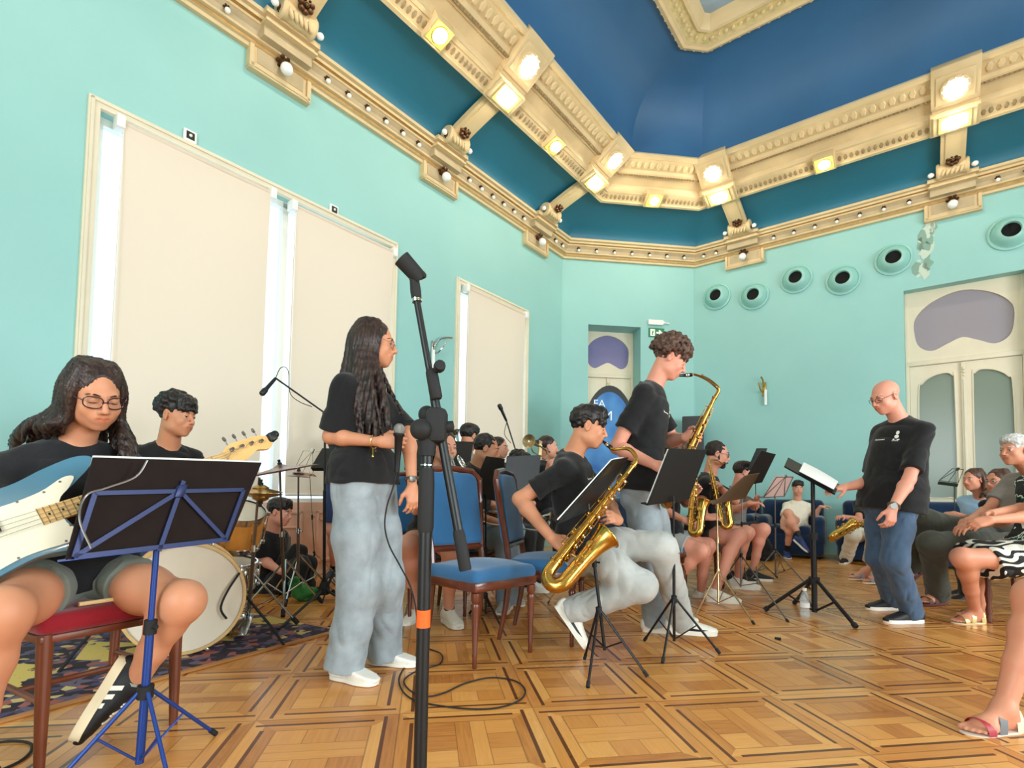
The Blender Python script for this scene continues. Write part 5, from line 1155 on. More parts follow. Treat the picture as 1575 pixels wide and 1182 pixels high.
w = COND.arms['L'][1]; u = nrm(w - COND.arms['L'][0]); mb = MB(); mb.tube([w - u * 0.02 + frame(u) @ V3(0.032 * math.cos(t), 0.032 * math.sin(t), 0) for t in np.linspace(0, 2 * PI, 17)[:-1]], 0.007, 6, closed=True); mb.lathe([(0, 0), (0.02, 0), (0.02, 0.01), (0, 0.01)], w - u * 0.02 + V3(-0.02, -0.03, 0), (-0.5, -0.8, 0.1), 14); mb.build('wrist_watch', mat('watch_steel', (120, 118, 114), 0.35, metal=0.8), COND.e, loc=COND.loc)
# ---------------------------------------------------------------- the rest of the band and the audience
def seat(lbl, S, hip, neck, head, face, **k):
    k.setdefault('vox', 0.0075); return person(lbl, S, hip, neck, head, face, **k)
WS = lambda d, **k: dict(dir=d, m=M_SHOEW, **k)
DRUMMER = seat('young man with tousled black hair seated behind the drum kit, black t-shirt', 1.0, P(238, 858, 3.50), P(258, 690, 3.45), P(272, 640, 3.38), (98, -8, 0), skin='tan', chest_yaw=125, vox=0.006, hs=1.1,
    arms={'R': (P(205, 790, 3.35), P(252, 815, 3.18)), 'L': (P(318, 780, 3.6), P(345, 800, 3.35))}, hands={'R': (V3(0.8, -0.4, -0.1), V3(0, 0, -1), 0.6, 0.6), 'L': (V3(0.5, -0.8, 0), V3(0, 0, -1), 0.6, 0.6)},
    legs={'R': (P(268, 855, 3.24), P(268, 930, 3.34)), 'L': (P(322, 850, 3.45), P(328, 925, 3.55))}, hair=('curly', 'black', dict(fringe=0.5, n=170, rc=0.02, nape=-0.085)), pants=M_NAVY, shoes={'R': WS((0.5, -1, 0)), 'L': WS((0.8, -0.8, 0))}, lid=0.45)
chest_print(DRUMMER, [[(0.05, 0.02), (0.058, 0.02), (0.066, 0.05), (0.06, 0.05)], [(0.066, 0.02), (0.074, 0.02), (0.066, 0.05), (0.06, 0.05)], [(0.082, 0.02), (0.09, 0.02), (0.09, 0.045), (0.082, 0.045)]], mat('white_print', (236, 236, 232), 0.7))
STAGEHAND = seat('boy with straight black hair sitting low beside the grey amplifier', 0.95, P(412, 905, 4.73), P(418, 822, 4.63), P(430, 788, 4.58), (92, -12, 0), skin='pink', chest_yaw=95,
    arms={'R': (P(405, 862, 4.53), P(432, 880, 4.38)), 'L': (P(425, 862, 4.88), P(452, 880, 4.68))}, legs={'R': (P(462, 868, 4.53), P(452, 922, 4.58)), 'L': (P(474, 868, 4.78), P(466, 915, 4.88))}, hair=('short', 'black', dict(fringe=0.2)), pants=M_BLACKSH, shoes={'R': WS((1, -.2, 0)), 'L': WS((1, 0, 0))})
shorts_len['person in navy shorts and slate trainers standing hidden behind the singer'] = 0.86
STANDER = seat('person in navy shorts and slate trainers standing hidden behind the singer', 1.0, P(532, 738, 5.2), P(540, 670, 5.2), P(545, 632, 5.18), (150, -10, 0), skin='pink', chest_yaw=165, arms={'R': (P(528, 712, 5.3), P(538, 738, 5.05)), 'L': (P(568, 712, 5.25), P(560, 738, 5.05))},
    legs={'R': (P(513, 815, 5.16), FL(513, 890) + V3(0, 0, 0.085)), 'L': (P(536, 815, 5.25), FL(537, 885) + V3(0, 0, 0.085))}, hair=('short', 'black', {}), shorts=M_NAVY, hem=-0.12,
    shoes={'R': dict(dir=(-0.1, -1, 0), m=M_SHOEG, sock=M_BLACK, sock_h=0.07), 'L': dict(dir=(0.25, -1, 0), m=M_SHOEG, sock=M_BLACK, sock_h=0.07)})
shorts_len['girl with long black hair playing a silver trumpet behind the empty blue chair'] = 0.5
def trombonist():
    h = P(684, 688, 3.62); f = (140, -8, 0); R = head_frame(*f); n = P(672, 728, 3.70); E_ = [(-120, P(655, 765, 3.7), .01), (-150, P(650, 755, 3.8), .012), (170, P(662, 755, 3.85), .012), (130, P(690, 750, 3.84), .012), (-95, P(660, 770, 3.62), .006)]
    return seat('girl with long black hair playing a silver trumpet behind the empty blue chair', 0.95, P(664, 832, 3.85), n, h, f, skin='fair', fem=True, chest_yaw=150, vox=0.006, arms={'R': (P(640, 785, 3.62), P(660, 745, 3.42)), 'L': (P(712, 785, 3.7), P(702, 738, 3.45))}, hands={'R': (V3(0.3, -0.3, 0.9), V3(0.8, 0.3, 0), 0.6, 0.5), 'L': (V3(-0.3, -0.3, 0.8), V3(-0.8, 0.2, 0), 0.6, 0.5)},
        legs={'R': (P(628, 838, 3.52), P(640, 940, 3.72)), 'L': (P(694, 845, 3.42), FL(690, 960) + V3(0, 0, 0.085))}, hair=('long', 'black', dict(long=long_hair(h, R, 0.95, n, E_, n=3))), shorts=M_BLACKSH, shoes={'R': WS((-0.3, -1, 0)), 'L': WS((0.45, -0.8, 0), sock=M_BLACK, sock_h=0.02)}, lid=0.5)
TROMB = trombonist()
HORN = seat('player with black hair behind the man in profile, holding a silver horn', 0.98, P(716, 800, 5.1), P(717, 700, 5.05), P(722, 672, 5.0), (40, -15, 0), chest_yaw=90, tee=M_PALEGREY, arms={'R': (P(705, 745, 4.85), P(722, 735, 4.75)), 'L': (P(735, 745, 5.1), P(735, 728, 4.9))}, legs={'R': (P(740, 800, 4.75), P(735, 870, 4.8)), 'L': (P(755, 800, 5.0), P(750, 865, 5.1))}, hair=('short', 'black', {}), pants=M_BLACKSH, shoes={'R': WS((1, -.3, 0)), 'L': WS((1, 0, 0))})
HORNMAN = seat('young man with cropped dark hair in profile behind the empty blue chair', 1.0, P(728, 838, 4.30), P(730, 722, 4.24), P(748, 691, 4.18), (84, -16, 0), chest_yaw=105, vox=0.006, arms={'R': (P(718, 790, 4.07), P(754, 800, 3.90)), 'L': (P(758, 785, 4.37), P(781, 790, 4.12))}, hands={'R': (V3(0.8, -0.3, -0.2), V3(0, 0.4, -0.9), 0.4, 0.4), 'L': (V3(0.7, -0.6, -0.1), V3(0, 0.3, -1), 0.4, 0.4)},
    legs={'R': (P(778, 818, 3.90), P(780, 920, 3.94)), 'L': (P(789, 816, 4.17), P(781, 910, 4.24))}, hair=('crop', 'black', {}), pants=M_DENIM4, pant_w=1.15, shoes={'R': dict(dir=(-0.2, -0.9, 0), m=M_PALEGREY), 'L': dict(dir=(0.6, -0.8, 0), m=M_PALEGREY)}, lid=0.6)
def back_girl():
    h = P(768, 689, 5.6); f = (110, -5, 0); R = head_frame(*f); n = P(764, 715, 5.65); E_ = [(-150, P(754, 735, 5.7), .012), (-120, P(760, 735, 5.6), .01), (170, P(752, 735, 5.75), .012), (120, P(775, 735, 5.75), .01)]
    return seat('girl with shoulder-length dark hair far back under the small window blind', 0.94, P(760, 795, 5.75), n, h, f, skin='fair', fem=True, chest_yaw=120, arms={'R': (P(755, 755, 5.5), P(775, 755, 5.4)), 'L': (P(778, 755, 5.75), P(785, 750, 5.5))}, legs={'R': (P(780, 800, 5.4), P(778, 860, 5.4)), 'L': (P(790, 800, 5.7), P(788, 855, 5.7))}, hair=('long', 'dark', dict(long=long_hair(h, R, 0.94, n, E_, n=2))), pants=M_BLACKSH, shoes={'R': WS((1, -.3, 0)), 'L': WS((1, 0, 0))})
back_girl()
seat('boy with curly black hair looking over a black music stand', 0.95, P(792, 815, 4.85), P(795, 745, 4.85), P(799, 716, 4.8), (118, -10, 0), skin='fair', chest_yaw=120, arms={'R': (P(785, 785, 4.7), P(800, 780, 4.55)), 'L': (P(815, 785, 4.9), P(820, 775, 4.7))}, legs={'R': (P(812, 822, 4.5), P(812, 895, 4.55)), 'L': (P(826, 820, 4.8), P(824, 890, 4.85))}, hair=('curly', 'black', dict(fringe=0.9, n=120)), pants=M_BLACKSH, shoes={'R': WS((1, -.3, 0)), 'L': WS((1, 0, 0))})
seat('girl with dark hair tied back holding a trumpet behind the seated saxophonist', 0.94, P(836, 795, 5.35), P(837, 714, 5.3), P(843, 688, 5.25), (82, -4, 0), skin='fair', fem=True, chest_yaw=100, arms={'R': (P(826, 750, 5.1), P(842, 725, 4.98)), 'L': (P(852, 750, 5.3), P(850, 722, 5.08))}, hands={'R': (V3(0.2, -0.3, 0.9), V3(0.7, 0.5, 0), 0.6, 0.5), 'L': (V3(0.2, -0.3, 0.9), V3(0.3, 0.9, 0), 0.6, 0.5)}, legs={'R': (P(862, 800, 5.0), P(860, 870, 5.0)), 'L': (P(872, 800, 5.3), P(868, 862, 5.3))}, hair=('bun', 'dark', {}), pants=M_BLACKSH, shoes={'R': WS((1, -.3, 0)), 'L': WS((1, 0, 0))}, lid=0.3)
shorts_len['player in pale grey shorts with an alto saxophone, head hidden behind the tall boy'] = 0.62
ALTO2 = seat('player in pale grey shorts with an alto saxophone, head hidden behind the tall boy', 0.97, P(1026, 832, 4.62), P(1025, 735, 4.6), P(1036, 698, 4.55), (95, -18, 0), skin='pink', fem=True, chest_yaw=110, vox=0.0065, arms={'R': (P(1020, 785, 4.4), P(1052, 800, 4.22)), 'L': (P(1055, 775, 4.65), P(1068, 760, 4.4))}, hands={'R': (V3(0.8, -0.2, -0.3), V3(0.1, 0.8, -0.5), 0.45, 0.4), 'L': (V3(0.2, -0.6, 0.6), V3(-0.6, 0, -0.6), 0.5, 0.4)},
    legs={'R': (P(1078, 848, 4.35), P(1022, 912, 4.50)), 'L': (P(1088, 840, 4.62), P(1078, 915, 4.7))}, hair=('curly', 'brown', dict(fringe=0.4)), shorts=M_PALEGREY, shoes={'R': WS((0.6, -0.5, -0.3), up=(0.5, -0.2, 0.8)), 'L': WS((1, -0.3, 0))})
shorts_len['bearded man with glasses and bare knees playing a saxophone'] = 0.34
BEARD = seat('bearded man with glasses and bare knees playing a saxophone', 1.02, P(1082, 822, 5.00), P(1090, 736, 4.97), P(1103, 699, 4.91), (103, -12, 0), skin='pink', chest_yaw=120, vox=0.0055, arms={'R': (P(1078, 775, 4.77), P(1085, 796, 4.57)), 'L': (P(1130, 770, 5.00), P(1108, 752, 4.75))}, hands={'R': (V3(0.9, -0.1, 0.05), V3(0.1, 0.6, -0.75), 0.3, 0.3), 'L': (V3(-0.3, -0.5, 0.3), V3(-0.3, 0.3, -0.6), 0.5, 0.4)},
    legs={'R': (P(1136, 826, 4.65), FL(1100, 926) + V3(0, 0, 0.085)), 'L': (P(1146, 820, 5.00), P(1135, 892, 5.15))}, hair=('crop', 'stubble', {}), shorts=M_BLACKSH, glasses=(M_GLASSF, 0.024, 0.015, 0.002), shoes={'R': WS((1, -0.35, 0)), 'L': WS((1, -0.2, 0))}, lid=0.5, brow=1.2, belly=0.03)
def beard(pr, m):
    C, R, h = pr.head, pr.R, pr.hs; g = lambda x, y, z: C + R @ (V3(x, y, z) * h); s = Sdf()
    s.ell(g(0, 0.036, -0.072), R, (0.0505 * h, 0.0525 * h, 0.042 * h), 0.02); s.ell(g(0, 0.07, -0.100), R, (0.026 * h, 0.024 * h, 0.024 * h), 0.02)
    for e in (-1, 1): s.cone(g(e * 0.055, 0.02, -0.055), g(e * 0.066, 0.0, 0.0), 0.013 * h, 0.009 * h, 0.015)
    s.cone(g(-0.022, 0.097, -0.048), g(0.022, 0.097, -0.048), 0.006 * h, 0.006 * h, 0.004); s.ell(g(0, 0.105, -0.060), R, (0.022 * h, 0.02 * h, 0.010 * h), 0.004, op='s'); s.ell(g(0, 0.09, -0.01), R, (0.048 * h, 0.04 * h, 0.045 * h), 0.01, op='s')
    V, Q = s.mesh(0.005, lambda p: 0.0012 * vnoise(p * 160)); mesh_object('beard', V, Q, HAIR[m], pr.e, pr.loc)
beard(BEARD, 'stubble')
shorts_len['player in black shorts and black canvas shoes, hidden behind the dark music stands'] = 0.72
seat('player in black shorts and black canvas shoes, hidden behind the dark music stands', 1.0, P(1128, 820, 6.0), P(1132, 755, 5.95), P(1143, 727, 5.88), (95, -12, 0), skin='pink', chest_yaw=110, tee=M_POLO, arms={'R': (P(1130, 785, 5.75), P(1152, 775, 5.55)), 'L': (P(1160, 780, 5.9), P(1165, 765, 5.65))}, hands={'R': (V3(0.8, -0.3, 0.1), V3(0, 0, -1), 0.4, 0.4)}, legs={'R': (P(1150, 820, 5.56), FL(1132, 896) + V3(0, 0, 0.085)), 'L': (P(1174, 815, 5.6), FL(1158, 893) + V3(0, 0, 0.085))},
    hair=('short', 'dark', {}), shorts=M_BLACKSH, shoes={'R': dict(dir=(0.9, -0.3, 0), m=M_SHOEB), 'L': dict(dir=(1, -0.25, 0), m=M_SHOEB)})
shorts_len['boy in a cream t-shirt with crossed legs on the blue armchair'] = 0.6
seat('boy in a cream t-shirt with crossed legs on the blue armchair', 0.92, P(1226, 818, 8.1), P(1227, 774, 8.2), P(1227, 751, 8.12), (196, -12, 0), skin='fair', chest_yaw=205, tee=M_WHITETEE, arms={'R': (P(1205, 800, 8.0), P(1203, 812, 7.75)), 'L': (P(1252, 795, 8.0), P(1262, 780, 7.85))}, hands={'R': (V3(0.3, -0.8, -0.3), V3(0, 0, -1), 0.4, 0.4), 'L': (V3(0.8, -0.4, 0.1), V3(0, 0, -1), 0.3, 0.4)},
    legs={'R': (P(1216, 805, 7.62), FL(1213, 860) + V3(0, 0.05, 0.085)), 'L': (P(1212, 790, 7.68), P(1232, 830, 7.5))}, hair=('short', 'black', dict(fringe=0.1)), shorts=M_WHITETR, shoes={'R': dict(dir=(-0.35, -1, 0), m=M_SHOEBL, sock=M_BLACK, sock_h=0.12), 'L': dict(dir=(0.35, -0.5, -0.5), m=M_SHOEBL, sock=M_BLACK, sock_h=0.12)})
SOFAP = seat('player in white trousers on the blue sofa behind the conductor', 0.97, P(1338, 822, 7.42), P(1340, 772, 7.5), P(1343, 747, 7.42), (-150, -15, 0), skin='pink', chest_yaw=-155, tee=M_TEE, arms={'R': (P(1322, 800, 7.3), P(1298, 795, 7.1)), 'L': (P(1362, 800, 7.3), P(1350, 815, 7.0))}, hands={'R': (V3(-0.8, -0.3, 0), V3(0, 0, -1), 0.4, 0.4)},
    legs={'R': (P(1312, 824, 7.0), FL(1302, 867) + V3(0, 0, 0.085)), 'L': (P(1345, 824, 6.95), FL(1338, 870) + V3(0, 0, 0.085))}, hair=('short', 'dark', {}), pants=M_WHITETR, pant_w=1.2, shoes={'R': dict(dir=(-0.8, -0.7, 0), m=M_SHOEB), 'L': dict(dir=(-0.4, -1, 0), m=M_SHOEB)})
SAND = lambda d, **k: dict(dir=d, bare=True, **k)
def blue_lady():
    h = P(1497, 738, 5.45); f = (-102, -5, 0); R = head_frame(*f); n = P(1511, 770, 5.50); E_ = [(-105, P(1514, 764, 5.38), .004), (180, P(1518, 762, 5.40), .008), (-150, P(1512, 760, 5.30), .01), (120, P(1510, 762, 5.50), .01)]
    return seat('woman with short dark hair in a pale blue blouse sitting on the far row', 0.95, P(1500, 828, 5.65), n, h, f, skin='old', fem=True, chest_yaw=-115, vox=0.006, tee=M_BLUEBL, arms={'L': (P(1488, 808, 5.20), P(1462, 792, 5.12)), 'R': (P(1495, 800, 5.65), P(1468, 790, 5.40))}, hands={'L': (V3(-0.9, 0, -0.2), V3(0, 0.2, -1), 0.4, 0.4), 'R': (V3(-0.9, 0, 0), V3(0, 0, -1), 0.4, 0.4)},
        legs={'L': (P(1422, 828, 5.30), P(1352, 884, 5.55)), 'R': (P(1418, 820, 5.60), P(1330, 879, 5.78))}, hair=('long', 'chestnut', dict(long=long_hair(h, R, 0.95, n, E_, n=3, r0=0.02, r1=0.014))), shorts=M_BLACKSH, lid=0.3, shoes={'L': SAND((-1, -0.1, -0.05)), 'R': SAND((-1, 0, -0.05))}, sleeve=0.6)
LADY = blue_lady()
def brown_lady():
    h = P(1534, 741, 4.85); f = (-100, -3, 0); R = head_frame(*f); n = P(1546, 775, 4.9); E_ = [(-100, P(1530, 785, 4.66), .008), (180, P(1552, 780, 4.8), .01), (-150, P(1540, 785, 4.7), .012), (120, P(1550, 780, 4.9), .01), (-85, P(1532, 780, 4.72), .003)]
    return seat('woman with wavy brown hair and glasses peeping from behind the grey-haired man', 0.94, P(1550, 840, 5.02), n, h, f, skin='old', fem=True, chest_yaw=-105, tee=M_TEE, arms={'L': (P(1545, 815, 4.6), P(1520, 825, 4.5)), 'R': (P(1545, 815, 5.0), P(1520, 820, 4.9))}, legs={'L': (P(1478, 842, 4.75), P(1490, 915, 4.8)), 'R': (P(1480, 838, 5.0), P(1492, 905, 5.05))}, hair=('long', 'chestnut', dict(long=long_hair(h, R, 0.95, n, E_, n=3, r0=0.024, r1=0.016))), pants=M_BLACKSH, shoes={'L': dict(dir=(-1, 0, 0), m=M_SHOEB), 'R': dict(dir=(-1, 0, 0), m=M_SHOEB)}, glasses=(M_GLASSB, 0.023, 0.016, 0.0012))
brown_lady()
OLDMAN = seat('grey-haired man in a grey polo shirt with crossed legs in dark trousers', 1.06, P(1568, 838, 4.42), P(1597, 734, 4.38), P(1561, 693, 4.30), (-98, -4, 0), skin='old', chest_yaw=-110, vox=0.0055, tee=M_POLO, arms={'L': (P(1548, 800, 4.08), P(1500, 806, 3.90)), 'R': (P(1520, 785, 4.55), P(1492, 800, 4.25))}, hands={'L': (V3(-0.9, 0, -0.25), V3(0, 0.3, -1), 0.45, 0.4), 'R': (V3(-0.8, -0.5, -0.1), V3(0, 0, -1), 0.4, 0.4)},
    legs={'L': (P(1432, 836, 4.25), P(1443, 912, 4.48)), 'R': (P(1424, 800, 4.45), P(1405, 868, 4.70))}, hair=('short', 'grey', dict(amp=0.0025)), pants=M_OLIVE, pant_w=1.15, lid=0.3, shoes={'L': SAND((-0.9, -0.15, -0.03)), 'R': SAND((-0.8, -0.1, -0.5))}, belly=0.03)
shorts_len['woman in a black and white patterned skirt with clasped hands'] = 0.2
PRINT = mat('green_black_white_print', (30, 34, 32), 0.8)
SKIRTW = seat('woman in a black and white patterned skirt with clasped hands', 0.96, P(1592, 860, 3.72), P(1622, 735, 3.72), P(1612, 695, 3.65), (-100, -8, 0), skin='old', fem=True, chest_yaw=-108, vox=0.0055, arms={'L': (P(1588, 795, 3.42), P(1524, 800, 3.30)), 'R': (P(1585, 780, 3.75), P(1522, 790, 3.50))}, hands={'L': (V3(-0.85, 0.2, -0.25), V3(0.1, 0.7, -0.6), 0.55, 0.5), 'R': (V3(-0.85, -0.35, -0.2), V3(0, -0.5, -0.7), 0.55, 0.5)},
    legs={'L': (P(1480, 858, 3.62), FL(1512, 962) + V3(0, 0.06, 0.08)), 'R': (P(1490, 850, 3.85), FL(1530, 955) + V3(0, 0.12, 0.08))}, hair=('short', 'chestnut', {}), tee=PRINT, shorts=None, shoes={'L': SAND((-1, -0.12, -0.02)), 'R': SAND((-1, -0.1, -0.02))})
FRONT = seat('person at the right edge showing only a bare shin and red sandal', 0.98, P(1800, 925, 2.25), P(1870, 720, 2.3), P(1840, 640, 2.25), (-100, -5, 0), skin='old', fem=True, chest_yaw=-105, vox=0.0055, arms={'L': (P(1790, 850, 2.1), P(1680, 880, 2.0)), 'R': (P(1780, 850, 2.45), P(1690, 870, 2.35))}, legs={'L': (P(1592, 918, 2.12), FL(1552, 1128) + V3(0, 0.02, 0.08)), 'R': (P(1640, 910, 2.45), P(1650, 1080, 2.4))}, hair=('short', 'grey', {}), tee=M_BLUEBL, shorts=M_OLIVE, shoes={'L': SAND((-1, -0.18, -0.03)), 'R': SAND((-1, -0.1, -0.03))})
shorts_len['person at the right edge showing only a bare shin and red sandal'] = 0.5
# skirt
def skirt(pr, m):
    s = Sdf(); hip, hj = pr.hip, pr.hj; kL, kR = pr.legs['L'][0], pr.legs['R'][0]; km = (kL + kR) / 2; v = km - hip; u = nrm(v)
    st = [(hip - u * 0.12 + V3(0, 0, 0.02), pr.hrt, 0.19, 0.13), (hip + v * 0.3 + V3(0, 0, 0.0), pr.hrt, 0.20, 0.125), (hip + v * 0.75 - V3(0, 0, 0.025), pr.hrt, 0.205, 0.12), (hip + v * 0.98 - V3(0, 0, 0.06), pr.hrt, 0.20, 0.12)]
    s.loft(st, 0.02, pw=2.8, clip=[(hip + v * 0.86 , nrm(u - V3(0, 0, 0.35)))])
    V, Q = s.mesh(0.006, wrinkles(0.004, 1.0, 2.0)); mesh_object('skirt', V, Q, m, pr.e, pr.loc)
def wave_print():
    m = bpy.data.materials.new('black_white_wave_print'); m.use_nodes = True; t = m.node_tree; b = t.nodes['Principled BSDF']; tc = t.nodes.new('ShaderNodeTexCoord')
    mp = t.nodes.new('ShaderNodeMapping'); mp.inputs['Rotation'].default_value = (0.4, 0.2, 0.5); t.links.new(tc.outputs['Object'], mp.inputs[0])
    w = t.nodes.new('ShaderNodeTexWave'); w.wave_type = 'BANDS'; w.bands_direction = 'Z'; w.inputs['Scale'].default_value = 5.2; w.inputs['Distortion'].default_value = 7.0; w.inputs['Detail'].default_value = 0.0; w.inputs['Detail Scale'].default_value = 2.2; t.links.new(mp.outputs[0], w.inputs['Vector'])
    r = t.nodes.new('ShaderNodeValToRGB'); r.color_ramp.interpolation = 'CONSTANT'; r.color_ramp.elements[0].color = lin(20, 20, 20); r.color_ramp.elements[1].position = 0.5; r.color_ramp.elements[1].color = lin(238, 234, 216); t.links.new(w.outputs['Fac'], r.inputs[0])
    t.links.new(r.outputs[0], b.inputs['Base Color']); b.inputs['Roughness'].default_value = 0.8; return m
skirt(SKIRTW, wave_print())
def top_print():
    t = PRINT.node_tree; b = t.nodes['Principled BSDF']; tc = t.nodes.new('ShaderNodeTexCoord'); n = t.nodes.new('ShaderNodeTexNoise'); n.inputs['Scale'].default_value = 11; n.inputs['Detail'].default_value = 0.5; n.inputs['Distortion'].default_value = 1.5; t.links.new(tc.outputs['Object'], n.inputs['Vector'])
    r = t.nodes.new('ShaderNodeValToRGB'); r.color_ramp.interpolation = 'CONSTANT'; e = r.color_ramp.elements; e[0].color = lin(26, 28, 28); e[1].position = 0.50; e[1].color = lin(232, 230, 218); q = e.new(0.56); q.color = lin(40, 128, 92); q = e.new(0.63); q.color = lin(26, 28, 28)
    t.links.new(n.outputs[0], r.inputs[0]); t.links.new(r.outputs[0], b.inputs['Base Color'])
top_print()
def sandals(pr, m, m2=None, sole=None, m3=None):
    for q, sp in (('L', None), ('R', None)):
        an = pr.legs[q][1]; g, R = pr.foot[q]; mb = MB(); out = [(0.0, -0.07), (0.032, -0.055), (0.036, 0.02), (0.046, 0.09), (0.044, 0.15), (0.02, 0.188), (-0.018, 0.185), (-0.046, 0.13), (-0.040, 0.05), (-0.034, -0.045)]
        sm = smooth_loop([V3(x, y, 0) for x, y in out], 4); mb.prism([(v[0], v[1]) for v in sm], 0.02, lambda v: g(v[0], v[1], v[2] - 0.018)); so = mb.build('sandal', sole or M_CREAMSUEDE, pr.e, loc=pr.loc)
        for k, (y, w, h_, mm) in enumerate(((0.115, 0.049, 0.052, m), (0.06, 0.043, 0.076, m2 or m), (-0.03, 0.040, 0.088, m3 or m2 or m))):
            mb = MB(); vs = []
            for t in np.linspace(0, PI, 12):
                for dy in (-0.018, 0.018):
                    yy = y + dy - (0.025 * math.sin(t) if k == 1 else 0); vs.append(g(w * math.cos(t), yy, 0.0 + h_ * math.sin(t) ** 0.8))
            mb.add(vs, [(2 * i, 2 * i + 1, 2 * i + 3, 2 * i + 2) for i in range(11)]); mb.build('sandal_strap', mm, so, loc=pr.loc)
M_REDS = mat('red_strap', (168, 34, 48), 0.5); M_GREYS = mat('grey_strap', (108, 110, 112), 0.6)
sandals(LADY, mat('silver_strap', (150, 156, 168), 0.4)); sandals(OLDMAN, mat('brown_strap', (96, 52, 38), 0.6), sole=mat('red_brown_sole', (92, 40, 34), 0.7)); sandals(SKIRTW, mat('gold_strap', (214, 186, 120), 0.35, metal=0.5)); sandals(FRONT, M_REDS, M_GREYS, mat('pale_sole', (222, 208, 194), 0.6), mat('cream_strap', (214, 204, 176), 0.6))
# ================================================================ INSTRUMENTS, STANDS, FURNITURE
M_LACQ = mat('gold_lacquered_brass', (208, 162, 80), 0.22, metal=1.0, vary=(30, 0.12)); M_LACQ2 = mat('worn_brass', (168, 124, 62), 0.28, metal=1.0, vary=(30, 0.2)); M_SILV = mat('silver_plate', (214, 212, 206), 0.16, metal=1.0)
M_EBON = mat('black_ebonite', (20, 20, 21), 0.2); M_PEARL = mat('pearl_key_touch', (240, 238, 230), 0.2); M_RUB = mat('black_rubber', (22, 22, 23), 0.75); M_BLKMET = mat('black_powder_coat', (26, 26, 28), 0.4, metal=0.3)
M_PAPER = mat('sheet_music_paper', (246, 244, 238), 0.8); M_FOLDER = mat('black_folder', (30, 19, 16), 0.75, spec=0.2, vary=(20, 0.15)); M_BLUEMET = mat('blue_stand_metal', (34, 66, 142), 0.35, metal=0.35); M_DBLUEMET = mat('dark_blue_stand_metal', (38, 48, 92), 0.4, metal=0.3)
M_MAHOG = mat('mahogany', (98, 46, 26), 0.3, vary=(22, 0.22), stretch=(1, 1, 0.15), coat=0.3); M_BLUEUP = mat_cloth('blue_upholstery', (46, 100, 146), fine=(400, 0.15), vary=(6, 0.06), sheen=0.3); M_NAVYUP = mat_cloth('navy_velvet', (10, 40, 74), vary=(5, 0.15), sheen=0.5); M_REDUP = mat_cloth('dark_red_upholstery', (150, 26, 40), vary=(6, 0.08), sheen=0.3)
M_TAN = mat('pale_brass_stand', (190, 164, 122), 0.3, metal=0.8); M_CHROMEDK = mat('grey_steel_tube', (128, 122, 118), 0.3, metal=0.8)
def mouth(p): return p.head + p.R @ V3(0, 0.104, -0.0612) * p.hs
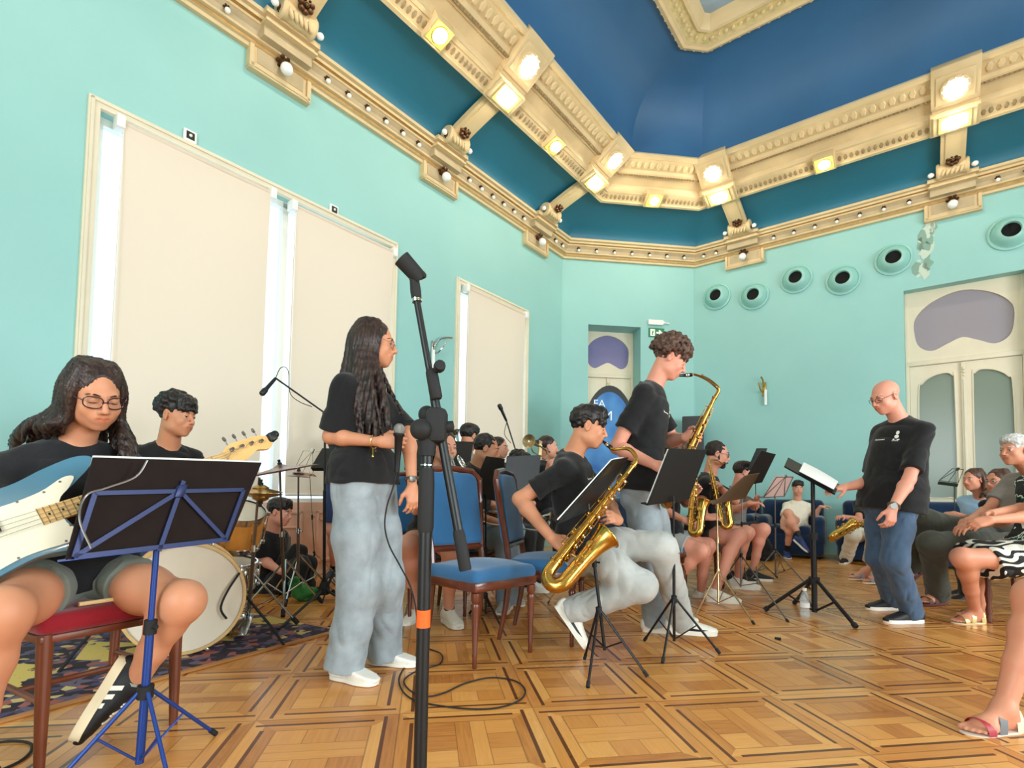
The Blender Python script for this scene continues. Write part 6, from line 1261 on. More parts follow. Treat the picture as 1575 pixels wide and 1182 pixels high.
def sax(label, M, T, B, bell, m=M_LACQ, nk=24, neck_dir=None):
    a = nrm(B - T); L = np.linalg.norm(B - T); k = L / 0.62 * 0.84; f = nrm(bell - a * (bell @ a)); sd = np.cross(a, f); loc = T; e = empty('saxophone', loc, label, 'saxophone', 'saxophones')
    r = lambda t: (0.0115 + 0.0185 * t) * k
    path, rad = [], []
    for t in np.linspace(0, 1, 12): path.append(T + a * (L - 0.05 * k) * t); rad.append(r(t))
    c = T + a * (L - 0.05 * k) + f * 0.046 * k
    for q in np.linspace(0.2, PI, 10): path.append(c - f * 0.046 * k * math.cos(q) + a * 0.052 * k * math.sin(q)); rad.append((0.031 + 0.005 * q / PI) * k)
    for t, o, rr_ in ((0.07, 0.002, 0.036), (0.14, 0.006, 0.038), (0.19, 0.010, 0.041), (0.23, 0.015, 0.046), (0.265, 0.020, 0.054), (0.285, 0.024, 0.062), (0.293, 0.026, 0.067)): path.append(c + f * (0.046 + o) * k - a * t * k); rad.append(rr_ * k)
    mb = MB(); mb.tube(path, rad, nk, caps=False); ins = list(zip(path, rad))[-8:][::-1]; mb.tube([p - a * 0.0 for p, _ in ins], [q * 0.95 for _, q in ins], nk, caps=True)
    rim = path[-1]; Rr = frame(nrm(path[-1] - path[-2])); mb.tube([rim + Rr @ V3(rad[-1] * math.cos(t), rad[-1] * math.sin(t), 0) for t in np.linspace(0, 2 * PI, 25)[:-1]], 0.004 * k, 6, closed=True)
    for t in (0.0, 0.5, 0.93): mb.lathe([(r(t) + 0.001, -0.006 * k), (r(t) + 0.005 * k, -0.004 * k), (r(t) + 0.005 * k, 0.004 * k), (r(t) + 0.001, 0.006 * k)], T + a * (L - 0.05 * k) * t, a, 18)
    mb.tube([c - f * 0.01 * k - a * 0.12 * k, c + f * 0.03 * k - a * 0.12 * k], 0.006 * k, 6)
    mb.build('body', m, e, loc=loc, smooth=60)
    nd = nrm(T - M) if neck_dir is None else nrm(neck_dir); mp = M + nd * 0.075
    if neck_dir is None: mid = [mp + nd * 0.02, (mp + T) / 2 - a * 0.055 * k, T - a * 0.05 * k - nd * 0.03 * k, T - a * 0.025 * k, T + a * 0.015 * k]
    else: mid = [mp + nd * 0.02, mp + (T - mp) * 0.5 - a * 0.05 * k, T - a * 0.088 * k - nd * 0.032 * k, T - a * 0.052 * k + nd * 0.004 * k, T + a * 0.015 * k]
    sm = smooth_loop([mp] + mid, 5, False); n_ = len(sm); mb = MB(); mb.tube(sm, list(np.linspace(0.0062 * k, 0.0125 * k, n_)), 12); q = sm[n_ // 2]; mb.tube([sm[i] - a * 0.012 * k for i in range(n_ // 3, n_ - 4)], 0.0022 * k, 5); mb.ball(sm[n_ // 3] - a * 0.012 * k, 0.008 * k, None, 8, 6); mb.build('neck', m, e, loc=loc, smooth=60)
    mb = MB(); mb.lathe([(0.004, 0.0), (0.0075, 0.008), (0.0115, 0.05), (0.0125, 0.085), (0.010, 0.088), (0, 0.088)], M - nd * 0.012, nd, 14); mb.build('mouthpiece', M_EBON, e, loc=loc)
    mb = MB(); mb.lathe([(0.0128, 0), (0.0135, 0.001), (0.0135, 0.02), (0.0128, 0.021)], M + nd * 0.035, nd, 14); mb.build('ligature', M_SILV, e, loc=loc)
    rr_ = np.random.default_rng(5); off = lambda t, ang, o: T + a * (L - 0.05 * k) * t + (f * math.cos(ang) + sd * math.sin(ang)) * (r(t) + o)
    for t, ang, cr in [(0.16, 0.5, 0.009), (0.24, 0.55, 0.010), (0.33, 0.5, 0.012), (0.41, 0.45, 0.013), (0.50, 0.4, 0.013), (0.60, 0.35, 0.015), (0.68, 0.3, 0.016), (0.77, 0.3, 0.017), (0.87, 0.3, 0.019), (0.2, -0.9, 0.009), (0.3, -1.0, 0.010), (0.45, -1.2, 0.012), (0.58, -1.3, 0.013), (0.28, 2.2, 0.010), (0.4, 2.3, 0.011), (0.52, 2.2, 0.012), (0.7, 2.2, 0.014), (0.36, -2.2, 0.011), (0.64, -2.0, 0.013)]:
        d = f * math.cos(ang) + sd * math.sin(ang); mb = MB(); mb.lathe([(0.0, 0.0), (cr * 0.7 * k, 0.0), (cr * k, 0.002 * k), (cr * k, 0.007 * k), (cr * 0.8 * k, 0.0095 * k), (0.0, 0.0085 * k)], off(t, ang, 0.004 * k), d, 14); mb.m = 1
        mb.ball(off(t, ang, 0.0145 * k), (0.006 * k, 0.006 * k, 0.003 * k), frame(d), 8, 6); mb.build('key', [m, M_PEARL if 0.1 < ang < 1 and t < 0.8 else m], e, loc=loc)
    mb = MB()
    for ang, t0, t1 in ((0.95, 0.1, 0.9), (-0.35, 0.14, 0.85), (-1.6, 0.1, 0.7), (1.7, 0.2, 0.95), (2.8, 0.12, 0.8)):
        mb.tube([off(t, ang, 0.011 * k) for t in (t0, (t0 + t1) / 2, t1)], 0.0026 * k, 6)
        for t in np.linspace(t0, t1, 6): mb.tube([off(t, ang, -0.001), off(t, ang, 0.012 * k)], 0.0025 * k, 5); mb.ball(off(t, ang, 0.011 * k), 0.0048 * k, None, 6, 5)
    mb.build('key_rods', m, e, loc=loc)
    for t, s2 in ((0.10, 1), (0.19, 1), (0.05, -1), (0.15, -1)):
        mb = MB(); p = c + f * 0.05 * k - a * t * k + sd * s2 * 0.043 * k; mb.lathe([(0, 0), (0.02 * k, 0), (0.022 * k, 0.003), (0.022 * k, 0.009 * k), (0, 0.011 * k)], p, sd * s2, 16)
        for g in (-1, 1): mb.tube(smooth_loop([p + a * g * 0.025 * k, p + a * g * 0.02 * k + sd * s2 * 0.02 * k, p + sd * s2 * 0.026 * k], 4, False), 0.003 * k, 5)
        mb.build('bell_key', m, e, loc=loc)
    return e
sax('bright gold saxophone held by the seated boy in the foreground', mouth(ALTO), P(974, 716, 2.86), P(836, 890, 2.62), V3(0.8, -0.25, -0.1), M_LACQ)
sax('worn brass tenor saxophone raised by the tall standing boy', mouth(TENOR), P(1099, 612, 3.26), P(1022, 772, 3.27), V3(0.55, 0.7, 0.1), M_LACQ2, neck_dir=V3(1, -0.15, 0.05))
sax('alto saxophone held upright between the tall boy and the bearded man', mouth(ALTO2), P(1070, 715, 4.32), P(1062, 822, 4.15), V3(0.6, -0.6, 0), M_LACQ)
sax('saxophone standing upright in front of the bearded man', mouth(BEARD), P(1092, 716, 4.66), P(1112, 812, 4.55), V3(0.75, -0.4, 0), M_LACQ)
sax('saxophone lying across white trousers on the blue sofa', P(1360, 775, 6.95), P(1345, 795, 6.9), P(1277, 832, 6.7), V3(0.1, -0.5, 0.7), M_LACQ)
mb = MB(); b = P(912, 868, 2.7); e = empty('saxophone_stick', FL(843, 928), 'thin metal stick slanting below the bright gold saxophone', 'stick'); mb.tube([FL(843, 928) + V3(0, 0, 0.01), P(884, 872, 2.95)], 0.004, 6); mb.build('rod', M_SILV, e, loc=FL(843, 928)); mb = MB(); mb.tube([FL(843, 928) + V3(0, 0, 0.0), FL(843, 928) + V3(0.01, 0, 0.02)], 0.007, 6); mb.build('rubber_tip', M_RUB, e, loc=FL(843, 928))
def brass(label, name, cat, M, d, up, kind, m):
    d = nrm(d); s = nrm(np.cross(d, up)); u = np.cross(s, d); loc = M; e = empty(name, loc, label, cat); g = lambda x, y, z: M + d * x + s * y + u * z
    mb = MB(); mb.lathe([(0.012, 0), (0.013, 0.004), (0.006, 0.02), (0.005, 0.06), (0, 0.06)], M, d, 12); mb.build('mouthpiece', M_SILV, e, loc=loc)
    mb = MB()
    if kind == 'trumpet':
        mb.tube(smooth_loop([g(0.05, 0, 0), g(0.3, 0, 0), g(0.42, 0, 0), g(0.46, 0, -0.04), g(0.42, 0, -0.085), g(0.2, 0, -0.085)], 5, False), 0.006, 8); mb.tube(smooth_loop([g(0.2, 0.02, -0.085), g(0.05, 0.02, -0.085), g(0.0, 0.02, -0.045), g(0.05, 0.02, 0.0), g(0.3, 0.02, 0.0)], 5, False), 0.007, 8)
        mb.lathe([(0.008, 0), (0.012, 0.08), (0.02, 0.13), (0.04, 0.17), (0.062, 0.19), (0.058, 0.188), (0.03, 0.16), (0.0, 0.15)], g(0.3, 0.02, 0), d, 20); mb.build('tubing', m, e, loc=loc)
        for i in range(3): mb = MB(); mb.lathe([(0.009, -0.14), (0.0095, -0.13), (0.0095, 0.0), (0.004, 0.004), (0.004, 0.03), (0.008, 0.031), (0.008, 0.036), (0, 0.036)], g(0.2 + 0.026 * i, 0.01, 0.02), u, 12); mb.build('valve', m, e, loc=loc)
    else:
        mb.tube(smooth_loop([g(0.05, 0, 0), g(0.14, 0, 0), g(0.18, 0, -0.06), g(0.15, 0, -0.25), g(0.05, 0.02, -0.3), g(-0.02, 0.04, -0.2), g(-0.02, 0.05, 0.05)], 6, False), [0.008] * 6 + list(np.linspace(0.01, 0.035, 31)), 12); mb.lathe([(0.035, 0), (0.045, 0.1), (0.07, 0.17), (0.1, 0.2), (0.09, 0.195), (0.04, 0.12), (0, 0.08)], g(-0.02, 0.05, 0.04), u, 20); mb.build('tubing', m, e, loc=loc)
        for i in range(3): mb = MB(); mb.lathe([(0.013, -0.15), (0.013, 0), (0.005, 0.004), (0.005, 0.03), (0.01, 0.032), (0, 0.036)], g(0.06 + 0.03 * i, 0, -0.03), u, 12); mb.build('valve', m, e, loc=loc)
brass('silver trumpet pointing steeply down behind the empty blue chair', 'trumpet', 'trumpet', mouth(TROMB), V3(0.3, -0.4, -0.75), V3(0.5, -0.5, 0.6), 'trumpet', M_SILV)
brass('silver horn with its bell up behind the man in profile', 'baritone_horn', 'horn', P(716, 700, 4.72), V3(-0.3, -0.8, -0.1), V3(-0.5, 0.1, 0.9), 'horn', M_SILV)
brass('brass trumpet held before the girl with tied-back hair', 'trumpet', 'trumpet', P(845, 695, 5.1), V3(-0.35, -0.8, 0.1), V3(0.1, 0.2, 1), 'trumpet', M_TAN)
brass('small horn resting on the grey-blue jeans behind the empty blue chair', 'trumpet', 'trumpet', P(742, 786, 3.80), V3(0.9, -0.15, -0.1), V3(0, 0.2, 1), 'trumpet', M_SILV)

# ---- bass guitar
def bass():
    en, nut = P(60, 797, 1.62), P(346, 704, 2.0); X = nrm(nut - en); Z = nrm(V3(0.5, -0.8, 0.28) - X * (X @ V3(0.12, -0.95, 0.28))); Y = np.cross(Z, X); k = np.linalg.norm(nut - en) / 0.59; O = en - X * 0.27 * k
    g = lambda v: O + (X * v[0] + Y * v[1] + Z * v[2]) * k; loc = O; e = empty('bass_guitar', loc, 'ice-blue electric bass guitar with cream pickguard across the seated bassist', 'bass guitar')
    out = [(.33, .032), (.355, .055), (.40, .085), (.455, .125), (.475, .160), (.43, .178), (.34, .165), (.24, .140), (.13, .143), (.02, .168), (-.09, .160), (-.165, .095), (-.185, 0), (-.165, -.10), (-.08, -.165), (.03, -.172), (.13, -.143), (.23, -.128), (.31, -.145), (.375, -.150), (.392, -.125), (.36, -.085), (.335, -.05)]
    sm = smooth_loop([V3(x, y, 0) for x, y in out], 5); pts = [(q[0], q[1]) for q in sm]; cen = np.mean(sm, 0)
    mb = MB(); rings = [(0.985, -.004), (1.0, .004), (1.0, .034), (0.985, .042)]; n_ = len(pts); vs = []
    for s_, z in rings:
        for x, y in pts: vs.append(g(V3(cen[0] + (x - cen[0]) * s_, cen[1] + (y - cen[1]) * s_, z - .042)))
    mb.add(vs, [tuple(range(n_))[::-1], tuple(range(3 * n_, 4 * n_))] + [(r * n_ + i, r * n_ + (i + 1) % n_, (r + 1) * n_ + (i + 1) % n_, (r + 1) * n_ + i) for r in range(3) for i in range(n_)])
    mb.build('body', mat('ice_blue_lacquer', (78, 124, 146), 0.15, coat=0.5), e, loc=loc, smooth=50)
    pg = [(.335, .035), (.375, .072), (.40, .105), (.37, .112), (.30, .085), (.2, .075), (.08, .082), (-.02, .088), (-.06, .06), (-.02, .03), (.0, -.05), (-.03, -.10), (.0, -.145), (.1, -.13), (.2, -.11), (.30, -.115), (.355, -.115), (.35, -.09), (.325, -.045)]
    mb = MB(); vs, fs = shape_mesh([[(q[0], q[1]) for q in smooth_loop([V3(x, y, 0) for x, y in pg], 4)]], 0.0015); mb.add([g(v + V3(0, 0, 0.0015)) for v in vs], fs); pgo = mb.build('pickguard', mat('cream_pickguard', (238, 230, 206), 0.25), e, loc=loc)
    mb = MB()
    for x, y in ((.36, .10), (.24, .074), (.1, .078), (.3, -.108), (.18, -.108), (.05, -.13), (.33, -.06), (.31, .08)): mb.ball(g(V3(x, y, .0035)), (.004, .004, .0015), np.array([X, Y, Z]).T, 8, 6)
    mb.build('screws', M_CHROMEDK, pgo, loc=loc)
    R = np.array([X, Y, Z]).T; mb = MB(); w0, w1 = .031, .020
    def slab(x0, x1, a, b, z0, z1): mb.add([g(V3(x, y, z)) for z in (z0, z1) for x, y in ((x0, -a), (x1, -b), (x1, b), (x0, a))], [(0, 3, 2, 1), (4, 5, 6, 7), (0, 1, 5, 4), (1, 2, 6, 5), (2, 3, 7, 6), (3, 0, 4, 7)])
    slab(.27, .86, w0, w1, -.012, .006); M_MAPLE = mat('maple', (224, 178, 112), 0.3, vary=(18, 0.1), coat=0.4); mb.m = 1
    for i in range(1, 21):
        x = .86 * 2 ** (-i / 12); w = w0 + (w1 - w0) * (x - .27) / .59; mb.tube([g(V3(x, -w, .0068)), g(V3(x, w, .0068))], .0011, 5)
    nk = mb.build('neck', [M_MAPLE, M_CHROMEDK], e, loc=loc); mb = MB()
    for i in (3, 5, 7, 9, 12, 15, 17, 19): x = .86 * (2 ** (-i / 12) + 2 ** (-(i - 1) / 12)) / 2; mb.lathe([(0.004, 0), (0.004, .0008), (0, .0008)], g(V3(x, 0, .0062)), Z, 10)
    mb.build('fret_dots', M_BLACK, nk, loc=loc)
    hs_ = [(.86, -.020), (.86, .020), (.885, .042), (.91, .050), (.99, .050), (1.03, .045), (1.055, .028), (1.06, .0), (1.045, -.02), (1.02, -.022), (.99, -.012), (.96, -.026), (.92, -.040), (.885, -.030)]
    mb = MB(); sm = smooth_loop([V3(x, y, 0) for x, y in hs_], 3); mb.prism([(q[0], q[1]) for q in sm], .014, lambda v: g(V3(v[0], v[1], v[2] - .014))); hd = mb.build('headstock', M_MAPLE, e, loc=loc)
    for i in range(4):
        x = .895 + .040 * i; mb = MB(); mb.lathe([(.0075, 0), (.0075, .006), (.006, .007), (.006, .015), (0, .015)], g(V3(x, .022 - .004 * (i == 3), 0)), Z, 12); mb.tube([g(V3(x, .045, -.006)), g(V3(x, .068, -.006))], .003, 6); mb.lathe([(0, -.0035), (.010, -.003), (.012, 0), (.010, .003), (0, .0035)], g(V3(x, .078, -.006)), X * 0.6 + Z * 0.8, 6, x=Y); mb.build('tuning_peg', M_CHROMEDK, hd, loc=loc)
    mb = MB(); mb.box(g(V3(1.065, .022, -.0)), (.03, .04, .035), R, .008); mb.ball(g(V3(1.085, .03, .0)), .016, None, 10, 8); mb.build('clip_on_tuner', M_BLACK, e, loc=loc)
    mb = MB()
    for i in range(4): y = -.027 + .018 * i; mb.tube([g(V3(-.02, y, .012)), g(V3(.86, y * .58, .0105)), g(V3(.895 + .04 * i, .022, .008))], .0012 - .00012 * i, 5)
    mb.build('strings', M_SILV, e, loc=loc)
    mb = MB(); mb.box(g(V3(-.02, 0, .005)), (.05, .08, .012), R, .002); mb.build('bridge', M_STEEL, e, loc=loc)
    mb = MB(); mb.box(g(V3(.16, .02, .006)), (.028, .055, .014), R, .004); mb.box(g(V3(.13, -.03, .006)), (.028, .055, .014), R, .004); mb.build('pickup', M_BLACK, e, loc=loc)
    for x, y in ((-.03, -.12), (.02, -.145)): mb = MB(); mb.lathe([(.011, 0), (.011, .012), (.008, .016), (0, .016)], g(V3(x, y, .002)), Z, 14); mb.build('control_knob', M_STEEL, e, loc=loc)
bass()

# ---- music stands
def music_stand(label, base, desk, m, leg_ends=None, zc=0.34, style='board', md=None, pr=0.0085, rl=0.0065, group='music stands', top=None, zb=0.05, az=0.3, reach_=0.27, ledge=True, thick=0.006):
    """desk: four corners bottom-left, bottom-right, top-right, top-left."""
    base = np.array(base, float); base[2] = 0; e = empty('music_stand', base, label, 'music stand', group); loc = base; bl, br, tr, tl = [np.array(q, float) for q in desk]; md = md or m; pn = np.cross(br - bl, tl - bl); tr = CAM + (tr - CAM) * (((bl - CAM) @ pn) / ((tr - CAM) @ pn))
    x = nrm(br - bl); y = nrm((tl + tr) / 2 - (bl + br) / 2); n = nrm(np.cross(x, y)); cen = (bl + br + tr + tl) / 4
    mb = MB()
    if style in ('board', 'folder'):
        mb.add([p + n * s_ for s_ in (-thick / 2, thick / 2) for p in (bl, br, tr, tl)], [(0, 3, 2, 1), (4, 5, 6, 7), (0, 1, 5, 4), (1, 2, 6, 5), (2, 3, 7, 6), (3, 0, 4, 7)])
        mb.build('desk', md, e, loc=loc, smooth=0)
    if style in ('lattice', 'folder'):
        back = n if (CAM - cen) @ n > 0 else -n; q = lambda u, v: (bl * (1 - u) + br * u) * (1 - v) + (tl * (1 - u) + tr * u) * v + back * 0.012; mb = MB(); v1 = 0.92 if style == 'lattice' else 0.63; u0, u1 = (0.02, 0.98) if style == 'lattice' else (0.03, 0.95); ui = 0.06 if style == 'lattice' else 0.015
        for a, b in (((u0, 0.02), (u1, 0.02)), ((u0, 0.02), (u0 + ui, v1)), ((u1, 0.02), (u1 - ui, v1)), ((u0 + ui, v1), (u1 - ui, v1)), ((0.5, -0.02), (0.5, v1 + 0.12)), ((u0, 0.02), (0.5, v1)), ((u1, 0.02), (0.5, v1))):
            p0, p1 = q(*a), q(*b); fw = nrm(np.cross(p1 - p0, n)); mb.box((p0 + p1) / 2, (np.linalg.norm(p1 - p0), 0.0135 if style == 'folder' else 0.006, 0.005), np.array([nrm(p1 - p0), fw, np.cross(nrm(p1 - p0), fw)]).T)
        mb.box(q(0.5, v1), (0.03, 0.045, 0.02), np.array([x, y, n]).T, 0.004); mb.build('lattice_frame', M_DBLUEMET if style == 'folder' else m, e, loc=loc)
    if ledge:
        back = n if (CAM - cen) @ n > 0 else -n; mb = MB(); mb.box((bl + br) / 2 - back * 0.02, (np.linalg.norm(br - bl), 0.006, 0.045), np.array([x, nrm(y - x * (x @ y)), np.cross(x, nrm(y - x * (x @ y)))]).T); mb.build('ledge', md if style == 'board' else m, e, loc=loc)
    tp = (bl + br) / 2 * 0.72 + (tl + tr) / 2 * 0.28 if top is None else np.array(top, float); mb = MB(); zm = zc + (tp[2] - zc) * 0.45; mid = base + (tp - base) * ((zm) / tp[2]); mb.tube([base + V3(0, 0, zb), mid], pr, 10); mb.build('lower_pole', m, e, loc=loc)
    mb = MB(); mb.tube([mid, tp], pr * 0.72, 10); mb.build('upper_pole', m, e, loc=loc)
    up = nrm(tp - base); mb = MB(); mb.tube([mid - up * 0.025, mid + up * 0.02], pr * 1.5, 10); mb.tube([mid, mid + V3(0.028, -0.012, 0)], pr * 0.6, 6); mb.build('clamp', M_RUB if m is not M_TAN else m, e, loc=loc)
    cl = base + up * zc; mb = MB(); mb.tube([cl - up * 0.02, cl + up * 0.02], pr * 1.9, 10); mb.build('collar', M_RUB if m is not M_TAN else m, e, loc=loc)
    ends = leg_ends or [base + V3(reach_ * math.cos(az + 2 * PI * i / 3), reach_ * math.sin(az + 2 * PI * i / 3), 0) for i in range(3)]
    for en in ends:
        en = np.array(en, float); en[2] = rl * 0.9; out = nrm((en - base) * V3(1, 1, 0)); s0 = cl + out * pr * 1.5; mb = MB(); mb.tube([s0, en], rl, 8); lg = mb.build('leg', m, e, loc=loc)
        mb = MB(); d = nrm(s0 - en); mb.tube([en, en + d * 0.03], rl * 1.45, 8); mb.build('rubber_foot', M_RUB, lg, loc=loc)
        mb = MB(); mb.tube([base + V3(0, 0, zb + 0.015) + out * pr, s0 * 0.52 + en * 0.48], rl * 0.62, 6); mb.build('brace', m, e, loc=loc)
    return e
def sheet(label, corners, off, th=0.002, m=M_PAPER, group='sheets of music'):
    bl, br, tr, tl = [np.array(q, float) for q in corners]; n = nrm(np.cross(br - bl, tl - bl)); n = n * (1 if off > 0 else -1); o = abs(off); c = (bl + br + tr + tl) / 4
    e = empty('sheet_music', c, label, 'sheet music', group); nu = 8; mb = MB(); vs = []
    for s_ in (0, 1):
        for i in range(nu + 1):
            u = i / nu
            for v in (0, 1): vs.append((bl * (1 - u) + br * u) * (1 - v) + (tl * (1 - u) + tr * u) * v + n * (o + s_ * th + 0.006 * math.sin(u * PI) * v))
    k = 2 * (nu + 1); fs = []
    for i in range(nu): b = 2 * i; fs += [(b, b + 1, b + 3, b + 2), (k + b, k + b + 2, k + b + 3, k + b + 1), (b, b + 2, k + b + 2, k + b), (b + 1, k + b + 1, k + b + 3, b + 3)]
    fs += [(0, k, k + 1, 1), (2 * nu, 2 * nu + 1, k + 2 * nu + 1, k + 2 * nu)]; mb.add(vs, fs); mb.build('paper', m, e, loc=c); return e
def planar(d): n = np.cross(d[1] - d[0], d[3] - d[0]); return [d[0], d[1], CAM + (d[2] - CAM) * (((d[0] - CAM) @ n) / ((d[2] - CAM) @ n)), d[3]]
dA = planar([P(100, 862, 1.47), P(352, 832, 1.90), P(402, 712, 1.98), P(143, 704, 1.55)])
music_stand('blue folding music stand with a black folder seen from behind, in front of the bassist', V3(-1.165, 1.72, 0), dA, M_BLUEMET, [FL(332, 1132), FL(70, 1225), FL(262, 1215)], 0.235, 'folder', M_FOLDER, 0.0125, 0.0065, top=P(241, 842, 1.715), zb=0.012)
off_ = [q + V3(-0.010, 0.007, 0) for q in dA]; sheet('thin white sheet edge showing along the top of the black folder on the blue stand', [off_[0] * .1 + off_[3] * .9, off_[1] * .1 + off_[2] * .9, off_[2] + V3(0, 0, .005), off_[3] + V3(0, 0, .005)], 0.006)
mb = MB(); e = empty('cable_on_stand', P(190, 760, 1.6), 'grey cable end hanging across the black folder of the blue stand', 'cable'); loc = P(190, 760, 1.6); nA = nrm(np.cross(dA[1] - dA[0], dA[3] - dA[0])); nA = nA if (CAM - loc) @ nA > 0 else -nA
mb.tube(smooth_loop([P(225, 709, 1.63) + nA * .006, P(205, 735, 1.61) + nA * .012, P(160, 752, 1.56) + nA * .016, P(128, 764, 1.53) + nA * .016, P(118, 800, 1.50) + nA * .016, P(135, 845, 1.50) + nA * .02], 6, False), 0.0032, 6); mb.build('cable', M_CHROMEDK, e, loc=loc)
dB = planar([P(857, 806, 2.66), P(917, 780, 2.98), P(966, 704, 3.02), P(944, 708, 2.74)])
music_stand('black music stand before the seated boy, tilted almost edge-on', FL(930, 1028), dB, M_BLKMET, [FL(899, 1016), FL(904, 1060), FL(996, 1043)], 0.29, top=P(905, 775, 2.74), zb=0.09)
sheet('white sheet on the black stand before the seated boy with the bright gold saxophone', [q * 0.97 + p * 0.03 for q, p in zip(dB, dB[2:] + dB[:2])], -0.012 if nrm(np.cross(dB[1] - dB[0], dB[3] - dB[0])) @ V3(-1, 0, 0.5) < 0 else 0.012, 0.006)
dC = planar([P(996, 777, 2.84), P(1059, 768, 3.14), P(1087, 692, 3.18), P(1030, 690, 2.88)])
music_stand('black music stand before the tall standing boy', FL(1037, 1003), dC, M_BLKMET, [FL(991, 987), FL(1107, 1007), FL(1019, 1022)], 0.30, top=P(1036, 764, 2.98), zb=0.06)
sheet('white sheet edge on the black stand before the tall standing boy', [q * 0.98 + p * 0.02 for q, p in zip(dC, dC[2:] + dC[:2])], -0.012 if nrm(np.cross(dC[1] - dC[0], dC[3] - dC[0])) @ V3(-1, 0, 0.5) < 0 else 0.012, 0.005)
dD = planar([P(1096, 776, 4.20), P(1146, 766, 4.5), P(1168, 728, 4.55), P(1146, 732, 4.25)])
music_stand('brass-coloured folding stand before the bearded man, nearest of the three pale stands', FL(1105, 940), dD, M_TAN, [FL(1066, 957), FL(1160, 962), FL(1130, 915)], 0.30, 'board', mat('brown_folder', (92, 74, 58), 0.5), pr=0.0075, top=P(1103, 775, 4.33))
dE = planar([P(1140, 748, 4.95), P(1172, 742, 5.2), P(1193, 699, 5.25), P(1172, 694, 5.0)])
music_stand('folding stand with an upright black folder, middle of the three pale stands', FL(1139, 912), dE, M_CHROMEDK, [FL(1104, 905), FL(1212, 958), FL(1150, 898)], 0.34, 'board', M_FOLDER, pr=0.007, top=P(1142, 748, 5.0))
dF = planar([P(1171, 766, 5.4), P(1205, 764, 5.75), P(1222, 731, 5.8), P(1192, 731, 5.45)])
music_stand('folding stand with a pinkish see-through desk left of the boy on the armchair', FL(1193, 893), dF, M_CHROMEDK, [FL(1150, 897), FL(1246, 907), FL(1206, 878)], 0.32, 'lattice', pr=0.008, top=P(1192, 760, 5.6))
sheet('pinkish sheet leaning in the see-through desk left of the boy on the armchair', [q * 0.97 + p * 0.03 for q, p in zip(dF, dF[2:] + dF[:2])], 0.004, 0.002, mat('pinkish_paper', (196, 160, 150), 0.8))
music_stand('slim grey folding stand between the pale stands and the armchair', FL(1163, 888), [P(1150, 722, 5.55), P(1168, 720, 5.8), P(1180, 690, 5.85), P(1164, 690, 5.6)], M_CHROMEDK, [FL(1140, 893), FL(1196, 890), FL(1165, 905)], 0.22, 'board', M_BLKMET, pr=0.007, top=P(1162, 722, 5.65))
dG = planar([P(1206, 718, 4.10), P(1284, 761, 3.74), P(1291, 747, 3.9), P(1212, 705, 4.26)])
music_stand('heavy black conductor stand with thick tripod legs', FL(1253, 948), dG, M_BLKMET, [FL(1176, 941), FL(1317, 968), FL(1222, 930)], 0.27, pr=0.02, rl=0.013, top=P(1250, 742, 3.95), zb=0.03, ledge=False, thick=0.012)
sheet('white score lying open on the conductor stand', [P(1229, 729, 3.99) + V3(0, 0, .012), P(1282, 757, 3.75) + V3(0, 0, .012), P(1289, 745, 3.88) + V3(0, 0, .012), P(1236, 715, 4.13) + V3(0, 0, .012)], 0.004, 0.004)
music_stand('dark wire music stand behind the audience, before the glazed door', FL(1468, 885), [P(1443, 741, 6.3), P(1474, 745, 6.2), P(1484, 722, 6.3), P(1464, 721, 6.4)], mat('dark_green_wire', (34, 54, 48), 0.5), None, 0.3, 'lattice', pr=0.007, top=P(1468, 742, 6.25))
music_stand('black music stand behind the singer, left of her back', FL(523, 919), [P(478, 720, 4.35), P(540, 720, 4.3), P(545, 692, 4.4), P(496, 690, 4.45)], M_BLKMET, None, 0.3, top=P(518, 716, 4.4))
music_stand('wide black music stand far behind the foreground microphone stand', FL(676, 914), [P(622, 722, 4.62), P(722, 722, 4.58), P(728, 680, 4.68), P(626, 677, 4.72)], M_BLKMET, None, 0.3, top=P(676, 720, 4.65))
music_stand('black music stand between the two blue chairs, nearer of the pair', FL(747, 952), [P(722, 762, 3.62), P(768, 772, 3.9), P(776, 706, 3.95), P(748, 702, 3.68)], M_BLKMET, [FL(722, 945), FL(772, 968), FL(752, 930)], 0.16, top=P(747, 762, 3.75), zb=0.03)
music_stand('black music stand before the curly-haired boy, farther of the pair', FL(790, 915), [P(772, 752, 4.4), P(826, 758, 4.6), P(832, 700, 4.65), P(780, 703, 4.45)], M_BLKMET, None, 0.25, top=P(798, 755, 4.5))
music_stand('thin silver wire music stand before the large window, left of the singer', FL(486, 900), [P(452, 726, 4.9), P(482, 730, 4.8), P(500, 693, 4.9), P(466, 692, 5.0)], M_SILV, None, 0.3, 'lattice', pr=0.006, rl=0.004, top=P(476, 726, 4.85))

